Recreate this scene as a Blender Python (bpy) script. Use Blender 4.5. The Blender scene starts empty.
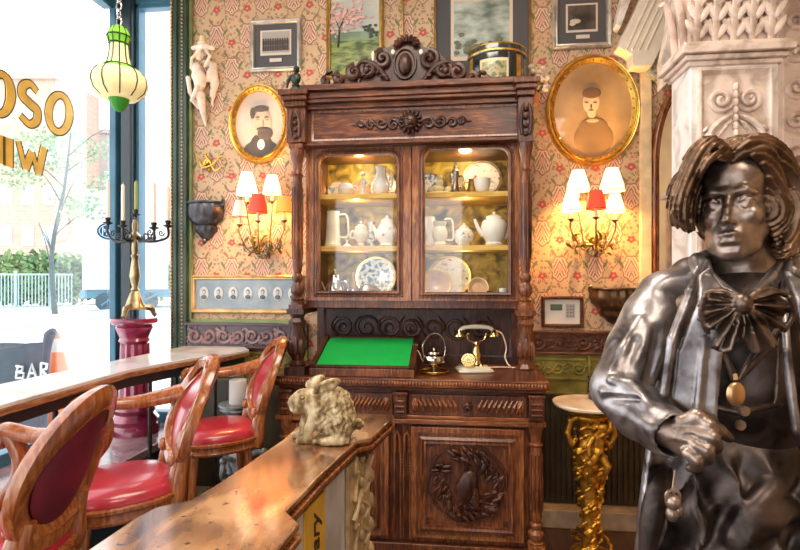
import bpy, bmesh, math, random
import numpy as np
import openvdb as vdb
from mathutils import Vector, Matrix, Euler
PI = math.pi
R = math.radians
SC = bpy.context.scene
COL = SC.collection
random.seed(7)

# ------------------------------------------------------------------ camera, world, lights
TH = R(6.5)
F = 533.33
CT, ST = math.cos(TH), math.sin(TH)
EYE = 1.57
cam_d = bpy.data.cameras.new('camera'); cam_d.lens = 24; cam_d.sensor_width = 36
cam_d.shift_y = 0.00625; cam_d.clip_end = 300; cam_d.clip_start = 0.02
cam = bpy.data.objects.new('camera', cam_d); COL.objects.link(cam)
cam.location = (0, 0, EYE); cam.rotation_euler = (R(90), 0, TH)
SC.camera = cam

world = bpy.data.worlds.new('world'); SC.world = world; world.use_nodes = True
wn = world.node_tree.nodes; wl = world.node_tree.links
bg = wn['Background']
tc = wn.new('ShaderNodeTexCoord'); mp = wn.new('ShaderNodeMapping'); nz = wn.new('ShaderNodeTexNoise')
mp.inputs['Scale'].default_value = (1, 1, 2.5); nz.inputs['Scale'].default_value = 2.2; nz.inputs['Detail'].default_value = 4
rp = wn.new('ShaderNodeValToRGB')
rp.color_ramp.elements[0].position = .38; rp.color_ramp.elements[0].color = (.80, .90, 1, 1)
rp.color_ramp.elements[1].position = .55; rp.color_ramp.elements[1].color = (1, 1, 1, 1)
wl.new(tc.outputs['Generated'], mp.inputs[0]); wl.new(mp.outputs[0], nz.inputs[0])
wl.new(nz.outputs[0], rp.inputs[0]); wl.new(rp.outputs[0], bg.inputs[0])
bg.inputs[1].default_value = 3.3

SC.view_settings.view_transform = 'Standard'; SC.view_settings.look = 'None'
SC.view_settings.exposure = 0.12; SC.view_settings.gamma = 1; SC.view_settings.use_curve_mapping = False
SC.cycles.max_bounces = 8; SC.cycles.transparent_max_bounces = 12
SC.cycles.sample_clamp_indirect = 6

def area(name, loc, rot, sx, sy, power, color):
    d = bpy.data.lights.new(name, 'AREA'); d.shape = 'RECTANGLE'; d.size = sx; d.size_y = sy
    d.energy = power; d.color = color
    o = bpy.data.objects.new(name, d); COL.objects.link(o); o.location = loc; o.rotation_euler = rot
    return o
def point(name, loc, power, color, r=.03):
    d = bpy.data.lights.new(name, 'POINT'); d.energy = power; d.color = color; d.shadow_soft_size = r
    o = bpy.data.objects.new(name, d); COL.objects.link(o); o.location = loc
    return o
area('added_ceiling_light', (-.4, 1.5, 3.72), (0, 0, 0), 1.4, 1.0, 52, (1, .90, .78))  # unseen overhead area lights, added to light the room
area('added_ceiling_light', (.9, -.6, 3.72), (R(20), 0, 0), 1.2, 1.2, 46, (1, .88, .74))
prt = area('window_portal', (-2.60, .5, 2.0), (0, R(-90), 0), 2.8, 6.0, 1, (1, 1, 1)); prt.data.cycles.is_portal = True

# ------------------------------------------------------------------ pixel rays -> places
def ray(px, py):
    u = (px - 400) / F; v = (280 - py) / F
    return Vector((u * CT - ST, u * ST + CT, v))
def atY(px, py, Y):
    d = ray(px, py); t = Y / d.y
    return Vector((d.x * t, Y, EYE + d.z * t))
def atX(px, py, X):
    d = ray(px, py); t = X / d.x
    return Vector((X, d.y * t, EYE + d.z * t))
def atZ(px, py, Z):
    d = ray(px, py); t = (Z - EYE) / d.z
    return Vector((d.x * t, d.y * t, Z))
def att(px, py, t):
    d = ray(px, py); return Vector((d.x * t, d.y * t, EYE + d.z * t))

# ------------------------------------------------------------------ mesh helper
class B:
    def __init__(s): s.bm = bmesh.new()
    def quadgrid(s, rows, closed_u=False, closed_v=False, caps=True):
        vs = [[s.bm.verts.new(p) for p in r] for r in rows]
        n = len(vs); m = len(vs[0])
        for i in range(n if closed_v else n - 1):
            for j in range(m if closed_u else m - 1):
                a, b, c, d = vs[i][j], vs[i][(j+1) % m], vs[(i+1) % n][(j+1) % m], vs[(i+1) % n][j]
                try: s.bm.faces.new((a, b, c, d))
                except ValueError: pass
        if closed_u and caps and not closed_v:
            for r in (vs[0], vs[-1]):
                try: s.bm.faces.new(r)
                except ValueError: pass
        return s
    def box(s, lo, hi, M=None):
        x0, y0, z0 = lo; x1, y1, z1 = hi
        p = [Vector(q) for q in ((x0,y0,z0),(x1,y0,z0),(x1,y1,z0),(x0,y1,z0),(x0,y0,z1),(x1,y0,z1),(x1,y1,z1),(x0,y1,z1))]
        if M: p = [M @ q for q in p]
        v = [s.bm.verts.new(q) for q in p]
        for f in ((0,3,2,1),(4,5,6,7),(0,1,5,4),(1,2,6,5),(2,3,7,6),(3,0,4,7)): s.bm.faces.new([v[i] for i in f])
        return s
    def prism(s, pts, off):
        off = Vector(off); a = [s.bm.verts.new(Vector(p)) for p in pts]; b = [s.bm.verts.new(Vector(p) + off) for p in pts]
        n = len(a); s.bm.faces.new(a); s.bm.faces.new(b[::-1])
        for i in range(n): s.bm.faces.new((a[i], b[i], b[(i+1) % n], a[(i+1) % n]))
        return s
    def tube(s, pts, r, n=8, closed=False, flat=1.0, up=None):
        pts = [Vector(p) for p in pts]; N = len(pts)
        if not hasattr(r, '__len__'): r = [r] * N
        if len(r) != N:
            r = [float(np.interp(i / (N - 1), np.linspace(0, 1, len(r)), r)) for i in range(N)]
        rows = []; prev = None
        for i, p in enumerate(pts):
            if closed: t = pts[(i+1) % N] - pts[i-1]
            else: t = pts[min(i+1, N-1)] - pts[max(i-1, 0)]
            if t.length < 1e-9: t = Vector((0, 0, 1))
            t.normalize()
            if up is not None:
                x = Vector(up).cross(t)
                if x.length < 1e-4: x = t.orthogonal()
            elif prev is None: x = t.orthogonal()
            else:
                x = prev - t * prev.dot(t)
                if x.length < 1e-6: x = t.orthogonal()
            x.normalize(); prev = x; y = t.cross(x)
            rows.append([p + (x * math.cos(2*PI*k/n) + y * math.sin(2*PI*k/n) * flat) * r[i] for k in range(n)])
        return s.quadgrid(rows, closed_u=True, closed_v=closed)
    def lathe(s, prof, c=(0,0,0), n=20, axis='z', a0=0, flute=None, caps=True):
        c = Vector(c); rows = []
        for r, h in prof:
            row = []
            for k in range(n):
                a = 2*PI*k/n + a0; rr = r * (flute(a, h) if flute else 1)
                if axis == 'z': row.append(c + Vector((rr*math.cos(a), rr*math.sin(a), h)))
                elif axis == 'y': row.append(c + Vector((rr*math.cos(a), -h, rr*math.sin(a))))
                else: row.append(c + Vector((h, rr*math.cos(a), rr*math.sin(a))))
            rows.append(row)
        return s.quadgrid(rows, closed_u=True, closed_v=(caps == 'loop'), caps=bool(caps))
    def ell(s, c, r, rot=None, n=10, m=8):
        c = Vector(c)
        if not hasattr(r, '__len__'): r = (r, r, r)
        M = Euler(rot).to_matrix() if rot else Matrix.Identity(3)
        rows = []
        for i in range(m + 1):
            ph = -PI/2 + PI * i / m; cr = max(math.cos(ph), .03)
            rows.append([c + M @ Vector((r[0]*cr*math.cos(2*PI*k/n), r[1]*cr*math.sin(2*PI*k/n), r[2]*math.sin(ph))) for k in range(n)])
        return s.quadgrid(rows, closed_u=True)
    def ring(s, path, prof, y0):
        """closed moulding in the XZ plane: path [(x,z)], prof [(outward, toward viewer)] swept around"""
        N = len(path); rows = []
        area2 = sum(path[i][0]*path[(i+1) % N][1] - path[(i+1) % N][0]*path[i][1] for i in range(N))
        sg = 1 if area2 > 0 else -1
        for i in range(N):
            p0 = Vector(path[i-1]); p1 = Vector(path[i]); p2 = Vector(path[(i+1) % N])
            d1 = (p1-p0).normalized(); d2 = (p2-p1).normalized()
            n1 = Vector((d1.y, -d1.x)) * sg; n2 = Vector((d2.y, -d2.x)) * sg
            b = (n1 + n2); b.normalize(); m = 1 / max(b.dot(n1), .4)
            rows.append([Vector((p1.x + b.x*u*m, y0 - v, p1.y + b.y*u*m)) for u, v in prof])
        return s.quadgrid(rows, closed_u=True, closed_v=True)
    def height(s, x0, x1, z0, z1, nx, nz, y0, fn):
        """relief facing -Y: fn(u, v) gives height in metres"""
        rows = []
        for j in range(nz + 1):
            v = j / nz; rows.append([Vector((x0+(x1-x0)*i/nx, y0 - fn(i/nx, v), z0+(z1-z0)*v)) for i in range(nx + 1)])
        s.quadgrid(rows)
        # closed sides and back
        bx = [rows[0][0], rows[0][-1], rows[-1][-1], rows[-1][0]]
        return s

W = {}
def shade(o, deg=40):
    for p in o.data.polygons: p.use_smooth = True
    try: o.data.set_sharp_from_angle(angle=R(deg))
    except Exception: pass
def pieces(bm):
    """groups of faces that stand well apart from each other"""
    bm.verts.index_update(); bm.faces.index_update(); n = len(bm.verts); par = list(range(n))
    def f(a):
        while par[a] != a: par[a] = par[par[a]]; a = par[a]
        return a
    for e in bm.edges:
        a, c = f(e.verts[0].index), f(e.verts[1].index)
        if a != c: par[a] = c
    ids = {}; isl = np.array([ids.setdefault(f(i), len(ids)) for i in range(n)]); k = len(ids)
    if k < 2 or k > 900: return None
    co = np.array([v.co[:] for v in bm.verts]); lo = np.full((k, 3), np.inf); hi = np.full((k, 3), -np.inf)
    np.minimum.at(lo, isl, co); np.maximum.at(hi, isl, co); size = (hi-lo).max(1)
    gap = np.maximum(0, np.maximum(lo[:,None]-hi[None], lo[None]-hi[:,None]))
    near = np.sqrt((gap**2).sum(2)) <= np.maximum(.02, .5*np.maximum(size[:,None], size[None]))
    lab = np.arange(k)
    while True:
        new = np.where(near, lab[None, :], k).min(1)
        if (new == lab).all(): break
        lab = new
    u = np.unique(lab)
    return None if len(u) < 2 or len(u) > 100 else (np.searchsorted(u, lab)[isl], len(u))
def obj(name, b, m, parent=None, bevel=0, local=False, sharp=40, kind=None, world_origin=False):
    bm = b.bm if isinstance(b, B) else b
    me = None
    if parent is not None and not isinstance(bm, bpy.types.Mesh):
        pc = pieces(bm)
        if pc:
            out = []
            for q in range(pc[1]):
                c = bm.copy(); c.verts.ensure_lookup_table(); bmesh.ops.delete(c, geom=[v for v in c.verts if pc[0][v.index] != q], context='VERTS')
                out.append(obj(name, c, m, parent, bevel, local, sharp, kind))
            bm.free(); return out[0]
    if isinstance(bm, bpy.types.Mesh): me = bm
    else:
        bmesh.ops.recalc_face_normals(bm, faces=bm.faces)
        me = bpy.data.meshes.new(name); bm.to_mesh(me); bm.free()
    me.materials.append(m)
    o = bpy.data.objects.new(name, me); COL.objects.link(o)
    if parent is not None:
        o.parent = parent; W[o.name] = W[parent.name]
        if not local: me.transform(W[parent.name].inverted())
    elif world_origin: W[o.name] = Matrix.Identity(4)
    else:
        n = len(me.vertices); co = np.empty(n*3); me.vertices.foreach_get('co', co); co = co.reshape(-1, 3)
        lo = co.min(0); hi = co.max(0)
        c = Vector(((lo[0]+hi[0])/2, (lo[1]+hi[1])/2, lo[2]))
        me.transform(Matrix.Translation(-c)); o.location = c; W[o.name] = Matrix.Translation(c)
    shade(o, sharp)
    if bevel:
        md = o.modifiers.new('bevel', 'BEVEL'); md.width = bevel; md.segments = 2; md.limit_method = 'ANGLE'; md.angle_limit = R(35)
    if kind: o['kind'] = kind
    return o
def tag(o, label, cat, group=None, kind=None):
    o['label'] = label; o['category'] = cat
    if group: o['group'] = group
    if kind: o['kind'] = kind
    return o
def thing(name, label, cat, loc=(0,0,0), rz=0, group=None):
    o = bpy.data.objects.new(name, None); COL.objects.link(o); o.empty_display_size = .1
    o.location = loc; o.rotation_euler = (0, 0, rz); W[o.name] = Matrix.Translation(Vector(loc)) @ Matrix.Rotation(rz, 4, 'Z')
    return tag(o, label, cat, group)
def struct(name, b, m, bevel=0, parent=None):
    o = obj(name, b, m, parent, bevel=bevel)
    if parent is None: o['kind'] = 'structure'
    return o
def copy_tree(o, parent=None):
    c = o.copy(); COL.objects.link(c)
    if parent: c.parent = parent
    for ch in [x for x in bpy.data.objects if x.parent == o]: copy_tree(ch, c)
    return c

# ------------------------------------------------------------------ signed-distance volumes
def _sm(a, b, k):
    if k <= 0: return np.minimum(a, b)
    h = np.clip(.5 + .5*(b - a)/k, 0, 1)
    return b*(1-h) + a*h - k*h*(1-h)
class Vol:
    def __init__(s, lo, hi, h):
        s.h = h; s.lo = np.array(lo, float); s.n = np.ceil((np.array(hi) - s.lo) / h).astype(int) + 1
        s.d = np.full(s.n, 1.0, np.float32)
        s.ax = [(s.lo[i] + np.arange(s.n[i]) * h).astype(np.float32) for i in range(3)]
    def sub(s, lo, hi):
        sl = []
        for i in range(3):
            a = max(0, int((lo[i]-s.lo[i])/s.h)); b = min(s.n[i], int((hi[i]-s.lo[i])/s.h)+2)
            if b <= a: return None, None
            sl.append(slice(a, b))
        g = (s.ax[0][sl[0]][:,None,None], s.ax[1][sl[1]][None,:,None], s.ax[2][sl[2]][None,None,:])
        return tuple(sl), g
    def put(s, sl, v, k, op):
        a = s.d[sl]
        if op == 'add': s.d[sl] = _sm(a, v, k)
        else: s.d[sl] = -_sm(-a, v, k)
        return s
    def ell(s, c, r, rot=None, k=.01, op='add'):
        if not hasattr(r, '__len__'): r = (r, r, r)
        m = max(r) + 2*k + 4*s.h
        sl, g = s.sub([c[i]-m for i in range(3)], [c[i]+m for i in range(3)])
        if sl is None: return s
        x, y, z = g[0]-c[0], g[1]-c[1], g[2]-c[2]
        if rot is not None:
            Q = np.array(Euler(rot).to_matrix() if not isinstance(rot, Matrix) else rot.to_3x3()).T.astype(np.float32)
            x, y, z = Q[0,0]*x+Q[0,1]*y+Q[0,2]*z, Q[1,0]*x+Q[1,1]*y+Q[1,2]*z, Q[2,0]*x+Q[2,1]*y+Q[2,2]*z
        k0 = np.sqrt((x/r[0])**2 + (y/r[1])**2 + (z/r[2])**2) + 1e-6
        k1 = np.sqrt((x/r[0]**2)**2 + (y/r[1]**2)**2 + (z/r[2]**2)**2) + 1e-6
        return s.put(sl, (k0*(k0-1)/k1).astype(np.float32), k, op)
    def cap(s, a, b, ra, rb=None, k=.008, op='add'):
        rb = ra if rb is None else rb
        m = max(ra, rb) + 2*k + 4*s.h
        sl, g = s.sub([min(a[i],b[i])-m for i in range(3)], [max(a[i],b[i])+m for i in range(3)])
        if sl is None: return s
        d = [b[i]-a[i] for i in range(3)]; L2 = sum(q*q for q in d) + 1e-9
        x, y, z = g[0]-a[0], g[1]-a[1], g[2]-a[2]
        t = np.clip((x*d[0]+y*d[1]+z*d[2])/L2, 0, 1)
        v = np.sqrt((x-t*d[0])**2+(y-t*d[1])**2+(z-t*d[2])**2) - (ra+(rb-ra)*t)
        return s.put(sl, v.astype(np.float32), k, op)
    def chain(s, pts, rs, k=.006, op='add'):
        if not hasattr(rs, '__len__'): rs = [rs]*len(pts)
        if len(rs) != len(pts): rs = np.interp(np.linspace(0, 1, len(pts)), np.linspace(0, 1, len(rs)), rs).tolist()
        for i in range(len(pts)-1): s.cap(pts[i], pts[i+1], rs[i], rs[i+1], k, op)
        return s
    def box(s, c, hf, rnd=.004, k=.004, op='add', rot=None):
        m = math.sqrt(sum(q*q for q in hf)) + 2*k + 4*s.h
        sl, g = s.sub([c[i]-m for i in range(3)], [c[i]+m for i in range(3)])
        if sl is None: return s
        x, y, z = g[0]-c[0], g[1]-c[1], g[2]-c[2]
        if rot is not None:
            Q = np.array(Euler(rot).to_matrix()).T
            x, y, z = Q[0,0]*x+Q[0,1]*y+Q[0,2]*z, Q[1,0]*x+Q[1,1]*y+Q[1,2]*z, Q[2,0]*x+Q[2,1]*y+Q[2,2]*z
        qx, qy, qz = abs(x)-hf[0]+rnd, abs(y)-hf[1]+rnd, abs(z)-hf[2]+rnd
        v = np.sqrt(np.maximum(qx,0)**2+np.maximum(qy,0)**2+np.maximum(qz,0)**2)+np.minimum(np.maximum(qx,np.maximum(qy,qz)),0)-rnd
        return s.put(sl, v.astype(np.float32), k, op)
    def poly(s, pts, yf, th, k=.004, op='add', rnd=.003):
        """sheet: outline pts [(x,z)] lying on the surface y = yf(x, z), half thickness th"""
        P = np.array(pts, float); lo2 = P.min(0); hi2 = P.max(0)
        ys = [float(yf(a, b)) for a, b in pts] + [float(yf(*P.mean(0)))]
        m = th + 2*k + 4*s.h + .02
        sl, g = s.sub([lo2[0]-m, min(ys)-m-.03, lo2[1]-m], [hi2[0]+m, max(ys)+m+.03, hi2[1]+m])
        if sl is None: return s
        X = g[0][:,0,:] if g[0].ndim == 3 else g[0]; X = g[0][:,0,0][:,None]; Z = g[2][0,0,:][None,:]
        dist = np.full((X.shape[0], Z.shape[1]), 1e9); sg = np.ones_like(dist)
        n = len(P)
        for i in range(n):
            a = P[i]; b = P[i-1]; ex, ez = b[0]-a[0], b[1]-a[1]; wx, wz = X-a[0], Z-a[1]
            t = np.clip((wx*ex+wz*ez)/(ex*ex+ez*ez+1e-12), 0, 1)
            dist = np.minimum(dist, (wx-ex*t)**2+(wz-ez*t)**2)
            c1 = Z >= a[1]; c2 = Z < b[1]; c3 = ex*wz > ez*wx
            fl = (c1 & c2 & c3) | (~c1 & ~c2 & ~c3)
            sg = np.where(fl, -sg, sg)
        d2 = (sg*np.sqrt(dist))[:,None,:] + rnd
        Y0 = np.vectorize(yf)(X + 0*Z, Z + 0*X)[:,None,:]
        dy = abs(g[1] - Y0) - th + rnd
        v = np.minimum(np.maximum(d2, dy), 0) + np.sqrt(np.maximum(d2,0)**2+np.maximum(dy,0)**2) - rnd
        return s.put(sl, v.astype(np.float32), k, op)
    def add(s, fn):
        s.d += fn(s.ax[0][:,None,None], s.ax[1][None,:,None], s.ax[2][None,None,:]).astype(np.float32)
        return s
    def mesh(s, name, smooth=0):
        g = vdb.FloatGrid(1.0); g.copyFromArray(np.clip(s.d / s.h, -4, 4).astype(np.float32))
        pts, tris, quads = g.convertToPolygons(0.0, 0.0) if True else None
        pts = pts * s.h + s.lo
        me = bpy.data.meshes.new(name)
        fs = [tuple(int(i) for i in q[::-1]) for q in quads] + [tuple(int(i) for i in q[::-1]) for q in tris]
        me.from_pydata([tuple(p) for p in pts.tolist()], [], fs); me.validate(); me.update()
        if smooth:
            bm = bmesh.new(); bm.from_mesh(me)
            for _ in range(smooth): bmesh.ops.smooth_vert(bm, verts=bm.verts, factor=.4, use_axis_x=True, use_axis_y=True, use_axis_z=True)
            bm.to_mesh(me); bm.free()
        return me

# ------------------------------------------------------------------ materials
def _mat(name):
    m = bpy.data.materials.new(name); m.use_nodes = True
    nt = m.node_tree; return m, nt, nt.nodes['Principled BSDF']
def ramp(nt, fac, cols):
    r = nt.nodes.new('ShaderNodeValToRGB'); e = r.color_ramp.elements
    while len(e) < len(cols): e.new(.5)
    for i, (p, c) in enumerate(cols): e[i].position = p; e[i].color = (*c, 1)
    nt.links.new(fac, r.inputs[0]); return r.outputs[0]
def noise(nt, scale, detail=4, stretch=None, dist=0, coord='Object'):
    t = nt.nodes.new('ShaderNodeTexCoord'); n = nt.nodes.new('ShaderNodeTexNoise')
    n.inputs['Scale'].default_value = scale; n.inputs['Detail'].default_value = detail; n.inputs['Distortion'].default_value = dist
    v = t.outputs[coord]
    if stretch:
        q = nt.nodes.new('ShaderNodeMapping'); q.inputs['Scale'].default_value = stretch
        nt.links.new(v, q.inputs[0]); v = q.outputs[0]
    nt.links.new(v, n.inputs['Vector']); return n.outputs[0]
def bump(nt, bsdf, h, dist=.003, strength=.5):
    b = nt.nodes.new('ShaderNodeBump'); b.inputs['Distance'].default_value = dist; b.inputs['Strength'].default_value = strength
    nt.links.new(h, b.inputs['Height']); nt.links.new(b.outputs[0], bsdf.inputs['Normal'])
def plain(name, c, rough=.5, metal=0, var=.0, scale=12, coat=0, bumpd=0, emit=None, es=0, trans=0, spec=None, sheen=0):
    m, nt, p = _mat(name)
    p.inputs['Base Color'].default_value = (*c, 1); p.inputs['Roughness'].default_value = rough; p.inputs['Metallic'].default_value = metal
    if coat: p.inputs['Coat Weight'].default_value = coat; p.inputs['Coat Roughness'].default_value = .12
    if trans: p.inputs['Transmission Weight'].default_value = trans
    if spec is not None: p.inputs['Specular IOR Level'].default_value = spec
    if var or bumpd:
        n = noise(nt, scale, 5)
        if var:
            lo = tuple(max(0, x*(1-var)) for x in c); hi = tuple(min(1, x*(1+var)) for x in c)
            nt.links.new(ramp(nt, n, [(.3, lo), (.7, hi)]), p.inputs['Base Color'])
        if bumpd: bump(nt, p, n, bumpd, .6)
    if emit: p.inputs['Emission Color'].default_value = (*emit, 1); p.inputs['Emission Strength'].default_value = es
    return m
def wood(name, dark, mid, light, rough=.32, axis='z', scale=17, coat=.12, bumpd=.001):
    m, nt, p = _mat(name)
    st = {'z': (6, 6, .7), 'x': (.7, 6, 6), 'y': (6, .7, 6)}[axis]
    a = noise(nt, scale, 6, st, .6); b = noise(nt, 3.1, 3)
    mx = nt.nodes.new('ShaderNodeMath'); mx.operation = 'MULTIPLY_ADD'; mx.inputs[1].default_value = .45
    nt.links.new(b, mx.inputs[0])
    m2 = nt.nodes.new('ShaderNodeMath'); m2.operation = 'MULTIPLY'; m2.inputs[1].default_value = .6
    nt.links.new(a, m2.inputs[0]); nt.links.new(m2.outputs[0], mx.inputs[2])
    nt.links.new(ramp(nt, mx.outputs[0], [(.34, dark), (.52, mid), (.68, light)]), p.inputs['Base Color'])
    p.inputs['Roughness'].default_value = rough; p.inputs['Coat Weight'].default_value = coat; p.inputs['Coat Roughness'].default_value = .15
    if bumpd: bump(nt, p, a, bumpd, .5)
    return m
def glassm(name, tint=(1, 1, 1), ior=1.45, gl=1.0):
    m = bpy.data.materials.new(name); m.use_nodes = True; nt = m.node_tree; nt.nodes.clear()
    o = nt.nodes.new('ShaderNodeOutputMaterial'); t = nt.nodes.new('ShaderNodeBsdfTransparent'); g = nt.nodes.new('ShaderNodeBsdfGlossy')
    t.inputs[0].default_value = (*tint, 1); g.inputs['Roughness'].default_value = .03; g.inputs[0].default_value = (gl, gl, gl, 1)
    f = nt.nodes.new('ShaderNodeLayerWeight'); f.inputs[0].default_value = .5; x = nt.nodes.new('ShaderNodeMixShader')
    q = nt.nodes.new('ShaderNodeMath'); q.operation = 'POWER'; q.inputs[1].default_value = 4; nt.links.new(f.outputs['Facing'], q.inputs[0])
    w = nt.nodes.new('ShaderNodeMath'); w.operation = 'MULTIPLY_ADD'; w.inputs[1].default_value = .7; w.inputs[2].default_value = (ior - 1) ** 2 / (ior + 1) ** 2; nt.links.new(q.outputs[0], w.inputs[0])
    nt.links.new(w.outputs[0], x.inputs[0]); nt.links.new(t.outputs[0], x.inputs[1]); nt.links.new(g.outputs[0], x.inputs[2]); nt.links.new(x.outputs[0], o.inputs[0])
    return m

class E:                                       # tiny expression builder for math nodes
    nt = None
    def __init__(s, v): s.v = v
    @staticmethod
    def m(op, *a, clamp=False):
        n = E.nt.nodes.new('ShaderNodeMath'); n.operation = op; n.use_clamp = clamp
        for i, q in enumerate(a):
            if isinstance(q, E): E.nt.links.new(q.v, n.inputs[i])
            else: n.inputs[i].default_value = q
        return E(n.outputs[0])
    def __add__(s, o): return E.m('ADD', s, o)
    def __sub__(s, o): return E.m('SUBTRACT', s, o)
    def __mul__(s, o): return E.m('MULTIPLY', s, o)
    def __rsub__(s, o): return E.m('SUBTRACT', o, s)
    def __truediv__(s, o): return E.m('DIVIDE', s, o)
    __radd__ = __add__; __rmul__ = __mul__
def efn(n):
    return lambda *a: E.m(n, *a)
eabs, emin, emax, eflr, efr, esin, elt, egt, esq, eat, epp = map(efn, ('ABSOLUTE', 'MINIMUM', 'MAXIMUM', 'FLOOR', 'FRACT', 'SINE', 'LESS_THAN', 'GREATER_THAN', 'SQRT', 'ARCTAN2', 'PINGPONG'))
def step(x, a, w): return E.m('MULTIPLY_ADD', x, -1 / w, a / w + .5, clamp=True)    # 1 below a
def mixc(nt, fac, a, b):
    n = nt.nodes.new('ShaderNodeMix'); n.data_type = 'RGBA'
    nt.links.new(fac.v if isinstance(fac, E) else fac, n.inputs[0])
    for i, q in ((6, a), (7, b)):
        if isinstance(q, tuple): n.inputs[i].default_value = (*q, 1)
        else: nt.links.new(q, n.inputs[i])
    return n.outputs[2]
def wallpaper():
    m, nt, p = _mat('damask_wallpaper'); E.nt = nt
    t = nt.nodes.new('ShaderNodeTexCoord'); sp = nt.nodes.new('ShaderNodeSeparateXYZ')
    nt.links.new(t.outputs['Object'], sp.inputs[0]); x = E(sp.outputs[0]); z = E(sp.outputs[2])
    wn_ = noise(nt, 30, 2); wob = (E(wn_) - .5) * .012
    w, h = .225, .47
    def cell(x, z, ox, oz):                     # centred cell coordinates
        return (efr(x / w + ox) - .5) * w, (efr(z / h + oz) - .5) * h
    col = (.78, .60, .41)
    c = mixc(nt, E(noise(nt, 5, 3)), (.70, .49, .30), (.50, .32, .18))
    fine = nt.nodes.new('ShaderNodeTexVoronoi'); fine.inputs['Scale'].default_value = 36
    nt.links.new(t.outputs['Object'], fine.inputs['Vector'])
    sc = nt.nodes.new('ShaderNodeSeparateColor'); nt.links.new(fine.outputs['Color'], sc.inputs[0])
    blos = mixc(nt, egt(E(sc.outputs[0]), .55), (.42, .17, .10), (.24, .22, .12))
    blos = mixc(nt, egt(E(sc.outputs[1]), .72), blos, (.66, .36, .22))
    fd = E(fine.outputs['Distance'])
    c = mixc(nt, step(fd, .36, .09), c, blos)
    c = mixc(nt, step(fd, .13, .06), c, (.82, .62, .40))
    # vines
    v = eabs(esin((x * 28.0 + esin(z * 13.4) * 1.6))) + (E(noise(nt, 45, 2)) - .42) * .9
    c = mixc(nt, step(v, .10, .08), c, (.30, .21, .10))
    for ox, oz in ((0, 0), (.5, .5)):
        a, b = cell(x + wob, z + wob, ox, oz)
        e = esq((a / .052) * (a / .052) + (b / .078) * (b / .078))
        lob = e + esin(eat(b, a) * 9) * .07
        c = mixc(nt, step(lob, 1.12, .05), c, (.33, .16, .11))
        c = mixc(nt, step(lob, .98, .05), c, (.72, .49, .33))
        inner = egt(esin(eabs(a) * 330 + b * 160), .2) * step(lob, .86, .05)
        c = mixc(nt, inner, c, (.27, .14, .10))
        c = mixc(nt, step(e, .34, .05), c, (.62, .34, .26))
        a2, b2 = cell(x + wob, z + wob, ox + .5, oz + .10)
        d = esq(a2 * a2 + b2 * b2 * 1.3)
        pet = d + esin(eat(b2, a2) * 5) * .004
        c = mixc(nt, step(pet, .026, .004), c, (.24, .12, .06))
        c = mixc(nt, step(pet, .021, .003), c, (.62, .07, .06))
        c = mixc(nt, step(d, .007, .003), c, (.82, .35, .28))
        for sx in (-1, 1):                       # leaves
            a3, b3 = cell(x, z, ox + .5 + sx * .22, oz - .06)
            u = a3 * .55 + b3 * .83 * sx; q = a3 * .83 - b3 * .55 * sx
            l = esq((u / .030) * (u / .030) + (q / .009) * (q / .009))
            c = mixc(nt, step(l, 1, .15), c, (.17, .19, .08))
            a3, b3 = cell(x, z, ox + .5 + sx * .18, oz + .28)
            u = a3 * .55 - b3 * .83 * sx; q = a3 * .83 + b3 * .55 * sx
            l = esq((u / .026) * (u / .026) + (q / .008) * (q / .008))
            c = mixc(nt, step(l, 1, .15), c, (.25, .17, .09))
    nt.links.new(c, p.inputs['Base Color']); p.inputs['Roughness'].default_value = .62
    return m

M = {}
M['paper'] = wallpaper()
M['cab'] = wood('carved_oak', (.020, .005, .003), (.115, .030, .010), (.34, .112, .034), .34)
M['cab_x'] = wood('carved_oak_horizontal', (.020, .005, .003), (.115, .030, .010), (.34, .112, .034), .34, 'x')
M['cab_light'] = wood('door_oak', (.060, .014, .006), (.235, .070, .022), (.48, .19, .062), .26)
M['cab_lightx'] = wood('door_oak_horizontal', (.075, .020, .008), (.27, .085, .028), (.50, .21, .075), .28, 'x')
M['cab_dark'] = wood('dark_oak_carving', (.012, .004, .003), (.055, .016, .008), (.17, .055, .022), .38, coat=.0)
M['chair_wood'] = wood('mahogany', (.12, .026, .008), (.30, .078, .018), (.50, .18, .05), .2, 'z', 12, .6)
M['red'] = plain('red_leather', (.42, .018, .035), .28, var=.25, scale=7, coat=.5)
M['dark_red'] = plain('dark_red_velvet', (.16, .006, .020), .55, var=.3, scale=9)
M['bronze'] = None
M['gold'] = plain('gilt', (.83, .47, .10), .30, 1, var=.35, scale=30, bumpd=.0008)
M['gold_dark'] = plain('aged_gilt', (.46, .25, .06), .38, 1, var=.5, scale=25, bumpd=.001)
M['brass'] = plain('polished_brass', (.83, .62, .26), .16, 1)
M['silver'] = plain('polished_silver', (.72, .72, .72), .14, 1)
M['china'] = plain('white_porcelain', (.86, .83, .78), .15, coat=.5)
M['cream'] = plain('cream_porcelain', (.80, .70, .52), .2, coat=.5, var=.12)
M['shelf'] = wood('gilt_shelf_wood', (.50, .25, .04), (.72, .42, .08), (.86, .58, .16), .35, 'x')
M['blue_paint'] = plain('blue_painted_metal', (.045, .155, .24), .35, var=.2, scale=5)
M['dark_paint'] = plain('near_black_paint', (.02, .035, .045), .35)
M['glass'] = glassm('window_glass')
M['cab_glass'] = glassm('cabinet_glass', (.97, .98, .97), 1.5)
M['iron'] = plain('dark_iron', (.045, .04, .038), .35, .8, var=.3)
M['floor'] = wood('floor_boards', (.03, .012, .007), (.09, .04, .02), (.16, .08, .04), .3, 'y', 5)
M['plaster'] = plain('ceiling_plaster', (.75, .66, .52), .8)
M['wallr'] = plain('painted_wall', (.55, .36, .18), .7, var=.2, scale=4)
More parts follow.
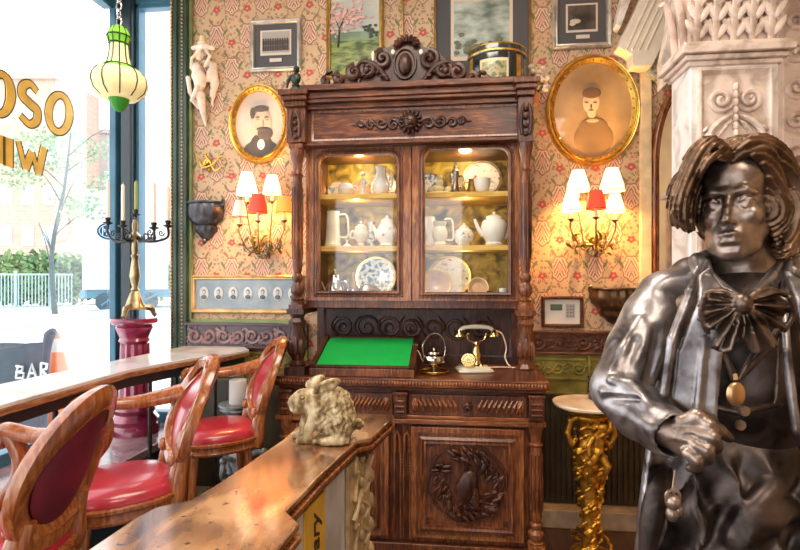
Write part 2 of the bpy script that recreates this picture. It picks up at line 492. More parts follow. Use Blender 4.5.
# ================================================================== SETTING
YW = 3.6           # back wall
XW = -2.5          # shop window plane
zc = 3.8
wl0 = atY(181, 300, YW).x
b = B(); b.box((wl0, YW, 0), (2.6, YW+.15, zc)); struct('wall_back', b, M['paper'])
b = B(); b.box((2.6, -3.2, 0), (2.75, YW+.15, zc)); struct('wall_right', b, M['wallr'])
b = B(); b.box((-2.5, -3.35, 0), (-2.35, -3.2, zc)); b.box((.1, -3.35, 0), (2.75, -3.2, zc)); b.box((-2.35, -3.35, 3.1), (.1, -3.2, zc)); b.box((-2.35, -3.35, 0), (.1, -3.2, .25)); struct('wall_front', b, M['wallr'])  # wall behind the camera, opened to let daylight reach the statue
b = B(); b.box((-2.35, -3.33, .25), (-2.27, -3.22, 3.1)); b.box((.02, -3.33, .25), (.1, -3.22, 3.1)); b.box((-1.2, -3.33, .25), (-1.1, -3.22, 3.1)); b.box((-2.35, -3.33, 3.02), (.1, -3.22, 3.1)); w3 = struct('added_light_window', b, M['blue_paint'])  # unseen window added for pale daylight reflections on the bronze
b = B(); b.box((-2.3, -3.29, .25), (.06, -3.283, 3.06)); struct('pane', b, M['glass'], parent=w3)
prt2 = area('window_portal', (-1.12, -3.34, 1.67), (R(90), 0, 0), 2.4, 2.8, 1, (1, 1, 1)); prt2.data.cycles.is_portal = True
b = B(); b.box((XW-.05, -3.35, -.12), (2.75, YW+.25, 0)); struct('floor', b, M['floor'])
b = B(); b.box((XW-.05, -3.35, zc), (2.75, YW+.25, zc+.1)); struct('ceiling', b, M['plaster'])
b = B(); b.box((XW-.1, -3.35, 0), (XW, YW+.1, .50)); b.box((XW-.1, -3.35, 3.6), (XW, YW+.1, zc)); b.box((XW-.1, -3.35, .5), (XW, -2.6, 3.45))
struct('wall_left', b, M['dark_paint'])
# large shop window: frame, pane, lettering
b = B()
for z0, z1 in ((.50, .62), (3.52, 3.62)): b.box((XW-.06, -2.6, z0), (XW+.02, YW-.02, z1))
for y0 in (-2.6, .2): b.box((XW-.06, y0, .5), (XW+.02, y0+.07, 3.6))
win = struct('window_1', b, M['blue_paint'], .006)
b = B(); b.box((XW-.03, -2.55, .6), (XW-.022, YW-.02, 3.54)); struct('pane', b, M['glass'], parent=win)
def ribbon(b, pts, wd, x, th):
    """painted stroke on the window plane; pts are (px, py)"""
    P3 = [atX(p[0], p[1], x) for p in pts]; n = len(P3)
    if not hasattr(wd, '__len__'): wd = [wd]*n
    wd = [float(np.interp(i/(n-1), np.linspace(0, 1, len(wd)), wd)) for i in range(n)]
    L = []; Rr = []
    for i in range(n):
        t = (P3[min(i+1, n-1)] - P3[max(i-1, 0)]).normalized(); q = Vector((0, -t.z, t.y))
        L.append(P3[i] + q*wd[i]/2); Rr.append(P3[i] - q*wd[i]/2)
    rows = [[L[i], Rr[i], Rr[i] + Vector((th,0,0)), L[i] + Vector((th,0,0))] for i in range(n)]
    b.quadgrid(rows, closed_u=True)
def ellp(cx, cy, rx, ry, a0, a1, n=28):
    return [(cx + rx*math.cos(R(a0+(a1-a0)*i/n)), cy - ry*math.sin(R(a0+(a1-a0)*i/n))) for i in range(n+1)]
def bez(P, n=24):
    P = [Vector((p[0], p[1], p[2] if len(p) > 2 else 0)) for p in P]; out = []
    k = len(P)
    for i in range(k-1):
        p0 = P[max(i-1,0)]; p1 = P[i]; p2 = P[i+1]; p3 = P[min(i+2,k-1)]
        m = max(2, n//(k-1))
        for j in range(m + (1 if i == k-2 else 0)):
            t = j/m; out.append(.5*((2*p1)+(-p0+p2)*t+(2*p0-5*p1+4*p2-p3)*t*t+(-p0+3*p1-3*p2+p3)*t**3))
    return out
glyphs = {
 'letter_o': ([(ellp(59, 113.5, 10.5, 18.5, 0, 360), [.055,.035,.055,.035,.055])]),
 'letter_s': ([(bez([(37,92),(30,84),(23,86),(22,95),(30,104),(37,111),(36,121),(29,124),(20,115)], 40), [.028,.05,.05,.028])]),
 'letter_c': ([(ellp(0, 94, 10.5, 20, 150, -150), [.03,.035,.06,.035,.03])]),
 'letter_w': ([([(44,147),(38,174)], .045), ([(38,174),(32,152)], .026), ([(32,152),(25,169)], .045), ([(25,169),(18,141)], .026)]),
 'letter_i': ([([(9,138),(9,167)], .045)]),
 'letter_n': ([([(0,135),(0,164)], .032), ([(0,164),(-14,130)], .04), ([(-14,130),(-14,160)], .032)]),
}
M['sign_gold'] = plain('gold_leaf_paint', (.86, .52, .08), .35, .25, var=.2, scale=9)
M['outline'] = plain('dark_outline_paint', (.10, .07, .02), .5)
for k, strokes in glyphs.items():
    b = B()
    for q_, (pts, w) in enumerate(strokes): ribbon(b, pts, w, XW-.012+.0006*q_, .003)
    lt = obj(k, b, M['sign_gold'], win)
    b = B()
    for q_, (pts, w) in enumerate(strokes): ribbon(b, pts, [q+.018 for q in w] if hasattr(w, '__len__') else w+.018, XW-.019+.0006*q_, .003)
    obj('outline', b, M['outline'], lt)
# corner post and narrow return pane
pa = atY(113, 200, YW+.1).x; pb = atY(141, 200, YW+.1).x; pc = atY(172, 200, YW+.1).x
b = B(); b.box((XW-.012, YW-.03, 0), (XW+.04, YW+.1, zc)); b.box((XW+.04, YW+.03, 0), (pb-.085, YW+.13, zc))
struct('trim_2', b, M['blue_paint'], .008)
b = B(); b.box((pb-.085, YW-.02, 0), (pb, YW+.13, zc)); struct('trim_3', b, M['dark_paint'], .01)
zt = atY(160, 8, YW+.1).z
b = B(); b.box((pb, YW+.03, zt), (wl0+.02, YW+.12, zc)); b.box((pb, YW+.03, 0), (wl0+.02, YW+.12, .62))
b.box((pb, YW+.03, .62), (pb+.025, YW+.12, zt)); b.box((wl0-.03, YW+.03, .62), (wl0, YW+.12, zt)); b.box((pb, YW+.03, zt-.03), (wl0, YW+.10, zt))
w2 = struct('window_2', b, M['blue_paint'], .006)
b = B(); b.box((pb, YW+.07, .6), (wl0, YW+.075, zt)); struct('pane', b, M['glass'], parent=w2)
# tall beaded frame at the end of the wallpapered wall
M['green_trim'] = plain('dark_green_frame_paint', (.035, .065, .045), .35, var=.3, scale=8)
fx0 = atY(171, 200, YW-.05).x; fx1 = atY(187, 200, YW-.05).x
zb = atY(180, 322, YW-.03).z
b = B(); b.box((fx0, YW-.06, .5), (fx1, YW+.05, zc)); b.box((fx0+.028, YW-.075, .5), (fx0+.055, YW-.06, zc))
t1 = struct('trim_1', b, M['green_trim'], .006)
b = B(); zz = .55
while zz < zc: b.ell((fx0+.012, YW-.065, zz), (.011, .011, .011), n=6, m=5); b.ell((fx1-.03, YW-.065, zz+.01), (.007, .009, .008), n=6, m=4); zz += .026
o = obj('beading', b, plain('gilt_beads', (.62, .42, .20), .35, .8), t1)
M['green_strip'] = plain('sage_green_paint', (.20, .26, .10), .4, var=.2)
cabL = atY(292, 300, YW).x
b = B(); b.box((fx1, YW-.03, zb), (fx1+.022, YW, zc)); b.box((fx1, YW-.03, zb-.012), (cabL+.1, YW, zb+.022)); struct('trim_4', b, M['green_strip'], .004)

def scroll_pts(cx, cz, r, y, turns=1.3, a0=0, s=1, n=22, lift=.006, rmin=.15):
    out = []
    for i in range(n+1):
        t = i/n; a = a0 + s*turns*2*PI*t; rr = r*(1-(1-rmin)*t)
        out.append(Vector((cx+rr*math.cos(a), y-lift*t, cz+rr*math.sin(a))))
    return out
def scroll_band(b, x0, x1, z, h, y, n, th=None, seed=1):
    """running acanthus scroll carved along a band"""
    rnd = random.Random(seed); th = th or h*.085; w = (x1-x0)/n
    for i in range(n):
        cx = x0 + w*(i+.5); s = 1 if i % 2 else -1
        b.tube(scroll_pts(cx, z, h*.40, y, 1.4, PI if s > 0 else 0, s, 18), [th, th*1.1, th*.7], 6)
        b.ell((cx, y, z), (h*.09, h*.07, h*.09), n=7, m=5)
        b.tube(bez([(cx-w*.5, y, z-s*h*.36), (cx-w*.2, y-.003, z-s*h*.1), (cx-w*.38, y-.004, z+s*h*.2)], 8), [th, th, th*.3], 6)
        for k in range(4):
            a = rnd.uniform(0, 2*PI); q = h*.42
            b.ell((cx+q*math.cos(a)*1.1, y, z+q*math.sin(a)*.9), (h*.15, h*.05, h*.06), rot=(0, -a, 0), n=6, m=4)
def rail(name, x0, x1, z0, z1, y, mat, cm, nsc, seed):
    b = B(); b.box((x0, y, z0), (x1, YW, z1)); b.box((x0, y-.025, z1-.018), (x1, y, z1)); b.box((x0, y-.02, z0), (x1, y, z0+.016))
    o = struct(name, b, mat, .004)
    b = B(); scroll_band(b, x0+.02, x1-.02, (z0+z1)/2, (z1-z0)*.80, y-.004, nsc, seed=seed)
    obj('carving', b, cm, o)
    return o
M['rail_dark'] = plain('dark_violet_brown_rail', (.07, .035, .045), .3, var=.3, coat=.3)
M['rail_carve'] = plain('worn_carving', (.24, .15, .15), .35, var=.4, scale=18)
zr1 = atY(240, 323, YW-.06).z; zr0 = atY(240, 349, YW-.06).z
rail('trim_5', fx1-.01, cabL+.12, zr0, zr1, YW-.05, M['rail_dark'], M['rail_carve'], 8, 3)
M['rail_brown'] = wood('rail_oak', (.03, .010, .005), (.11, .035, .018), (.25, .09, .045), .3, 'x')
cabR = atY(538, 300, YW).x
zr1b = atY(580, 331, YW-.06).z; zr0b = atY(580, 355, YW-.06).z
rail('trim_6', cabR-.1, 2.0, zr0b, zr1b, YW-.05, M['rail_brown'], M['rail_brown'], 11, 5)
M['olive'] = plain('olive_embossed_panel', (.26, .20, .035), .38, var=.45, scale=9)
M['olive_dark'] = plain('dark_ribbed_panelling', (.055, .035, .012), .4, var=.4, scale=8)
zo0 = atY(580, 395, YW-.05).z
def olive(name, x0, x1, z0, z1):
    b = B(); b.box((x0, YW-.03, z0), (x1, YW, z1)); x = x0
    while x < x1-.02:
        for za, zb_ in ((z0, z0+.016), (z0+(z1-z0)*.36, z0+(z1-z0)*.42), (z1-.04, z1-.02)): b.box((x+.012, YW-.045, za), (min(x+.40, x1), YW-.03, zb_))
        b.box((x, YW-.05, z0), (x+.016, YW-.03, z1)); x += .41
    o = struct(name, b, M['olive'], .003)
    b = B(); scroll_band(b, x0+.03, x1-.03, z0+(z1-z0)*.66, (z1-z0)*.42, YW-.036, max(3, int((x1-x0)/.13)), seed=9)
    obj('relief', b, M['olive'], o)
olive('trim_7', cabR-.1, 2.0, zo0, zr0b)
olive('trim_8', fx1-.01, cabL+.12, zr0-.22, zr0)
b = B(); b.box((cabR-.1, YW-.03, .12), (2.4, YW, zo0)); x = cabR-.1
while x < 2.35: b.box((x, YW-.045, .14), (x+.022, YW-.03, zo0-.02)); x += .035
b.box((cabR-.1, YW-.06, zo0-.03), (2.4, YW-.03, zo0)); struct('trim_9', b, M['olive_dark'])
b = B(); b.box((fx1-.01, YW-.03, .12), (cabL+.12, YW, zr0-.22)); struct('trim_10', b, M['olive_dark'])
b = B(); b.box((cabR-.02, YW-.14, 0), (2.4, YW, .115)); struct('baseboard_back', b, plain('pale_stone_skirting', (.55, .42, .28), .5, var=.3), .006)
# raised window ledge with tiled top
M['ledge'] = plain('violet_veined_ledge', (.26, .16, .17), .18, var=.55, scale=6, coat=.6)
b = B(); b.box((XW, -2.5, .50), (-1.88, YW, .55)); struct('trim_11', b, M['ledge'], .006)
b = B(); b.box((XW, -2.5, 0), (-1.95, YW, .50)); struct('trim_12', b, M['dark_paint'])

# ================================================================== OUTSIDE
M['street'] = plain('pale_paving', (.80, .80, .80), .8, var=.06, scale=.8)  # one pale paving colour with slight random variation
b = B(); b.box((-60, -25, -.25), (XW-.1, 70, -.12)); o = struct('ground', b, M['street'])
gz = -.12
b = B(); p0 = atZ(-60, 335, gz+.12); p1 = atZ(125, 314, gz+.12)
d = (p1-p0).normalized(); q = Vector((-d.y, d.x, 0))
b.prism([p0-d*8, p1+d*10, p1+d*10+q*3.2, p0-d*8+q*3.2], (0, 0, -.12)); o = obj('kerb', b, plain('grey_blue_kerb', (.35, .42, .46), .8)); o['kind'] = 'structure'
def leafball(b, c, r, n, s, rnd, flat=1):
    for _ in range(n):
        d = Vector((rnd.gauss(0,1), rnd.gauss(0,1), rnd.gauss(0,1))).normalized() * (rnd.random()**.4)
        p = Vector(c) + Vector((d.x*r[0], d.y*r[1], d.z*r[2]))
        a = Vector((rnd.gauss(0,1), rnd.gauss(0,1), rnd.gauss(0,1))).normalized(); e = a.orthogonal()*s*rnd.uniform(.6, 1.3); a = a*s
        v = [b.bm.verts.new(p+x) for x in (-a, e*.5, a, -e*.5)]; b.bm.faces.new(v)
M['leaf'] = plain('pale_green_leaves', (.22, .33, .20), .6, var=.4, scale=.7)
M['hedge'] = plain('hedge_green', (.13, .24, .10), .7, var=.5, scale=.6)
M['bark'] = plain('grey_bark', (.10, .12, .12), .8, var=.2)
rnd = random.Random(4)
def tree(px, py, h, lean, sc, label, name='street_tree'):
    base = atZ(px, py, gz); t = thing(name, label, 'tree', base, group=None)
    b = B(); tip = base+Vector((lean, 0, h))
    tr = bez([tuple(base), tuple(base+Vector((-lean*.2, 0, h*.35))), tuple(base+Vector((lean*.6, 0, h*.7))), tuple(tip)], 12); b.tube(tr, [.12*sc, .085*sc, .06*sc, .03*sc], 7)
    for k in range(11):
        p = tr[3+k % 8]; a = rnd.uniform(0, 2*PI); L = rnd.uniform(1.0, 2.3)*sc
        b.tube([p, p+Vector((math.cos(a)*L*.5, math.sin(a)*L*.5, L*.5)), p+Vector((math.cos(a)*L, math.sin(a)*L, L*.85))], [.035*sc, .02*sc, .008], 5)
    obj('trunk', b, M['bark'], t)
    b = B()
    for k in range(9): leafball(b, base+Vector((rnd.uniform(-2.4, 2.4)*sc, rnd.uniform(-1.5, 1.5)*sc, h*rnd.uniform(.45, 1.0))), (1.0*sc, .9*sc, .45*sc), 110, .09*sc, rnd)
    obj('foliage', b, M['leaf'], t)
tree(55, 316, 8.6, .8, 1.15, 'slim young street tree with forked trunk in front of the fence')
tree(-85, 322, 9.5, -.5, 1.0, 'street tree mostly outside the left edge of the window view')
# hedge, fence, building, truck
b = B(); hp0 = atZ(-40, 309, gz); hp1 = atZ(150, 304, gz); rnd = random.Random(8)
for k in range(26):
    c = hp0.lerp(hp1, k/25)+Vector((0, 2.0, 1.8)); leafball(b, c, (1.7, 1.0, 1.3+rnd.random()*.6), 260, .2, rnd)
tag(obj('hedge', b, M['hedge']), 'long clipped green hedge behind the street fence', 'hedge')
f0 = atZ(-60, 312, gz); f1 = atZ(73, 310, gz); fd = (f1-f0); L = fd.length; fd.normalize(); Mf = Matrix.Translation(f0) @ Matrix.Rotation(math.atan2(fd.y, fd.x), 4, 'Z')
t = thing('street_fence', 'pale blue metal street fence in front of the hedge', 'fence', f0)
fm = plain('pale_blue_railing', (.30, .42, .45), .5)
b = B(); b.box((0, -.03, 1.95), (L, .03, 2.05), Mf); b.box((0, -.03, .15), (L, .03, .23), Mf); obj('rails', b, fm, t)
b = B(); k = 0.
while k < L: b.box((k, -.015, .15), (k+.05, .015, 2.0), Mf); k += .16
obj('bars', b, fm, t)
k = 0.
while k < L:
    b = B(); b.box((k-.06, -.06, 0), (k+.06, .06, 2.2), Mf); obj('post', b, plain('fence_post_paint', (.30, .45, .52), .5) if k == 0 else bpy.data.materials['fence_post_paint'], t); k += 1.7
def building(pxa, pxb, t0, pyt, col, label, nm='brick_building', nf=5, nw=7):
    A = att(pxa, 300, t0); Bq = att(pxb, 300, t0); A.z = Bq.z = gz; top = 1.57+(280-pyt)/F*t0
    d = (Bq-A); L = d.length; d.normalize(); Mb = Matrix.Translation(A) @ Matrix.Rotation(math.atan2(d.y, d.x), 4, 'Z'); H = top-gz
    t = thing(nm, label, 'building', A)
    m, nt, p = _mat(nm+'_brick'); bt = nt.nodes.new('ShaderNodeTexBrick'); bt.inputs['Scale'].default_value = 1.0
    bt.inputs['Color1'].default_value = (*col, 1); bt.inputs['Color2'].default_value = (*[c*.9 for c in col], 1); bt.inputs['Mortar'].default_value = (*[c*1.12 for c in col], 1)
    tcx = nt.nodes.new('ShaderNodeTexCoord'); mpp = nt.nodes.new('ShaderNodeMapping'); mpp.inputs['Rotation'].default_value = (R(90), 0, 0)
    nt.links.new(tcx.outputs['Object'], mpp.inputs[0]); nt.links.new(mpp.outputs[0], bt.inputs[0]); nt.links.new(bt.outputs[0], p.inputs['Base Color']); p.inputs['Roughness'].default_value = .9
    b = B(); b.box((0, 0, 0), (L, 6, H), Mb); b.box((-.2, -.3, H-.4), (L+.2, 0, H), Mb); obj('facade', b, m, t)
    wm = plain(nm+'_window_glass', (.45, .52, .58), .2)
    fr = plain(nm+'_window_frame', (.8, .78, .72), .6)
    for i in range(nf):
        for j in range(nw):
            x = L*(j+.5)/nw; z = 1.2+(H-2)*i/nf
            b = B(); b.box((x-.5, -.10, z), (x+.5, -.01, z+1.7), Mb); w = obj('window', b, fr, t)
            b = B(); b.box((x-.42, -.14, z+.08), (x+.42, -.10, z+1.62), Mb); obj('window_pane', b, wm, w)
    return t
building(-90, 60, 46, 75, (.50, .36, .29), 'pale peach brick building across the street behind the trees')
building(66, 118, 62, 130, (.40, .36, .34), 'pale grey building beyond the white truck', 'grey_building', 3, 3)
building(138, 146, 52, -60, (.46, .33, .30), 'red brick building edge seen through the narrow window pane', 'corner_building', 4, 1)
# white box truck
ta = atZ(80, 311.5, gz); tb = atZ(172, 309.5, gz); d = (tb-ta); L = d.length; d.normalize(); Mt = Matrix.Translation(ta) @ Matrix.Rotation(math.atan2(d.y, d.x), 4, 'Z')
t = thing('box_truck', 'white box truck with a blue oval emblem parked across the street', 'truck', ta)
wt = plain('white_truck_body', (.50, .51, .52), .4)
b = B(); b.box((.1, 0, 1.15), (L-.2, 2.4, 6.6), Mt); obj('cargo_box', b, wt, t, .04)
b = B(); b.box((0, .1, .7), (L, 2.3, 1.15), Mt); b.tube([Mt @ Vector((1.0, -.05, .3)), Mt @ Vector((1.8, -.05, .9)), Mt @ Vector((2.8, -.05, .35)), Mt @ Vector((3.8, -.05, .9))], .07, 6); obj('chassis', b, plain('blue_grey_chassis', (.08, .20, .26), .5), t)
for x in (1.2, L-1.2):
    b = B(); b.lathe([(.02, -.15), (.48, -.15), (.5, -.1), (.5, .1), (.48, .15), (.02, .15)], (0, 0, 0), 20, 'y')
    for v in b.bm.verts: v.co = Mt @ (v.co + Vector((x, .15, .5)))
    obj('wheel', b, plain('tyre_rubber', (.05, .08, .10), .7) if x == 1.2 else bpy.data.materials['tyre_rubber'], t)
oc = atY(106, 231, 1).copy()
def on_truck(px, py):
    n = Mt.to_3x3() @ Vector((0, 1, 0)); dd = ray(px, py); s = (ta - Vector((0, 0, EYE))).dot(n)/dd.dot(n); return Vector((0, 0, EYE)) + dd*s
blue = plain('emblem_blue', (.0, .05, .12), .9, spec=0)
b = B(); nrm = Mt.to_3x3() @ Vector((0, -1, 0))
b.prism([on_truck(112+15*math.cos(a*PI/16), 231+9*math.sin(a*PI/16)) + nrm*.01 for a in range(32)], nrm*.03); em = obj('oval_emblem', b, blue, t)
b = B(); b.tube([on_truck(112+12.8*math.cos(a*PI/16), 231+7*math.sin(a*PI/16)) + nrm*.05 for a in range(32)], .02, 5, closed=True)
for i, x in enumerate((103, 107, 111, 115, 119)):
    b.tube([on_truck(x, 227 if i == 0 else 230) + nrm*.05, on_truck(x-.3, 235) + nrm*.05], .028, 5); b.tube([on_truck(x, 229) + nrm*.05, on_truck(x+2.0, 229.6) + nrm*.05, on_truck(x+1.8, 232) + nrm*.05], .024, 5)
obj('emblem_lettering', b, wt, em)
# pavement barrier with lettering, cone
t = thing('cafe_barrier', 'dark canvas pavement barrier with pale lettering outside the window', 'barrier', att(20, 400, 4.9)*1.0)
def wp(px, py, t=4.9): return att(px, py, t)
navy = plain('dark_navy_canvas', (.035, .055, .075), .6, var=.2)
b = B(); rows = []
for i in range(13):
    px = -40+85*i/12; sag = 345-2*math.sin(i/12*PI)-max(0, (i-9))*1.0; A = wp(px, sag); Z = wp(px, 460)
    rows.append([A, Z, Z+Vector((0, .03, 0)), A+Vector((0, .03, 0))])
b.quadgrid(rows, closed_u=True); obj('canvas', b, navy, t)
b = B(); b.tube(bez([tuple(wp(44, 470)), tuple(wp(45, 385)), tuple(wp(47, 350)), tuple(wp(50, 335)), tuple(wp(55, 331))], 20), [.03, .03, .035, .05, .03], 8); obj('post', b, navy, t)
b = B(); b.tube([wp(-40, 470), wp(-40, 335)], .03, 8); obj('post', b, navy, t)
b = B(); w_ = .012
def wq(px, py): return wp(px, py, 4.86)
for st in ([(16,378),(18,366)], [(16,366),(23,367),(22,371),(16,372)], [(16,372),(24,373),(23,378),(16,378)], [(28,378),(32,364),(36,377)], [(29.5,373),(34,373)], [(41,376),(41,363)], [(41,363),(47,364),(46,369),(41,370)], [(42,370),(47,376)]):
    b.tube([wq(*p) for p in st], w_, 5)
obj('lettering', b, plain('pale_grey_lettering', (.55, .6, .62), .6), t)
cb = att(57, 335, 5.6); cb.z = gz
t = thing('traffic_cone', 'orange traffic cone with white band on the pavement outside', 'cone', cb)
H = 1.57+(280-332)/F*5.6-gz; co = plain('cone_orange', (.50, .12, .03), .5); cw = plain('cone_white', (.4, .38, .36), .5)
def cr_(f): return .018+(1-f)*.26
b = B(); b.box(cb+Vector((-.33, -.33, 0)), cb+Vector((.33, .33, .04))); b.lathe([(cr_(.03), .04), (cr_(.82), H*.82)], cb, 20); obj('body', b, co, t)
b = B(); b.lathe([(cr_(.82), H*.82), (cr_(.94), H*.94)], cb, 20); obj('band', b, cw, t)
b = B(); b.lathe([(cr_(.94), H*.94), (.02, H), (.005, H)], cb, 20); obj('tip', b, co, t)
# ================================================================== CABINET
YB = 2.98; YH = 3.12; YC = 3.03
def X(px, Y): return atY(px, 280, Y).x
def Z(py, Y, px=412): return atY(px, py, Y).z
cxm = X(412, YB)
cab = thing('carved_cabinet', 'tall carved dark oak display cabinet with two glazed doors and green topped desk shelf', 'cabinet', (cxm, (YB+YW)/2, 0))
bx0, bx1 = X(279, YB), X(546, YB)
zt1 = Z(378, YB); zt0 = Z(389, YB)
# base
b = B(); b.box((bx0+.04, YB+.03, .09), (bx1-.04, YW-.02, zt0)); b.box((bx0+.01, YB, 0), (bx1-.01, YW-.02, .09)); obj('base', b, M['cab'], cab, .006)
b = B(); b.box((bx0-.015, YB-.035, zt0+.012), (bx1+.015, YW-.02, zt1)); b.box((bx0, YB-.015, zt0-.008), (bx1, YW-.02, zt0+.012)); wt_ = obj('worktop', b, M['cab_x'], cab, .006)
b = B(); x = bx0
while x < bx1: b.ell((x, YB-.036, (zt0+zt1)/2+.005), (.008, .006, .013), n=6, m=4); x += .017
obj('gadroon_edge', b, M['cab_light'], wt_)
zd1, zd0 = Z(394, YB), Z(415, YB)
def drawer(pxa, pxb):
    xa, xb = X(pxa, YB), X(pxb, YB); b = B(); b.box((xa, YB-.002, zd0), (xb, YB+.05, zd1)); d = obj('drawer', b, M['cab'], cab, .004)
    b = B(); mid = (xa+xb)/2; zc_ = (zd0+zd1)/2; hh = (zd1-zd0)*.30; n = 9
    for s in (-1, 1):
        for i in range(n):
            x = mid + s*(.05+(xb-xa-.16)/2*i/n)
            b.tube([(x, YB-.004, zc_-hh), (x+s*.012, YB-.016, zc_), (x+s*.034, YB-.004, zc_+hh)], [.004, .010, .004], 6)
        b.ell((mid+s*((xb-xa)/2-.035), YB-.004, zc_), (.022, .012, hh*1.1), n=10, m=6)
    obj('gadroon_carving', b, M['cab_light'], d)
    b = B(); b.ell((mid, YB-.012, zc_), (.03, .022, .026), n=10, m=7); b.ell((mid-.012, YB-.032, zc_+.008), (.007,)*3, n=6, m=4); b.ell((mid+.012, YB-.032, zc_+.008), (.007,)*3, n=6, m=4)
    b.tube([(mid+.014*math.cos(a*PI/6), YB-.036, zc_-.018+.016*math.sin(a*PI/6)) for a in range(12)], .0035, 5, closed=True); obj('mask_pull', b, M['cab_dark'], d)
drawer(409, 527); drawer(293, 393)
def block(pxa, pxb, carved=True):
    xa, xb = X(pxa, YB), X(pxb, YB); b = B(); b.box((xa, YB-.022, zd0-.012), (xb, YB+.05, zd1+.01)); b.box((xa-.005, YB-.03, zd1-.004), (xb+.005, YB+.03, zd1+.012))
    for i in range(3): b.tube([(xa+.01, YB-.026, zd0+.02+i*.03), (xb-.01, YB-.026, zd0+.02+i*.03)], .009, 6)
    obj('bracket_block', b, M['cab'], cab, .003)
block(394, 407); block(529, 544); block(280, 292)
b = B(); zm = Z(421, YB); b.box((bx0+.02, YB-.02, zm-.012), (bx1-.02, YB+.03, zm+.014)); b.box((bx0+.03, YB-.008, zm+.014), (bx1-.03, YB+.03, zd0)); obj('rail_moulding', b, M['cab_lightx'], cab, .004)
zD1, zD0 = Z(426, YB), .13
def rect(x0, z0, x1, z1): return [(x0, z0), (x1, z0), (x1, z1), (x0, z1)]
def base_door(pxa, pxb):
    xa, xb = X(pxa, YB), X(pxb, YB)
    b = B(); b.box((xa, YB-.012, zD0), (xb, YB+.04, zD1)); d = obj('door', b, M['cab_light'], cab, .005)
    b = B(); fw = .085
    b.ring(rect(xa+fw, zD0+fw, xb-fw, zD1-fw), [(0, 0), (.035, 0), (.035, .012), (.022, .022), (.010, .016), (0, .02)], YB-.012)
    b.ring(rect(xa+fw-.05, zD0+fw-.05, xb-fw+.05, zD1-fw+.05), [(-.006, 0), (.006, 0), (.006, .006), (-.006, .006)], YB-.012)
    obj('door_moulding', b, M['cab'], d)
    # trophy relief: two birds, leaves and ribbon in an oval
    x0, x1, z0, z1 = xa+fw, xb-fw, zD0+fw, zD1-fw
    b = B(); b.box((x0, YB-.016, z0), (x1, YB, z1)); pn = obj('carved_panel', b, M['cab'], d)
    b = B(); cx, cz = (x0+x1)/2, (z0+z1)/2+.01; rx, rz = (x1-x0)*.47, (z1-z0)*.47; rnd = random.Random(3); y = YB-.018
    b.ring([(cx+rx*math.cos(a*PI/24)*(1+.04*math.sin(a*PI/4)), cz+rz*math.sin(a*PI/24)) for a in range(48)], [(-.008, 0), (.008, 0), (.004, .009), (-.004, .009)], y)
    # hanging pheasant
    b.ell((cx-.005, y-.018, cz-.02), (.060, .036, .105), rot=(0, .35, 0), n=12, m=9); b.tube(bez([(cx-.03, y-.02, cz-.08), (cx-.055, y-.028, cz-.12), (cx-.045, y-.03, cz-.16)], 8), [.018, .012, .012], 7)
    b.ell((cx-.043, y-.032, cz-.165), (.016, .014, .014), n=8, m=6); b.tube([(cx-.043, y-.034, cz-.17), (cx-.035, y-.038, cz-.19)], [.006, .001], 5)
    for k in range(5): b.tube(bez([(cx+.015+k*.005, y-.015, cz+.04), (cx+.03+k*.008, y-.022, cz+.10), (cx+.02+k*.014, y-.012, cz+.15)], 8), [.008, .007, .002], 5)
    for s in (-1, 1):
        for k in range(7): b.tube(bez([(cx+s*.012, y-.03, cz-.01-k*.012), (cx+s*.05, y-.034, cz-.02-k*.016), (cx+s*.07, y-.02, cz-.06-k*.016)], 8), [.007, .009, .002], 5)
    b.ell((cx+.045, y-.010, cz-.07), (.03, .02, .055), rot=(0, -.5, 0), n=10, m=8); b.ell((cx+.065, y-.018, cz-.13), (.014, .014, .014), n=8, m=5)
    b.tube([(cx-.02, y-.01, cz+.06), (cx+.02, y-.016, cz+.14), (cx+.0, y-.01, cz+.165)], .006, 5)
    for k in range(120):
        a = rnd.uniform(0, 2*PI); q = rnd.uniform(.58, 1.0); px_, pz_ = cx+rx*.93*q*math.cos(a), cz+rz*.93*q*math.sin(a)
        an = a+rnd.uniform(.4, 1.2); L = rnd.uniform(.035, .065)
        b.ell((px_, y-rnd.uniform(.006, .026), pz_), (L*.55, .012, L*.22), rot=(0, -an, 0), n=7, m=5)
    for k in range(16): a = rnd.uniform(0, 2*PI); b.ell((cx+rx*.8*math.cos(a), y-.016, cz+rz*.8*math.sin(a)), (.010,)*3, n=6, m=5)
    for sx in (-1, 1):
        for sz in (-1, 1): b.tube(scroll_pts(cx+sx*rx*1.0, cz+sz*rz*1.0, .022, y, 1, 0, sx*sz, 12), .005, 5)
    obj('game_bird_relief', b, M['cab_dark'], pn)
    return xa, xb
base_door(411, 524); base_door(290, 389)
b = B()
for pxc in (397.5, 407):
    x = X(pxc, YB); b.tube([(x-.012, YB-.014, Z(452, YB)), (x-.012, YB-.014, Z(436, YB)), (x, YB-.014, Z(431, YB)), (x+.012, YB-.014, Z(436, YB)), (x+.012, YB-.014, Z(452, YB))], .005, 5)
    b.box((x-.02, YB-.010, zD0), (x-.016, YB+.01, zD1)); 
    z = zD0
    while z < zD1-.05: b.ell((x+.018, YB-.012, z), (.005, .005, .007), n=5, m=4); z += .016
obj('centre_stile', b, M['cab_light'], cab)
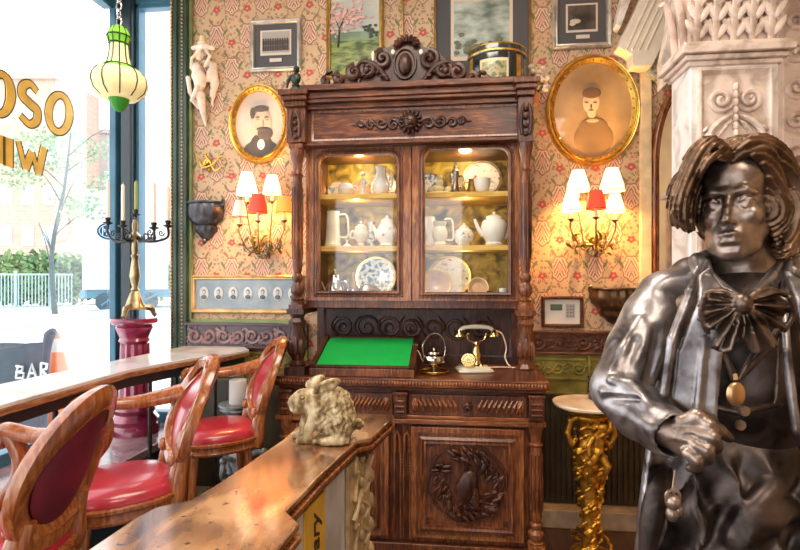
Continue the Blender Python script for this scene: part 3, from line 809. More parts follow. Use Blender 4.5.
def turned(px, Y, z0, z1, r, mat, name='turned_column', fl=True):
    x = X(px, Y); h = z1-z0
    pr = [(r*1.35, 0), (r*1.35, .04), (r*1.1, .045), (r*1.3, .06), (r*.8, .075), (r*1.25, .10), (r*1.3, .13), (r*.75, .16), (r*1.05, .18), (r*1.05, .20), (r*.7, .215), (r*.95, .26), (r, .5), (r*.95, .76), (r*.85, .80), (r*1.15, .815), (r*.8, .83), (r*.9, .88), (r*1.2, .93), (r*1.35, .95), (r*1.35, 1)]
    b = B(); b.lathe([(q, z0+t*h) for q, t in pr], (x, Y, 0), 18)
    b.box((x-r*1.35, Y-r*1.35, z0), (x+r*1.35, Y+r*1.35, z0+.025)); b.box((x-r*1.35, Y-r*1.35, z1-.025), (x+r*1.35, Y+r*1.35, z1))
    o = obj(name, b, mat, cab)
    b = B()
    for k in range(10):
        a = k*PI/5; b.tube([(x+r*.98*math.cos(a), Y+r*.98*math.sin(a), z0+h*.30), (x+r*1.04*math.cos(a), Y+r*1.04*math.sin(a), z0+h*.5), (x+r*.98*math.cos(a), Y+r*.98*math.sin(a), z0+h*.74)], r*.16, 5)
    obj('fluting', b, M['cab'], o)
turned(536, YB-.0+.0, .10, zd0-.01, .034, M['cab_light']); turned(286, YB, .10, zd0-.01, .034, M['cab_light'])
# side of lower stage posts under the shelf
hx0, hx1 = X(305, YH), X(519, YH)
hz0 = Z(305, YH); hz1 = Z(142, YH)
# upper case
b = B(); w = .03
b.box((hx0, YH+.02, hz0-.01), (hx0+w, YW-.02, hz1)); b.box((hx1-w, YH+.02, hz0-.01), (hx1, YW-.02, hz1)); b.box((hx0, YH, hz0-.02), (hx1, YW-.02, hz0+.03)); b.box((hx0, YH, hz1-.02), (hx1, YW-.02, hz1+.02))
b.box((X(411.5, YH), YH, hz0), (X(412.5, YH), YH+.04, hz1)); obj('upper_case', b, M['cab'], cab, .004)
m, nt, p = _mat('gilt_mottled_lining'); M['lining'] = m
nt.links.new(ramp(nt, noise(nt, 11, 5, dist=1), [(.35, (.09, .06, .012)), (.5, (.46, .30, .03)), (.66, (.78, .55, .08))]), p.inputs['Base Color']); p.inputs['Roughness'].default_value = .45
b = B(); b.box((hx0+w, YW-.045, hz0+.03), (hx1-w, YW-.02, hz1-.02)); obj('back_lining', b, M['lining'], cab)
zs = [Z(192.5, YH+.06), Z(245.5, YH+.06)]
for z in zs: b = B(); b.box((hx0+w, YH+.06, z-.032), (hx1-w, YW-.045, z)); obj('shelf', b, M['shelf'], cab, .003)
zs.append(hz0+.03)
def arch_path(x0, z0, x1, z1, r=.055, n=5):
    pts = [(x0, z0), (x1, z0)]
    for c, a0 in (((x1-r, z1-r), 0), ((x0+r, z1-r), 90)):
        for i in range(n+1): a = R(a0+90*i/n); pts.append((c[0]+r*math.cos(a), c[1]+r*math.sin(a)))
    return pts
def glazed(pxa, pxb, gxa, gxb, gya, gyb):
    xa, xb = X(pxa, YH), X(pxb, YH); za, zb_ = hz0+.025, hz1-.01; ga, gb = X(gxa, YH), X(gxb, YH); g0, g1 = Z(gyb, YH), Z(gya, YH)
    outer = rect(xa, za, xb, zb_); inner = arch_path(ga, g0, gb, g1)
    bm = bmesh.new(); y0, y1 = YH-.022, YH+.012
    def loop(pts, y): return [bm.verts.new((x, y, z)) for x, z in pts]
    # front face ring built by pairing inner points with outer rectangle points
    def proj(x, z):
        cx, cz = (ga+gb)/2, (g0+g1)/2; dx, dz = x-cx, z-cz; s = min(((xb-cx) if dx > 0 else (cx-xa))/max(abs(dx), 1e-6), ((zb_-cz) if dz > 0 else (cz-za))/max(abs(dz), 1e-6)); return (cx+dx*s, cz+dz*s)
    ip = []
    for i in range(len(inner)):
        a, c = inner[i], inner[(i+1) % len(inner)]
        for k in range(6): ip.append((a[0]+(c[0]-a[0])*k/6, a[1]+(c[1]-a[1])*k/6))
    op = [proj(*q) for q in ip]
    for i, q in enumerate(op):          # snap the nearest ray to each corner
        pass
    for cpt in outer:
        j = min(range(len(op)), key=lambda i: (op[i][0]-cpt[0])**2+(op[i][1]-cpt[1])**2); op[j] = cpt
    I0, O0, I1, O1 = loop(ip, y0), loop(op, y0), loop(ip, y1), loop(op, y1); n = len(ip)
    for i in range(n):
        j = (i+1) % n
        bm.faces.new((I0[i], I0[j], O0[j], O0[i])); bm.faces.new((I1[j], I1[i], O1[i], O1[j])); bm.faces.new((I0[j], I0[i], I1[i], I1[j])); bm.faces.new((O0[i], O0[j], O1[j], O1[i]))
    d = obj('glazed_door', bm, M['cab_light'], cab)
    b = B(); b.ring(inner, [(0, 0), (.022, 0), (.022, .010), (.012, .016), (.004, .010), (0, .010)], y0); obj('door_moulding', b, M['cab'], d)
    b = B(); per = [Vector(q) for q in arch_path(ga-.030, g0-.030, gb+.030, g1+.030, .08, 6)]
    for i in range(len(per)):
        a, c = per[i], per[(i+1) % len(per)]; L = (c-a).length; k = 0
        while k < L: q = a.lerp(c, k/L); b.ell((q.x, y0-.003, q.y), (.0065, .006, .0065), n=6, m=4); k += .0165
    obj('beading', b, M['cab'], d)
    b = B(); b.box((ga-.01, YH-.006, g0-.01), (gb+.01, YH-.003, g1+.01)); obj('glass_pane', b, M['cab_glass'], d)
    return d, xa, xb
dl, a_, b_ = glazed(307.5, 411.5, 320, 397.5, 154, 291)
dr, a_, b_ = glazed(412.5, 519, 425, 508, 151, 292)
b = B(); x = X(415.5, YH); z = Z(222, YH); b.ell((x, YH-.024, z), (.007, .004, .012), n=8, m=6); obj('keyhole_plate', b, M['gold_dark'], dr)
# frieze, cornice
Yf = YH-.06
fx_0, fx_1 = X(299, Yf), X(523, Yf); fz0, fz1 = Z(142, Yf)+.0, Z(108, Yf)
b = B(); b.box((fx_0, Yf, fz0), (fx_1, YW-.02, fz1+.02)); b.box((fx_0-.02, Yf-.025, fz0-.012), (fx_1+.02, YW-.02, fz0+.012)); fr_ = obj('frieze', b, M['cab_x'], cab, .005)
b = B(); b.ring(rect(X(314, Yf), fz0+.03, X(517, Yf), fz1-.012), [(0, 0), (.012, 0), (.012, .010), (0, .004)], Yf); zc_ = (fz0+fz1)/2+.01; xc = X(411, Yf)
obj('frieze_moulding', b, M['cab_light'], fr_)
b = B(); rnd = random.Random(2)
for s in (-1, 1):
    for k, (dx, r) in enumerate(((.10, .040), (.17, .036), (.235, .029), (.29, .018))):
        b.tube(scroll_pts(xc+s*dx, zc_+(.006 if k % 2 else -.006), r, Yf-.004, 1.3, PI if s > 0 else 0, (1 if k % 2 else -1)*s, 18), [.011, .010, .006], 6)
        b.ell((xc+s*dx, Yf-.006, zc_), (.009, .008, .009), n=7, m=5)
        b.tube(bez([(xc+s*(dx-.04), Yf-.004, zc_-.012), (xc+s*dx, Yf-.01, zc_+.022), (xc+s*(dx+.035), Yf-.004, zc_)], 8), [.008, .007, .002], 5)
    b.tube([(xc+s*.28, Yf-.004, zc_), (xc+s*.35, Yf-.004, zc_)], [.009, .002], 5)
obj('scroll_carving', b, M['cab_dark'], fr_)
b = B(); b.ell((xc, Yf-.02, zc_+.005), (.045, .04, .048), n=12, m=9)          # lion mask
for k in range(14): a = k*2*PI/14; b.ell((xc+.05*math.cos(a), Yf-.012, zc_+.005+.05*math.sin(a)), (.022, .016, .011), rot=(0, -a, 0), n=7, m=5)
b.ell((xc, Yf-.062, zc_-.010), (.018, .016, .016), n=9, m=6); b.ell((xc-.017, Yf-.052, zc_+.016), (.007,)*3, n=6, m=5); b.ell((xc+.017, Yf-.052, zc_+.016), (.007,)*3, n=6, m=5); b.ell((xc, Yf-.052, zc_-.032), (.02, .012, .008), n=8, m=5)
obj('lion_mask', b, M['cab_dark'], fr_)
cx0, cx1 = X(311, YC), X(517, YC); cz0, cz1 = fz1, Z(85, YC)
b = B(); st = [(0, .0), (.02, .25), (.05, .42), (.06, .72), (.085, 1)]
for i in range(4): o_ = st[i+1][0]; b.box((cx0-.02-o_*.3, Yf-.02-o_, cz0+(cz1-cz0)*st[i][1]), (cx1+.02+o_*.3, YW-.02, cz0+(cz1-cz0)*st[i+1][1]))
cor = obj('cornice', b, M['cab_x'], cab, .004)
b = B(); x = cx0-.01
while x < cx1: b.box((x, Yf-.078, cz0+(cz1-cz0)*.50), (x+.012, Yf-.066, cz0+(cz1-cz0)*.66)); x += .02
obj('dentils', b, M['cab'], cor)
def cap_block(pxa, pxb, pyt, pyb):
    xa, xb = X(pxa, YC-.02), X(pxb, YC-.02); zt_, zb_ = Z(pyt, YC-.06, (pxa+pxb)/2), Z(pyb, YC-.02, (pxa+pxb)/2)
    b = B(); o_ = .03; h = zt_-zb_
    b.box((xa-o_, YC-.10, zt_-.03), (xb+o_, YW-.02, zt_)); b.box((xa-o_*.6, YC-.085, zt_-.055), (xb+o_*.6, YW-.02, zt_-.03)); b.box((xa-.01, YC-.06, zt_-.085), (xb+.01, YW-.02, zt_-.055))
    b.box((xa, YC-.035, zb_), (xb, YW-.02, zt_-.085)); o = obj('column_block', b, M['cab'], cab, .004)
    b = B(); xm = (xa+xb)/2
    for s in (-1, 1):
        b.tube(bez([(xm+s*.02, YC-.038, zb_+.03), (xm+s*.028, YC-.05, zb_+h*.35), (xm+s*.014, YC-.06, zb_+h*.6)], 10), [.010, .012, .006], 6)
    for k in range(4): b.ell((xm, YC-.045, zb_+.03+k*h*.14), (.014, .012, .014), n=8, m=5)
    obj('leaf_carving', b, M['cab_dark'], o)
cap_block(287, 306, 91, 143); cap_block(518, 533, 79, 140)
for px_ in (297.5, 525.5):
    xx = X(px_, YC)
    turned(px_, YC, hz0-.02, Z(142, YC), .030, M['cab'])
    b = B(); zt_ = hz0-.02; h = zt_-zt1
    b.lathe([(.055, 0), (.055, .05*h), (.04, .08*h), (.05, .16*h), (.035, .22*h), (.042, .3*h), (.05, .55*h), (.038, .72*h), (.05, .80*h), (.036, .86*h), (.052, .95*h), (.052, h)], (xx, YC, zt1), 14, flute=lambda a, hh: 1+.08*math.sin(a*6+hh*40))
    b.box((xx-.06, YC-.06, zt1), (xx+.06, YC+.06, zt1+.05)); b.box((xx-.05, YC-.05, zt_-.03), (xx+.05, YC+.25, zt_))
    for s in (-1, 1): b.ell((xx+s*.03, YC-.035, zt1+h*.42), (.022, .02, .05), n=8, m=6)
    b.ell((xx, YC-.045, zt1+h*.45), (.025, .022, .06), n=8, m=6)
    o = obj('figure_support', b, M['cab_dark'] if px_ < 400 else M['cab'], cab)
# recessed back and carving behind the desk shelf
b = B(); b.box((hx0-.04, YW-.06, zt1), (hx1+.04, YW-.02, hz0)); bp = obj('back_panel', b, M['cab_dark'], cab)
b = B(); y = YW-.062; zc_ = (zt1+hz0)/2+.03; xm = X(412, YW)
b.ring(rect(hx0+.02, zt1+.06, hx1-.02, hz0-.05), [(0, 0), (.014, 0), (.014, .010), (0, .005)], y)
for s in (-1, 1):
    for k, (dx, r) in enumerate(((.0, .06), (.14, .075), (.30, .085), (.46, .07))):
        b.tube(scroll_pts(xm+s*dx+.0, zc_, r, y, 1.6, PI*(k % 2), s*(1 if k % 2 else -1), 24), [.010, .011, .006], 6)
        b.tube(bez([(xm+s*(dx+.03), y, zc_-.07), (xm+s*(dx+.08), y-.008, zc_+.01), (xm+s*(dx+.04), y, zc_+.08)], 8), [.006, .012, .003], 5)
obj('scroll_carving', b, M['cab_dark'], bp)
# crest
b = B(); yc = YC-.02; zc0 = cz1; xm = X(406, yc); s1 = (cz1 and (yc/1.0))
def zz(py): return Z(py, yc)
pts = []
for px_, py_ in ((330,85),(340,79),(350,78),(360,72),(369,60),(378,50),(392,46),(396,40),(408,36),(420,41),(424,47),(436,50),(446,60),(456,68),(466,74),(478,76),(492,78),(500,84)): q = atY(px_, py_, yc); pts.append((q.x, yc, q.z))
b.prism(pts, (0, .035, 0)); cr = obj('crest', b, M['cab_dark'], cab)
b = B()
def Q(px_, py_, dy=0): return atY(px_, py_, yc-dy)
b.ell(Q(405, 64, .01), (.040, .035, .062), n=14, m=10); b.ring([(Q(405, 64).x+.062*math.cos(a*PI/14), Q(405, 64).z+.085*math.sin(a*PI/14)) for a in range(28)], [(-.008, 0), (.008, 0), (.004, .014), (-.004, .014)], yc)
for k in range(9):
    a = PI*(k+.0)/8; b.ell((Q(407, 47).x+.055*math.cos(a), yc-.02, Q(407, 46).z+.035*math.sin(a)), (.024, .02, .012), rot=(0, -a, 0), n=8, m=6)
for s in (-1, 1):
    for (px_, py_, r, t_) in ((23, 60, .055, 1.5), (37, 70, .050, 1.4), (51, 73, .045, 1.3), (66, 79, .032, 1.2), (79, 82, .024, 1.1)):
        c = Q(406+s*px_, py_); b.tube(scroll_pts(c.x, c.z, r, yc-.008, t_, PI/2, -s, 20, .018), [.018, .017, .009], 7)
        b.ell((c.x, yc-.014, c.z), (.010,)*3, n=7, m=5)
    b.tube(bez([tuple(Q(406+s*18, 80, .012)), tuple(Q(406+s*30, 66, .02)), tuple(Q(406+s*44, 62, .02)), tuple(Q(406+s*54, 74, .012))], 14), [.014, .018, .014, .006], 7)
    for k in range(12):
        c = Q(406+s*(22+k*5), 76-10*math.sin(k*.7)+k*.6, .015); b.ell(c, (.027, .018, .012), rot=(0, s*k*.9, 0), n=7, m=5)
    b.ell(Q(406+s*40, 70, .03), (.02, .016, .022), n=8, m=6)
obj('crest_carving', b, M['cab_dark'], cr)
b = B()
for px_, py_ in ((393, 52), (421, 52), (373, 56)): b.ell(Q(px_, py_, .03), (.012, .010, .016) if px_ != 373 else (.010, .01, .03), n=8, m=6)
obj('pale_bosses', b, M['cream'], cr)
# finial figure on left block
q = atY(296, 91, YC); b = B()
b.lathe([(.035, 0), (.035, .012), (.02, .018), (.028, .03), (.012, .045)], q, 12); b.ell(q+Vector((0, 0, .072)), (.030, .026, .036), rot=(0, .3, 0)); b.ell(q+Vector((.005, -.008, .122)), (.019, .02, .022)); b.tube([q+Vector((-.02, 0, .09)), q+Vector((-.048, 0, .06)), q+Vector((-.055, 0, .02))], [.014, .010, .006], 6); b.tube([q+Vector((.01, -.02, .12)), q+Vector((.01, -.045, .115))], [.007, .002], 6)
tag(obj('bird_figurine', b, plain('dark_bronze_figure', (.05, .07, .05), .4, .6, var=.4)), 'small dark figurine standing on the left end of the cabinet top', 'figurine')
point('cabinet_lamp', (X(360, YH+.25), YH+.22, hz1-.06), 3.2, (1, .82, .55), .04)
point('cabinet_lamp', (X(465, YH+.25), YH+.22, hz1-.06), 2.6, (1, .80, .5), .04)
point('cabinet_lamp', (X(360, YH+.25), YH+.12, zs[1]-.07), .9, (1, .88, .7), .03)
point('cabinet_lamp', (X(465, YH+.25), YH+.12, zs[1]-.07), .9, (1, .80, .5), .03)
point('cabinet_lamp', (X(360, YH+.25), YH+.12, zs[0]-.07), 1.0, (1, .88, .7), .03)
point('cabinet_lamp', (X(465, YH+.25), YH+.12, zs[0]-.07), 1.0, (1, .80, .5), .03)

# ------------------------------------------------------------------ china
mb, nt, p = _mat('blue_transfer_porcelain')
nt.links.new(ramp(nt, noise(nt, 42, 4), [(.44, (.12, .22, .42)), (.52, (.80, .82, .84))]), p.inputs['Base Color']); p.inputs['Roughness'].default_value = .15; M['blueware'] = mb
mb, nt, p = _mat('floral_porcelain')
nt.links.new(ramp(nt, noise(nt, 34, 3), [(.33, (.50, .10, .10)), (.39, (.84, .76, .66)), (.62, (.86, .80, .70)), (.70, (.35, .36, .16))]), p.inputs['Base Color']); p.inputs['Roughness'].default_value = .15; M['floral'] = mb
M['brownware'] = plain('tan_lustre_pottery', (.55, .34, .20), .3, var=.3, coat=.4)
def spot(px, sh, Y=3.33): q = atY(px, 280, Y); return Vector((q.x, Y, zs[sh]+.001))
def S(n, Y=3.33): return n*Y/F           # pixels -> metres at depth Y
def vessel(name, label, cat, px, sh, prof, mat, Y=3.33, spout=None, handle=None, lid=None, knob=True, grp=None, n=22):
    """prof in pixels (radius, height)"""
    c = spot(px, sh, Y); t = thing(name, label, cat, c, group=grp); k = S(1, Y)
    b = B(); pr = [(max(r*k, .001), h*k) for r, h in prof]; b.lathe(pr, c, n); obj('body', b, mat, t)
    if spout:
        s, z0, z1, out = spout; r0 = s*max(r for r, h in prof)*.8
        b = B(); b.tube(bez([(c.x+r0*k, c.y, c.z+z0*k), (c.x+s*out*k*.8, c.y-.004, c.z+(z0*.6+z1*.4)*k), (c.x+s*out*k, c.y-.006, c.z+z1*k)], 12), [3*k, 2*k, 1.3*k], 8); obj('spout', b, mat, t)
    if handle:
        s, z0, z1, out = handle; r0 = s*max(r for r, h in prof)*.7
        b = B(); b.tube(bez([(c.x+r0*k, c.y, c.z+z0*k), (c.x+s*out*k, c.y, c.z+z0*k), (c.x+s*out*1.05*k, c.y, c.z+(z0+z1)/2*k), (c.x+s*out*.9*k, c.y, c.z+z1*k), (c.x+r0*k*.8, c.y, c.z+z1*k)], 16), 1.1*k, 7); obj('handle', b, mat, t)
    if lid:
        r, z0, hh = lid; b = B(); b.lathe([(r*k, z0*k), (r*.95*k, (z0+hh*.4)*k), (r*.4*k, (z0+hh*.75)*k), (.001, (z0+hh*.8)*k)], c, n)
        if knob: b.ell(c+Vector((0, 0, (z0+hh)*k)), 1.5*k, n=8, m=6)
        obj('lid', b, mat, t)
    return t
def plate(label, px, py, r, mat, Y=3.50, rim=None, sh=None, tilt=12):
    c = atY(px, py, Y); k = S(r, Y); zb_ = zs[sh]; c.z = zb_+k*math.cos(R(tilt))+.002; base = Vector((c.x, Y-.02, zb_))
    t = thing('display_plate', label, 'plate', base)
    Mx = Matrix.Translation(c) @ Matrix.Rotation(R(-tilt), 4, 'X')
    b = B(); b.lathe([(.001, 0), (k*.55, 0), (k*.66, .008), (k, .016), (k, .012), (k*.64, .003), (k*.5, -.006), (.001, -.006)], (0, 0, 0), 32, 'y')
    for v in b.bm.verts: v.co = Mx @ v.co
    obj('plate_body', b, mat, t)
    b = B(); rr = [(k*.90+.0, .0157), (k*.97, .0172), (k*.97, .0165), (k*.90, .0150)]; b.lathe(rr, (0, 0, 0), 32, 'y', caps='loop')
    for v in b.bm.verts: v.co = Mx @ v.co
    obj('rim_band', b, rim or M['gold'], t)
    return t
# left door
plate('patterned cream plate at the back left of the top shelf behind the left glass door', 338, 165, 11, M['floral'], sh=0, Y=3.53)
plate('tan patterned plate behind the white figurine on the top shelf', 360, 162, 11, M['brownware'], sh=0)
plate('cream and blue plate at the back right of the top shelf, left door', 383, 162, 14, M['blueware'], sh=0)
vessel('egg_cup', 'tiny pale blue cup at the left end of the top shelf', 'cup', 332, 0, [(2.5, 0), (1, 1), (.8, 3), (2.8, 6), (3, 8), (2.6, 8), (.1, 5)], plain('pale_blue_glaze', (.45, .62, .70), .15), Y=3.25)
vessel('lidded_dish', 'round white lidded dish on the top shelf behind the left glass door', 'dish', 346, 0, [(4, 0), (7.5, 3), (8.5, 7), (6.5, 11), (3, 13), (.1, 13.5)], M['china'], Y=3.27, handle=(1, 6, 10, 11))
b = B(); c = spot(363, 0, 3.3); k = S(1); b.lathe([(4*k, 0), (4*k, 1.5*k), (3*k, 3*k), (2.4*k, 9*k), (3*k, 13*k), (2.6*k, 17*k), (1.2*k, 19*k)], c, 12); b.ell(c+Vector((0, 0, 22*k)), 2.4*k); b.tube([c+Vector((2*k, 0, 16*k)), c+Vector((5*k, -.01, 13*k)), c+Vector((3*k, -.02, 9*k))], 1*k, 6)
tag(obj('porcelain_figurine', b, M['china']), 'slender white porcelain figurine in the middle of the top left shelf', 'figurine')
vessel('milk_jug', 'large white jug with looped handle on the top shelf, left door', 'jug', 381, 0, [(5, 0), (8, 4), (9, 10), (6, 18), (4.5, 24), (6, 29), (5.4, 29), (4, 24)], M['china'], Y=3.27, handle=(1, 9, 24, 11))
vessel('chocolate_pot', 'tall cream chocolate pot with long curved side handle on the middle shelf', 'pot', 333, 1, [(8.5, 0), (9, 2), (8, 4), (7, 18), (6.3, 33), (7, 36), (6, 36), (5.5, 30)], M['cream'], Y=3.25, handle=(1, 10, 32, 15), n=24)
vessel('sugar_bowl', 'cream lidded sugar bowl with two handles on the middle shelf, left door', 'bowl', 361, 1, [(3.5, 0), (4.5, 1.5), (3, 3), (7.5, 9), (8, 14), (6.5, 17)], M['cream'], Y=3.25, handle=(-1, 9, 15, 10.5), lid=(6.5, 17, 7))
vessel('salt_stand', 'little white footed salt stand between the tall pot and the sugar bowl', 'dish', 347, 1, [(5, 0), (4, 1), (1, 3), (1, 5), (2.5, 7), (.1, 7)], M['china'], Y=3.22)
vessel('teapot', 'floral teapot with gilt details at the right end of the middle shelf, left door', 'teapot', 387, 1, [(6, 0), (8, 1), (7, 3), (11, 9), (11.5, 15), (8, 21), (6, 24)], M['floral'], Y=3.26, spout=(-1, 8, 22, 14), lid=(6, 24, 6))
vessel('blue_vase', 'small pale vase behind the sugar bowl on the middle shelf', 'vase', 371, 1, [(3, 0), (5, 8), (2.5, 20), (4, 27), (3.4, 27)], M['blueware'], Y=3.46)
plate('large blue rimmed plate standing at the back of the bottom shelf, left door', 376, 276, 21, M['blueware'], sh=2, Y=3.48)
vessel('silver_teapot', 'tall silver teapot with domed lid on the bottom shelf', 'teapot', 335, 2, [(7, 0), (8, 1), (5, 3), (9.5, 8), (9, 14), (6.5, 19), (5.5, 21)], M['silver'], Y=3.24, spout=(-1, 6, 18, 14), handle=(1, 7, 17, 13), lid=(5.5, 21, 8))
vessel('silver_bowl', 'low silver lidded bowl in front of the blue rimmed plate', 'bowl', 369, 2, [(9, 0), (10.5, 1), (9, 3), (12, 7), (12, 9), (8, 13), (3, 15), (.1, 15)], M['silver'], Y=3.24, spout=(-1, 4, 9, 17))
vessel('tan_bottle', 'narrow tan bottle beside the silver teapot on the bottom shelf', 'bottle', 353, 2, [(3.5, 0), (4, 8), (3, 16), (1.6, 20), (1.8, 26), (1.4, 26)], M['brownware'], Y=3.40)
# right door
plate('blue and white plate cut by the left edge of the right glass door', 428, 165, 14, M['blueware'], sh=0)
plate('large white plate with red flowers at the right of the top shelf', 482, 170, 19, M['floral'], sh=0, Y=3.48)
vessel('grey_jug', 'slim grey metal jug with dark lid on the top shelf, right door', 'jug', 455, 0, [(5.5, 0), (6, 2), (3.8, 6), (3.2, 15), (4.4, 20), (3.8, 23)], plain('pewter', (.42, .38, .33), .25, .9), Y=3.3, handle=(1, 8, 18, 8), lid=(3.8, 22, 5))
vessel('white_cup', 'white cup with small blue motif in front of the large floral plate', 'cup', 482, 0, [(4, 0), (6, 2), (8, 8), (8.5, 14), (7.8, 14), (6, 4)], M['china'], Y=3.25, handle=(1, 4, 11, 12))
vessel('gilt_jug', 'small gilt jug between the grey jug and the white cup', 'jug', 472, 0, [(3.5, 0), (4.5, 5), (4, 10), (3, 13), (4, 15)], M['gold_dark'], Y=3.3, handle=(-1, 4, 12, 8))
b = B(); c = spot(440, 0, 3.24); k = S(1)
b.box(c+Vector((-10*k, -.02, 0)), c+Vector((9*k, .02, 2*k))); b.ell(c+Vector((-2*k, 0, 5*k)), (6*k, 4*k, 4*k)); b.ell(c+Vector((0, 0, 10*k)), (3.5*k, 3*k, 4*k)); b.ell(c+Vector((0, 0, 15.5*k)), 2.8*k); b.ell(c+Vector((8*k, 0, 4*k)), (3*k, 2.5*k, 3*k)); b.ell(c+Vector((-9*k, 0, 4*k)), (3*k, 2.5*k, 3*k))
tag(obj('porcelain_group', b, plain('pale_yellow_porcelain', (.86, .74, .42), .2, var=.2)), 'pale yellow porcelain figure group at the left of the top right shelf', 'figurine')
vessel('small_cup', 'small pale cup standing beside the grey jug', 'cup', 448.5, 0, [(2.5, 0), (3.5, 2), (4.2, 9), (3.8, 9), (2, 2)], M['cream'], Y=3.37)
vessel('white_vase', 'round topped white vase at the left end of the middle shelf, right door', 'vase', 430, 1, [(4, 0), (5, 4), (3, 10), (4.5, 17), (6.5, 24), (5, 30), (.1, 32)], M['china'], Y=3.36)
vessel('cream_jug', 'cream jug with tall looped handle on the middle shelf, right door', 'jug', 440, 1, [(6, 0), (7, 1.5), (5.5, 4), (8, 10), (7, 16), (5.5, 19), (7.5, 24), (6.8, 24), (5, 19)], M['cream'], Y=3.24, handle=(1, 6, 26, 12.5))
vessel('ginger_jar', 'squat round jar with a red flower on the middle shelf', 'jar', 464, 1, [(6, 0), (9, 4), (9.8, 10), (8, 15), (5, 17)], M['floral'], Y=3.24, lid=(5, 17, 4))
vessel('white_teapot', 'white teapot with curved spout at the right end of the middle shelf', 'teapot', 494, 1, [(8, 0), (9, 1.5), (8, 3), (11, 9), (13, 18), (11, 24), (8, 26)], M['china'], Y=3.24, spout=(-1, 10, 26, 19), handle=(1, 8, 22, 12), lid=(8, 26, 6))
plate('patterned plate leaning in front at the left of the bottom right shelf', 437, 279, 15, M['brownware'], sh=2, Y=3.34, tilt=16)
plate('large openwork cream plate with gilt rings on the bottom right shelf', 450, 276, 21, M['floral'], sh=2, Y=3.47)
plate('small tan saucer standing beside the openwork plate', 478, 278, 10.5, M['brownware'], sh=2, Y=3.36, rim=M['cream'])
vessel('silver_dish', 'flat silver dish lying at the front of the bottom right shelf', 'dish', 470, 2, [(8, 0), (12, 1), (13, 2.2), (12, 2.4), (8, 1.2), (.1, 1.2)], M['silver'], Y=3.22)
vessel('white_beaker', 'small white beaker at the right end of the bottom shelf', 'cup', 503, 2, [(3, 0), (3.5, 5), (4, 11), (3.6, 11), (2.6, 1)], M['china'], Y=3.24)
vessel('dark_stand', 'small dark cup stand at the right of the bottom shelf beside the white beaker', 'stand', 489, 2, [(5, 0), (4, 1), (1.2, 2), (1.2, 5), (3, 8), (.1, 8)], plain('dark_pewter', (.16, .13, .09), .3, .8), Y=3.3)

# ================================================================== THINGS ON THE BACK WALL
def wz(px, py, Y=YW): return atY(px, py, Y)
def picture(name, label, cat, x0, y0, x1, y1, fw, fmat, parts, depth=.03, prof=None, inner_label=None):
    a = wz(x0, y1); c = wz(x1, y0); a.z = min(a.z, wz(x1, y1).z); t = thing(name, label, cat, ((a.x+c.x)/2, YW-.005, a.z))
    k = (c.x-a.x)/(x1-x0); f = fw*k
    b = B(); b.ring(rect(a.x+f, a.z+f, c.x-f, c.z-f), prof or [(0, 0), (f, 0), (f, depth*.7), (f*.7, depth), (f*.35, depth*.75), (f*.15, depth*.8), (0, depth*.55)], YW-.001); obj('frame', b, fmat, t)
    yy = YW-.010
    for i, (nm, l, r, bt, tp, mt) in enumerate(parts):    # fractions of the opening
        ox0, ox1, oz0, oz1 = a.x+f, c.x-f, a.z+f, c.z-f
        b = B(); y_ = yy-.0025*i; b.box((ox0+(ox1-ox0)*l, y_, oz0+(oz1-oz0)*bt), (ox0+(ox1-ox0)*r, y_+.004, oz0+(oz1-oz0)*tp)); obj(nm, b, mt, t)
    return t, (a.x+f, c.x-f, a.z+f, c.z-f)
M['silver_fr'] = plain('silver_leaf_frame', (.55, .53, .48), .3, .7, var=.3, scale=20)
M['gold_fr'] = plain('dull_gold_frame', (.45, .29, .09), .35, .8, var=.3, scale=20)
M['mat_dark'] = plain('dark_grey_mount', (.085, .082, .085), .7)
M['mat_pale'] = plain('pale_mount', (.72, .60, .48), .8)
def photo_mat(name, cols, sc=9, stretch=None):
    m, nt, p = _mat(name); nt.links.new(ramp(nt, noise(nt, sc, 4, stretch), cols), p.inputs['Base Color']); p.inputs['Roughness'].default_value = .35; p.inputs['Coat Weight'].default_value = .5; return m
M['old_photo'] = photo_mat('old_group_photograph', [(.38, (.12, .10, .09)), (.6, (.48, .43, .37))], 20)
t, (xa, xb, za, zb_) = picture('framed_photograph', 'silver framed old group photograph on dark mount, high left of the cabinet', 'picture', 251, 19, 302, 71, 4.2, M['silver_fr'],
    [('mount', 0, 1, 0, 1, M['mat_dark']), ('inner_mount', .14, .86, .28, .86, M['mat_pale']), ('photograph', .18, .82, .33, .82, plain('photo_pale_sky', (.42, .38, .33), .4)), ('name_plate', .36, .64, .12, .20, M['mat_pale'])])
b = B(); w_, h_ = xb-xa, zb_-za; rnd = random.Random(5)
for i in range(11):
    for r_ in range(2):
        x = xa+w_*(.22+.056*i); z = za+h_*(.38+.13*r_); b.box((x-.007, YW-.0225, z), (x+.007, YW-.0175, z+.03)); b.ell((x, YW-.020, z+.038), (.006, .002, .008), n=6, m=4)
obj('group_of_people', b, plain('photo_dark_figures', (.07, .06, .055), .5), t)
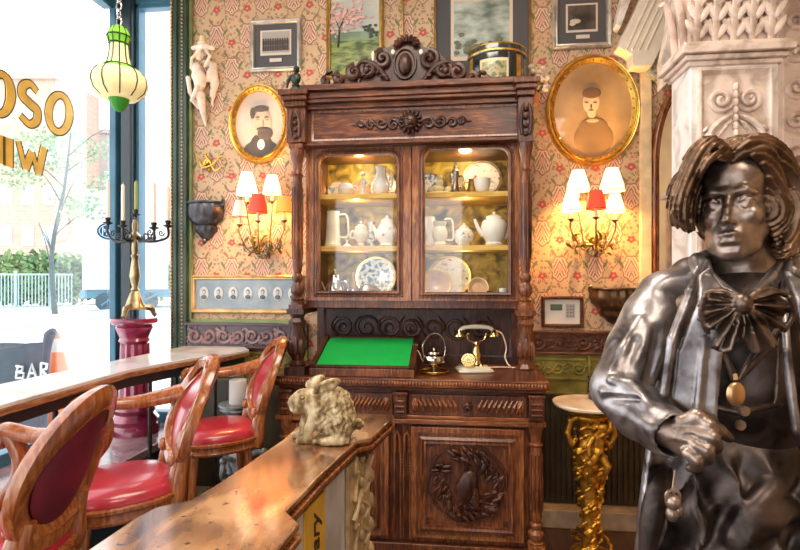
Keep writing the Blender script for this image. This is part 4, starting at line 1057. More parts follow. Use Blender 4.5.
# cherry blossom painting
t, (xa, xb, za, zb_) = picture('blossom_painting', 'gold framed landscape painting with pink blossom tree behind the cabinet crest', 'painting', 327, -22, 384, 77, 4.5, M['gold_fr'],
    [('painted_sky', 0, 1, 0, 1, photo_mat('painted_sky', [(.4, (.46, .50, .47)), (.6, (.62, .62, .52))], 4)), ('painted_meadow', 0, 1, 0, .36, photo_mat('painted_meadow', [(.4, (.05, .09, .02)), (.6, (.30, .36, .10))], 11, (1, 1, 3))), ('painted_hill', 0, 1, .36, .46, photo_mat('painted_hill', [(.4, (.12, .20, .12)), (.6, (.24, .32, .20))], 9))])
b = B(); rnd = random.Random(6); w_, h_ = xb-xa, zb_-za
for i in range(140):
    x = xa+w_*abs(rnd.gauss(.22, .24)); z = za+h_*(.62+rnd.gauss(0, .09))
    if xa < x < xb and z < zb_: b.ell((x, YW-.020, z), (rnd.uniform(.006, .016), .003, rnd.uniform(.005, .012)), n=6, m=4)
obj('painted_blossom', b, plain('blossom_pink_paint', (.72, .42, .36), .6, var=.3, scale=40), t)
b = B(); b.tube([(xa+w_*.15, YW-.018, za+h_*.3), (xa+w_*.18, YW-.019, za+h_*.5), (xa+w_*.36, YW-.019, za+h_*.7)], [.008, .006, .003], 5); b.tube([(xa+w_*.18, YW-.019, za+h_*.5), (xa+w_*.06, YW-.019, za+h_*.66)], .004, 5)
for i in range(26): b.ell((xa+w_*rnd.uniform(.68, .98), YW-.019, za+h_*rnd.uniform(.38, .52)), (.012, .003, .009), n=6, m=4)
obj('painted_trees', b, plain('dark_green_paint', (.05, .07, .045), .5), t)
# big landscape
t, (xa, xb, za, zb_) = picture('landscape_painting', 'large gold framed landscape on a grey mount behind the cabinet, right of the crest', 'painting', 434, -32, 531, 84, 2.4, M['gold_fr'],
    [('mount', 0, 1, 0, 1, M['mat_dark']), ('inner_mount', .16, .83, .21, .78, M['mat_pale']), ('painting', .195, .795, .25, .745, photo_mat('misty_landscape', [(.32, (.12, .17, .14)), (.5, (.36, .42, .36)), (.66, (.62, .66, .60))], 7, (1, 1, 2)))])
b = B(); w_, h_ = xb-xa, zb_-za
for i in range(50): b.ell((xa+w_*rnd.uniform(.22, .77), YW-.0215, za+h_*(.27+abs(rnd.gauss(0, .06)))), (.022, .002, .013), n=7, m=4)
obj('painted_shore', b, plain('dark_shore_paint', (.13, .15, .09), .5, var=.4), t)
# right framed picture
t, (xa, xb, za, zb_) = picture('framed_print', 'grey and gilt framed dark print high on the wall, right of the cabinet', 'picture', 552, -8, 611, 48, 5.5, M['silver_fr'],
    [('mount', 0, 1, 0, 1, M['mat_dark']), ('inner_mount', .17, .83, .25, .88, M['mat_pale']), ('print', .21, .79, .30, .84, photo_mat('dark_print', [(.45, (.03, .028, .025)), (.62, (.10, .085, .07))], 8)), ('name_plate', .38, .66, .10, .18, M['mat_pale'])])
b = B(); w_, h_ = xb-xa, zb_-za; b.ell((xa+w_*.36, YW-.021, za+h_*.48), (.035, .003, .016), n=12, m=6); b.ell((xa+w_*.30, YW-.022, za+h_*.42), (.02, .003, .012), n=10, m=5)
obj('pale_figures', b, plain('print_pale', (.55, .50, .42), .5), t)
b = B(); p0 = wz(402.5, 60); b.box((p0.x-.006, YW-.02, p0.z), (p0.x+.008, YW, zc)); o = struct('trim_13', b, M['gold_fr'], .002)
# oval portraits
def oval(name, label, px, py, rx, ry, fw, bgm, rz=0):
    c = wz(px, py); k = YW/F*.98; ax, az = rx*k, ry*k; t = thing(name, label, 'portrait', (c.x, YW-.005, c.z-az))
    path = [(c.x+(ax-fw)*math.cos(a*PI/32), c.z+(az-fw)*math.sin(a*PI/32)) for a in range(64)]
    b = B(); b.ring(path, [(-.004, .0), (fw, 0), (fw, .018), (fw*.8, .036), (fw*.5, .030), (fw*.35, .040), (fw*.12, .030), (-.004, .022)], YW-.001); obj('frame', b, M['gold'], t)
    b = B(); b.ring(path, [(fw*.55, .031), (fw*.65, .031), (fw*.65, .036), (fw*.55, .036)], YW-.001)
    for i in range(0, 64, 2): p = path[i]; d = (Vector(p)-Vector((c.x, c.z))).normalized(); b.ell((p[0]+d.x*.004, YW-.034, p[1]+d.y*.004), (.006, .004, .006), n=6, m=4)
    obj('frame_beading', b, M['gold_dark'], t)
    b = B(); b.lathe([(.001, .012), (ax-fw+.002, .012), (ax-fw+.002, .004), (.001, .004)], (0, 0, 0), 48, 'y')
    for v in b.bm.verts: v.co = Vector((c.x+v.co.x, YW+v.co.y, c.z+v.co.z*(az-fw)/(ax-fw)))
    obj('portrait_ground', b, bgm, t)
    return t, c, k
skin = plain('portrait_skin_tone', (.62, .46, .33), .5, var=.1); dark = plain('portrait_dark_coat', (.07, .06, .055), .5)
t, c, k = oval('oval_portrait', 'oval gold framed portrait of a bearded man in a dark suit, left of the cabinet', 260, 124.5, 33.5, 42, .045, photo_mat('pale_portrait_ground', [(.4, (.50, .42, .34)), (.6, (.64, .54, .44))], 3))
def flat(b, px, py, rx, ry, y, rot=0): p = wz(px, py); b.ell((p.x, y, p.z), (rx*k, .003, ry*k), rot=(0, rot, 0), n=18, m=10)
b = B(); flat(b, 262, 152, 20, 13, YW-.014); flat(b, 262, 145, 12, 12, YW-.014); obj('dark_suit', b, dark, t)
b = B(); flat(b, 263, 124, 10, 15, YW-.016); obj('face', b, skin, t)
b = B(); flat(b, 262, 109.5, 8.5, 3.6, YW-.019); flat(b, 253.5, 114, 2.6, 6, YW-.019); flat(b, 266, 134, 8.5, 7, YW-.018); flat(b, 263, 130, 6, 2.2, YW-.0205); flat(b, 258.5, 118, 2.6, .9, YW-.0195); flat(b, 267.5, 118, 2.6, .9, YW-.0195); obj('hair_and_beard', b, plain('portrait_dark_hair', (.10, .08, .07), .6), t)
b = B(); flat(b, 262, 145, 4, 5.5, YW-.018); obj('shirt_front', b, plain('portrait_shirt', (.75, .72, .66), .5), t)
b = B(); flat(b, 264, 124.5, 1.3, 4.5, YW-.0185); flat(b, 258.5, 120.5, 2, 1, YW-.0185); flat(b, 267.5, 120.5, 2, 1, YW-.0185); obj('nose_and_eyes', b, plain('portrait_feature_tone', (.42, .29, .20), .5), t)  # nose and eyes in one tone darker than the face
t, c, k = oval('oval_portrait', 'large oval gold framed sepia portrait of a woman in a hat, right of the cabinet', 592, 111, 45, 55, .05, photo_mat('sepia_portrait_ground', [(.35, (.26, .15, .06)), (.62, (.50, .33, .15))], 2.5))
b = B(); flat(b, 593, 139, 19, 18, YW-.013); flat(b, 593, 128, 14, 10, YW-.014); obj('dark_dress', b, plain('sepia_dress', (.22, .13, .055), .6), t)
b = B(); flat(b, 590.5, 103, 8, 11, YW-.016); flat(b, 591, 114, 4, 5, YW-.0155); obj('face', b, plain('sepia_skin', (.66, .47, .28), .5), t)
b = B(); flat(b, 591, 94, 9, 5.5, YW-.018); flat(b, 586, 103.5, 1.9, .8, YW-.0185); flat(b, 594.5, 103.5, 1.9, .8, YW-.0185); flat(b, 590.5, 107, .9, 2.2, YW-.0185); flat(b, 590.5, 111, 2.4, .8, YW-.0185); obj('hat_and_features', b, plain('sepia_dark', (.16, .08, .035), .6), t)
b = B(); flat(b, 592, 121, 6, 2.2, YW-.0175); obj('lace_collar', b, plain('sepia_lace', (.46, .32, .17), .6), t)
# long frame with a row of oval photographs
t, (xa, xb, za, zb_) = picture('photograph_row', 'long gilt frame holding a row of oval portrait photographs beside the cabinet', 'picture', 192, 275, 304, 313, 4.5, plain('pale_gilt_frame', (.62, .42, .20), .35, .5, var=.3, scale=14), [('mount', 0, 1, 0, 1, photo_mat('blue_grey_mount', [(.4, (.20, .26, .30)), (.6, (.34, .38, .38))], 4))])
for i in range(7):
    cx = xa+(.045+.045*0)+ (xb-xa)*(.065+.148*i); cz = (za+zb_)/2+.004; cx = xa+(xb-xa)*(.085+.143*i)
    if cx > xb-.02: break
    b = B(); b.ell((cx, YW-.014, cz), (.034, .003, .048), n=20, m=10); pm = obj('oval_photograph', b, plain('photo_oval_pale', (.58, .60, .58), .4) if i == 0 else bpy.data.materials['photo_oval_pale'], t)
    b = B(); b.ell((cx, YW-.0165, cz+.012), (.014, .003, .019), n=12, m=7); b.ell((cx, YW-.0165, cz-.024), (.021, .003, .016), n=12, m=7); obj('sitter', b, plain('photo_sitter', (.10, .12, .14), .5) if i == 0 else bpy.data.materials['photo_sitter'], pm)
    b = B(); b.ell((cx, YW-.019, cz+.008), (.010, .002, .014), n=10, m=6); obj('sitter_face', b, plain('photo_face', (.50, .50, .48), .5) if i == 0 else bpy.data.materials['photo_face'], pm)
# control panel in a carved frame
t, (xa, xb, za, zb_) = picture('control_panel', 'white keypad control panel in dark twist frame right of the cabinet', 'control panel', 541, 296, 583, 327, 3.6, M['rail_brown'], [('panel', 0, 1, 0, 1, plain('white_plastic', (.80, .76, .68), .4)), ('screen', .16, .50, .55, .80, plain('green_lcd', (.10, .17, .06), .3)), ('key_block', .60, .86, .25, .82, plain('pale_grey_keys', (.55, .52, .48), .5))], depth=.035)
b = B()
for i in range(3):
    for j in range(4): b.box((xa+(xb-xa)*(.63+.08*i), YW-.022, za+(zb_-za)*(.30+.13*j)), (xa+(xb-xa)*(.67+.08*i), YW-.017, za+(zb_-za)*(.37+.13*j)))
for j in range(2): b.box((xa+(xb-xa)*.2, YW-.020, za+(zb_-za)*(.62+.08*j)), (xa+(xb-xa)*.46, YW-.0145, za+(zb_-za)*(.65+.08*j)))
obj('keys', b, plain('grey_key_marks', (.25, .24, .22), .5), t)
b = B(); pth = rect(xa-.012, za-.012, xb+.012, zb_+.012)
for i in range(4):
    p0 = Vector(pth[i]); p1 = Vector(pth[(i+1) % 4]); L = (p1-p0).length; kk = 0
    while kk < L: q = p0.lerp(p1, kk/L); b.ell((q.x, YW-.034, q.y), (.010, .007, .005), rot=(0, .8, 0), n=6, m=4); kk += .014
obj('twist_beading', b, M['cab'], t)
# wall pockets
def wallpocket(name, label, pts, rimy, mat, x0, x1, ty, by, ribs=7):
    a, c = wz(x0, ty), wz(x1, ty); zb0 = wz(x0, by).z; cx = (a.x+c.x)/2; rx = (c.x-a.x)/2; H_ = a.z-zb0
    t = thing(name, label, 'wall pocket', (cx, YW-.005, zb0))
    b = B(); rows = []
    prof = [(0, .10), (.07, .30), (.16, .42), (.24, .62), (.34, .66), (.40, .56), (.46, .74), (.60, .98), (.78, 1.05), (.92, 1.0), (1, .93)]
    for h, r in prof:
        rows.append([Vector((cx+rx*r*math.cos(PI*i/18), YW-rx*.75*r*math.sin(PI*i/18)*(1+.06*math.cos(i*PI*ribs/9)), zb0+H_*h)) for i in range(19)])
    for h, r in ((1, .85), (.75, .75), (.6, .3)): rows.append([Vector((cx+rx*r*math.cos(PI*i/18), YW-rx*.7*r*math.sin(PI*i/18), zb0+H_*h)) for i in range(19)])
    b.quadgrid(rows); o = obj('bowl', b, mat, t)
    md = o.modifiers.new('solid', 'SOLIDIFY'); md.thickness = .004
    b = B()
    for s in (-1, 1): b.tube(scroll_pts(cx+s*rx*.98, a.z-.01, .022, YW-.03, 1.2, PI/2, -s, 14), [.009, .008, .004], 6)
    b.tube([Vector((cx+rx*1.0*math.cos(PI*i/18), YW-rx*.76*math.sin(PI*i/18)-.002, a.z-.004)) for i in range(19)], .009, 6)
    for i in range(9): an = PI*(i+.5)/9; b.ell((cx+rx*.8*math.cos(an), YW-rx*.62*math.sin(an), zb0+H_*.58), (.012, .010, .022), n=7, m=5)
    b.ell((cx, YW-.03, zb0-.005), (.016, .016, .02), n=8, m=6)
    obj('rim_ornament', b, mat, t)
wallpocket('wall_pocket', 'dark pewter grey shell shaped wall pocket on the wallpaper near the window', None, 0, plain('dark_pewter_pocket', (.085, .085, .095), .35, .7, var=.5, scale=14), 189, 224, 203, 241)
wallpocket('wall_pocket', 'brown leafy wall pocket beside the bronze statue above the carved rail', None, 0, plain('brown_bronze_pocket', (.17, .10, .05), .32, .75, var=.5, scale=14), 590, 640, 288, 324, 9)
# white plaster figure sconce with candle
c = wz(203, 128); t = thing('cherub_sconce', 'white plaster winged figure wall bracket holding a stub candle, top left', 'wall sconce', (c.x, YW-.005, c.z))
M['plaster_w'] = plain('white_plaster_figure', (.82, .70, .58), .5, var=.15, scale=20)
def V3(px, py, y): p = wz(px, py, YW-y); return (p.x, YW-y, p.z)
lo = wz(182, 138); hi = wz(222, 30)
v = Vol((lo.x, YW-.17, lo.z), (hi.x, YW+.005, hi.z), .0045)
v.chain([V3(206, 126, .02), V3(203, 112, .035), V3(200, 95, .05)], [.008, .02, .035], .01)
v.ell(V3(200, 82, .06), (.042, .038, .06)).ell(V3(196, 68, .08), (.034, .03, .04)).ell(V3(199, 55, .085), (.030, .03, .034)).ell(V3(210, 74, .04), (.026, .02, .06), rot=(0, .3, 0)).ell(V3(212, 92, .03), (.016, .014, .04), rot=(0, .2, 0))
v.chain([V3(191, 68, .10), V3(192, 58, .12), V3(200, 50, .11)], .010).chain([V3(205, 66, .10), V3(210, 56, .11), V3(206, 50, .10)], .010).chain([V3(197, 88, .09), V3(192, 100, .08), V3(198, 108, .05)], [.018, .013, .008])
v.chain([V3(205, 62, .03), V3(214, 66, .02), V3(216, 84, .02), V3(212, 104, .02)], [.016, .022, .020, .008], .01).ell(V3(198, 76, .07), (.046, .036, .045)).chain([V3(188, 78, .07), V3(190, 92, .07), V3(196, 104, .05)], [.016, .014, .010])
v.chain([V3(193, 48, .10), V3(203, 46, .12), V3(213, 48, .10)], [.014, .018, .014])
for k in range(8): v.chain([V3(208+k*.6, 60+k*5, .03), V3(213, 64+k*6, .03)], .007, .003)
obj('figure', v.mesh('figure', 1), M['plaster_w'], t)
p = Vector(V3(203, 46, .10)); b = B(); b.lathe([(.02, 0), (.036, .01), (.034, .018), (.018, .014)], p, 14); obj('candle_cup', b, M['plaster_w'], t)
b = B(); b.lathe([(.022, .01), (.0225, .065), (.018, .068), (.001, .066)], p, 14); tag(obj('stub_candle', b, plain('yellow_wax', (.72, .58, .30), .5)), 'short thick yellowed candle stub standing in the white plaster wall figure', 'candle')
# small gilt bracket ornament
c = wz(210, 168); t = thing('gilt_bracket', 'small gilded leaf scroll wall bracket below the white plaster figure', 'wall bracket', (c.x, YW-.005, c.z-.03))
b = B(); b.ell((c.x, YW-.008, c.z+.02), (.02, .012, .05), n=10, m=8); obj('back_plate', b, M['gold_dark'], t)
b = B()
for pl in ([(200, 160), (206, 168), (216, 166), (224, 158)], [(203, 170), (210, 160), (218, 172), (226, 168)], [(207, 155), (210, 163), (204, 168)]):
    b.tube(bez([(*wz(x, y),) if False else tuple(Vector((wz(x, y).x, YW-.02-.015*i, wz(x, y).z))) for i, (x, y) in enumerate(pl)], 16), [.008, .009, .007, .004], 7)
for x, y in ((200, 160), (224, 158), (226, 168), (207, 155)): q = wz(x, y); b.ell((q.x, YW-.04, q.z), (.012, .008, .01), n=8, m=5)
obj('leaf_scrolls', b, M['gold'], t)

# ------------------------------------------------------------------ sconces
def shade_mat(name, col, em, es):
    m, nt, p = _mat(name); p.inputs['Base Color'].default_value = (*col, 1); p.inputs['Roughness'].default_value = .7
    p.inputs['Emission Color'].default_value = (*em, 1); p.inputs['Emission Strength'].default_value = es; return m
M['shade_white'] = shade_mat('glowing_cream_silk', (.9, .8, .6), (1, .78, .45), 1.6)
M['shade_pink'] = shade_mat('pale_pink_silk', (.85, .58, .48), (1, .55, .38), .45)
M['shade_red'] = shade_mat('red_silk', (.70, .05, .03), (1, .09, .03), .55)
M['shade_amber'] = shade_mat('amber_silk', (.80, .30, .05), (1, .38, .06), .8)
M['wax'] = plain('ivory_candle_sleeve', (.85, .78, .62), .5)
M['leafmetal'] = plain('gilt_leaf_metal', (.26, .18, .06), .35, .8, var=.5, scale=20)
M['crystal'] = plain('crystal_drops', (.9, .9, .9), .05, trans=.9)
def sconce(label, cx, cy, arms):
    c = wz(cx, cy); t = thing('wall_sconce', label, 'wall sconce', (c.x, YW-.002, c.z-.05)); k = YW/F
    b = B(); b.lathe([(.001, .03), (.02, .028), (.035, .015), (.045, .002), (.001, .001)], (c.x, YW, c.z), 16, 'y'); obj('back_plate', b, M['leafmetal'], t)
    rnd = random.Random(int(cx))
    b = B()
    for i in range(46):
        a = rnd.uniform(0, 2*PI); q = rnd.uniform(.2, 1); p_ = Vector((c.x+math.cos(a)*q*.17, YW-.02-rnd.random()*.06, c.z+.02+math.sin(a)*q*.085-.02))
        b.ell(p_, (.026, .006, .011), rot=(rnd.uniform(-1, 1), rnd.uniform(0, 3), rnd.uniform(-1, 1)), n=6, m=4)
    obj('leaf_spray', b, M['leafmetal'], t)
    b = B()
    for i in range(26):
        a = rnd.uniform(PI, 2*PI); q = rnd.uniform(.3, 1); p_ = Vector((c.x+math.cos(a)*q*.17, YW-.04-rnd.random()*.06, c.z+.01+math.sin(a)*q*.09)); b.ell(p_, (.008, .008, .019), n=6, m=5)
    obj('crystal_drops', b, M['crystal'], t)
    for (px, pt, pb, rt, rb, mat, y, pw) in arms:
        tp = atY(px, pt, YW-y); bt = atY(px, pb, YW-y); s = (YW-y)/F
        base = bt + Vector((0, 0, -.055))
        b = B(); b.tube(bez([(c.x, YW-.02, c.z), (c.x+(base.x-c.x)*.5, YW-y*.7, c.z-.05), (base.x, YW-y, base.z-.06), tuple(base)], 20), [.006, .005, .005, .006], 6)
        b.lathe([(.006, -.012), (.02, 0), (.022, .006), (.008, .004)], base, 10)
        ar = obj('arm', b, M['leafmetal'], t)
        b = B(); b.lathe([(.010, .005), (.010, .075), (.004, .08)], base, 10); obj('candle_sleeve', b, M['wax'], ar)
        b = B(); H_ = tp.z-bt.z; b.lathe([(rb*s, 0), (rb*s*.80+rt*s*.2, H_*.3), (rt*s, H_), (rt*s-.002, H_), (rb*s*.80+rt*s*.2-.002, H_*.3), (rb*s-.002, 0)], bt, 20, flute=lambda a, h: 1+.02*math.cos(a*20), caps='loop'); b.bm.faces.ensure_lookup_table()
        sh = obj('shade', b, mat, ar)
        b = B(); b.lathe([(rb*s+.001, -.003), (rb*s+.002, .003), (rb*s-.001, .003)], bt, 20, caps='loop'); b.lathe([(rt*s+.001, H_-.003), (rt*s+.0015, H_+.002), (rt*s-.001, H_+.002)], bt, 20, caps='loop'); obj('shade_trim', b, M['leafmetal'], sh)
        if pw: point('sconce_bulb', (bt.x, YW-y, (bt.z+tp.z)/2), pw*1.7, (1, .52, .16), .025)
sconce('left wall sconce with white, pink, red and amber silk shades beside the cabinet', 266, 246,
    [(247, 172, 195, 5.5, 11, M['shade_white'], .13, 13), (272, 175, 194, 5, 9.5, M['shade_white'], .10, 13), (239.5, 200, 217, 4, 7.5, M['shade_pink'], .20, 0), (258, 195, 213, 6.5, 10, M['shade_red'], .23, .6), (284, 196, 213, 6, 9, M['shade_amber'], .17, .8)])
sconce('right wall sconce with white shades around a single red shade', 592, 243,
    [(578, 170, 191, 5.5, 11, M['shade_white'], .12, 14), (612, 168, 191, 5.5, 11.5, M['shade_white'], .12, 15), (571, 193, 211, 5, 9.5, M['shade_white'], .18, 8), (596, 191, 209, 6, 9.5, M['shade_red'], .23, .6), (615, 194, 212, 4.5, 9, M['shade_white'], .17, 9)])
# hat box and flowers on top of cabinet
zt_ = cz1+.001; c = atY(497, 78, 3.28); c.z = zt_; k = 3.28/F; t = thing('hat_tin', 'black and gold oval lidded tin with a picture label, on top of the cabinet', 'tin', c)
b = B(); b.lathe([(27*k, 0), (27.5*k, .005), (27.5*k, 36*k), (25*k, 37*k)], c, 36, flute=lambda a, h: 1-.25*abs(math.sin(a))); obj('body', b, plain('black_lacquer', (.015, .02, .02), .12, coat=.8), t)
b = B(); b.lathe([(28.3*k, 36*k), (28.8*k, 38*k), (28.3*k, 44*k), (26*k, 45.5*k), (.001, 45.5*k)], c, 36, flute=lambda a, h: 1-.25*abs(math.sin(a))); l = obj('lid', b, plain('black_lacquer_lid', (.03, .04, .03), .15, coat=.8), t)
b = B(); b.lathe([(28.9*k, 37.2*k), (29.2*k, 38*k), (28.9*k, 39*k)], c, 36, flute=lambda a, h: 1-.25*abs(math.sin(a)), caps='loop'); b.lathe([(28.4*k, 43.5*k), (28.8*k, 44.2*k), (28.2*k, 45*k)], c, 36, flute=lambda a, h: 1-.25*abs(math.sin(a)), caps='loop'); obj('gold_band', b, M['gold'], l)
def onbox(a0, a1, z0, z1, off, nn=10):
    rows = []
    for z in (z0, z1):
        rows.append([Vector((c.x+(27.5*k*(1-.25*abs(math.sin(a)))+off)*math.cos(a), c.y+(27.5*k*(1-.25*abs(math.sin(a)))+off)*math.sin(a), zt_+z*k)) for a in [R(a0+(a1-a0)*i/nn) for i in range(nn+1)]])
    return rows
cream_l = plain('cream_label_band', (.80, .70, .42), .4)
for nm, a0, a1, z0, z1, off, mt in (('side_stripe', 186, 200, 1, 35, .002, M['gold']), ('side_stripe', 318, 332, 1, 35, .002, M['gold']), ('label', 222, 296, 7, 30, .002, cream_l), ('label_picture', 228, 290, 10, 27, .004, photo_mat('label_scene', [(.4, (.10, .14, .07)), (.55, (.55, .46, .20)), (.7, (.30, .16, .06))], 30))):
    b = B(); b.quadgrid(onbox(a0, a1, z0, z1, off)); obj(nm, b, mt, t)
c = atY(533, 78, 3.42); c.z = Z(79, YC-.06, 525)+.001; t = thing('flower_pot', 'small pot of dried cream and pink flowers beside the black tin', 'flower pot', c)
b = B(); b.lathe([(.03, 0), (.042, .06), (.045, .065), (.038, .062), (.001, .05)], c, 14); obj('pot', b, plain('terracotta', (.35, .14, .07), .7), t)
b = B(); rnd = random.Random(12); leafball(b, c+Vector((0, 0, .12)), (.075, .06, .07), 90, .022, rnd); obj('leaves', b, plain('dried_leaves', (.16, .17, .06), .7, var=.4), t)
b = B()
for i in range(22): a = rnd.uniform(0, 2*PI); p = c+Vector((math.cos(a)*.085, -abs(math.sin(a))*.07, .07+rnd.random()*.15)); b.ell(p, (.018, .015, .015), n=7, m=5)
obj('blossoms', b, plain('dried_cream_blossom', (.78, .60, .44), .7, var=.3, scale=60), t)
# ================================================================== MARBLE WINDOW COUNTER
def marble(name, base, vein, rough=.15, sc=3):
    m, nt, p = _mat(name); n = noise(nt, sc, 8, dist=1.2)
    nt.links.new(ramp(nt, n, [(.36, vein), (.50, base), (.62, tuple(min(1, c*1.1) for c in base))]), p.inputs['Base Color']); p.inputs['Roughness'].default_value = rough; p.inputs['Coat Weight'].default_value = .4; return m
M['marble'] = marble('grey_veined_marble', (.76, .74, .73), (.52, .49, .48))
def inset(pts, d):
    n = len(pts); A = sum(pts[i].x*pts[(i+1) % n].y - pts[(i+1) % n].x*pts[i].y for i in range(n)); s = 1 if A > 0 else -1; out = []
    for i in range(n):
        d1 = (pts[i]-pts[i-1]); d2 = (pts[(i+1) % n]-pts[i]); d1.z = d2.z = 0; d1.normalize(); d2.normalize()
        n1 = Vector((-d1.y, d1.x, 0))*s; n2 = Vector((-d2.y, d2.x, 0))*s; bb = (n1+n2); bb.normalize(); out.append(pts[i]+bb*d/max(.35, bb.dot(n1)))
    return out
def setz(pts, z): return [Vector((p.x, p.y, z)) for p in pts]
ZM = 1.11
cp = [atZ(*q, ZM) for q in ((-120, 409), (0, 384), (191, 344.6), (245, 346.2), (249, 349.5), (216, 356), (210, 354.5), (130, 369), (0, 405), (-120, 443))]
for p in cp: p.y = min(p.y, YW-.06)
t = thing('window_counter', 'long pale marble topped counter running along the shop window', 'counter', (-1.75, 2.6, 0))
b = B(); b.prism(setz(cp, ZM), (0, 0, -.018)); obj('marble_top', b, M['marble'], t, .003)
b = B(); b.prism(setz(inset(cp, -.004), ZM-.018), (0, 0, -.026)); obj('wooden_edge', b, wood('walnut_edge', (.10, .04, .015), (.30, .13, .05), (.52, .27, .12), .25, 'y'), t, .003)
b = B(); b.prism(setz(inset(cp, .03), ZM-.044), (0, 0, -.055)); obj('apron', b, M['dark_paint'], t)
for (px, py) in ((55, 385), (150, 362), (215, 351)):
    q = atZ(px, py, ZM); b = B(); b.tube([(q.x, q.y, ZM-.09), (q.x, q.y, 0)], .012, 8); b.lathe([(.05, 0), (.05, .01), (.02, .02)], (q.x, q.y, 0), 12); obj('leg', b, M['iron'], t)

# ================================================================== BAR
ZB = 1.07
bp_ = [atZ(*q, ZB) for q in ((-40, 640), (90, 548), (135, 518), (156, 507), (172, 503.5), (190, 500), (214, 486), (244, 466), (282, 440), (300, 424), (312, 411), (394, 414.5), (393, 418), (371, 437.5), (358, 439.5), (322, 473), (286, 511), (299.5, 523), (276, 551), (200, 640))]
m, nt, p = _mat('worn_polished_bar_wood')
a_ = noise(nt, 5, 6, (2.2, .8, 1), .5); d_ = noise(nt, 55, 3)
c_ = ramp(nt, a_, [(.36, (.07, .025, .012)), (.50, (.28, .115, .045)), (.63, (.50, .26, .11))])
E.nt = nt; c_ = mixc(nt, egt(E(d_), .655), c_, (.06, .02, .01)); nt.links.new(c_, p.inputs['Base Color']); p.inputs['Roughness'].default_value = .22; p.inputs['Coat Weight'].default_value = 1; p.inputs['Coat IOR'].default_value = 1.8; p.inputs['Coat Roughness'].default_value = .10
bump(nt, p, noise(nt, 16, 3), .003, .35); M['bar'] = m
t = thing('bar', 'worn polished wooden bar top with stepped edge in the foreground', 'bar', (-.35, 1.35, 0))
b = B(); b.prism(setz(bp_, ZB), (0, 0, -.016)); obj('bar_top', b, M['bar'], t, .004)
b = B(); b.prism(setz(inset(bp_, .008), ZB-.016), (0, 0, -.010)); b.prism(setz(inset(bp_, -.004), ZB-.026), (0, 0, -.014)); obj('edge_moulding', b, M['cab_light'], t, .003)
b = B(); b.prism(setz(inset(bp_, .012), ZB-.040), (0, 0, -.022)); obj('under_moulding', b, M['cab_dark'], t, .003)
def pix(P):
    x = P.x*CT + P.y*ST; y = -P.x*ST + P.y*CT; return 400 + F*x/y
e0, e1 = atZ(358, 439.5, ZB), atZ(286, 511, ZB); dd = (e1-e0).normalized(); inn = Vector((dd.y, -dd.x, 0))
if inn.x > 0: inn = -inn
P0 = e0 + inn*.022
while pix(P0) < 366: P0 = P0 - dd*.002
P1 = e1 + inn*.022 + dd*.35
die = [P0, P1, P1+inn*.24, Vector(((P0+inn*.24).x, (P0+inn*.24).y, 0))]
M['white_marble'] = marble('white_marble_panel', (.60, .60, .62), (.48, .47, .48), .35, 6)
b = B(); b.prism(setz(die, ZB-.062), (0, 0, -(ZB-.062))); obj('bar_front', b, M['white_marble'], t)
# right-hand face of the bar between the far corner and the step
fa = Vector((P0.x, P0.y, 0)); fb = Vector((P1.x, P1.y, 0)); d = (fb-fa); Lf = d.length; d.normalize(); nr = Vector((-d.y, d.x, 0)); 
if nr.x < 0: nr = -nr
def at_px(q):
    s_ = 0.
    while pix(fa + d*s_) > q: s_ += .002
    return s_
def face(s, z, o=0): return fa + d*s + nr*o + Vector((0, 0, z))
s1 = at_px(323); s2 = at_px(303); s0 = at_px(345)
b = B(); b.prism([face(s1, .02, .001), face(s2, .02, .001), face(s2, ZB-.065, .001), face(s1, ZB-.065, .001)], nr*.006); ys = obj('yellow_plaque', b, plain('mustard_yellow_enamel', (.78, .46, .05), .45, var=.15), t)
cu = bpy.data.curves.new('script', 'FONT'); cu.body = 'January'; cu.size = .075; cu.shear = .35; cu.extrude = .0012; cu.offset = .0012
tmp = bpy.data.objects.new('script', cu); COL.objects.link(tmp); bpy.context.view_layer.update()
me = bpy.data.meshes.new_from_object(tmp.evaluated_get(bpy.context.evaluated_depsgraph_get())); bpy.data.objects.remove(tmp)
xd = Vector((0, 0, 1)); yd = nr.cross(xd); o_ = face((s1+s2)/2, ZB-.325, .0075) - yd*.022
Mx = Matrix(((xd.x, yd.x, nr.x, o_.x), (xd.y, yd.y, nr.y, o_.y), (xd.z, yd.z, nr.z, o_.z), (0, 0, 0, 1)))
me.transform(Mx); obj('script_lettering', me, plain('black_script_paint', (.03, .02, .01), .5), ys)
b = B(); rnd = random.Random(5)
cc = face(-.015, 0, -.03)
b.prism([face(0, 0, .002), face(s0, 0, .002), face(s0, ZB-.065, .002), face(0, ZB-.065, .002)], nr*.012); pil = obj('corner_pilaster', b, plain('aged_cream_gilt', (.55, .40, .22), .45, .2, var=.35, scale=20), t)
b = B(); z = .1
while z < ZB-.1:
    for s in (-1, 1): b.tube([face(s0*.5+s*s0*.2+.03*math.sin(i*.7)*s, z+i*.012, .015+.006*math.sin(i*.8)) for i in range(9)], [.006, .009, .004], 6)
    b.ell(face(-.008, z+.03, .01), (.018, .02, .028), n=8, m=6); b.ell(face(s0*.5, z+.05, .018), (.012, .012, .02), n=8, m=6); z += .085
b.tube([face(s0*.9, ZB-.24, .02), face(0, ZB-.10, .02)], [.010, .014, .010], 7)
obj('leaf_carving', b, pil.data.materials[0], pil)

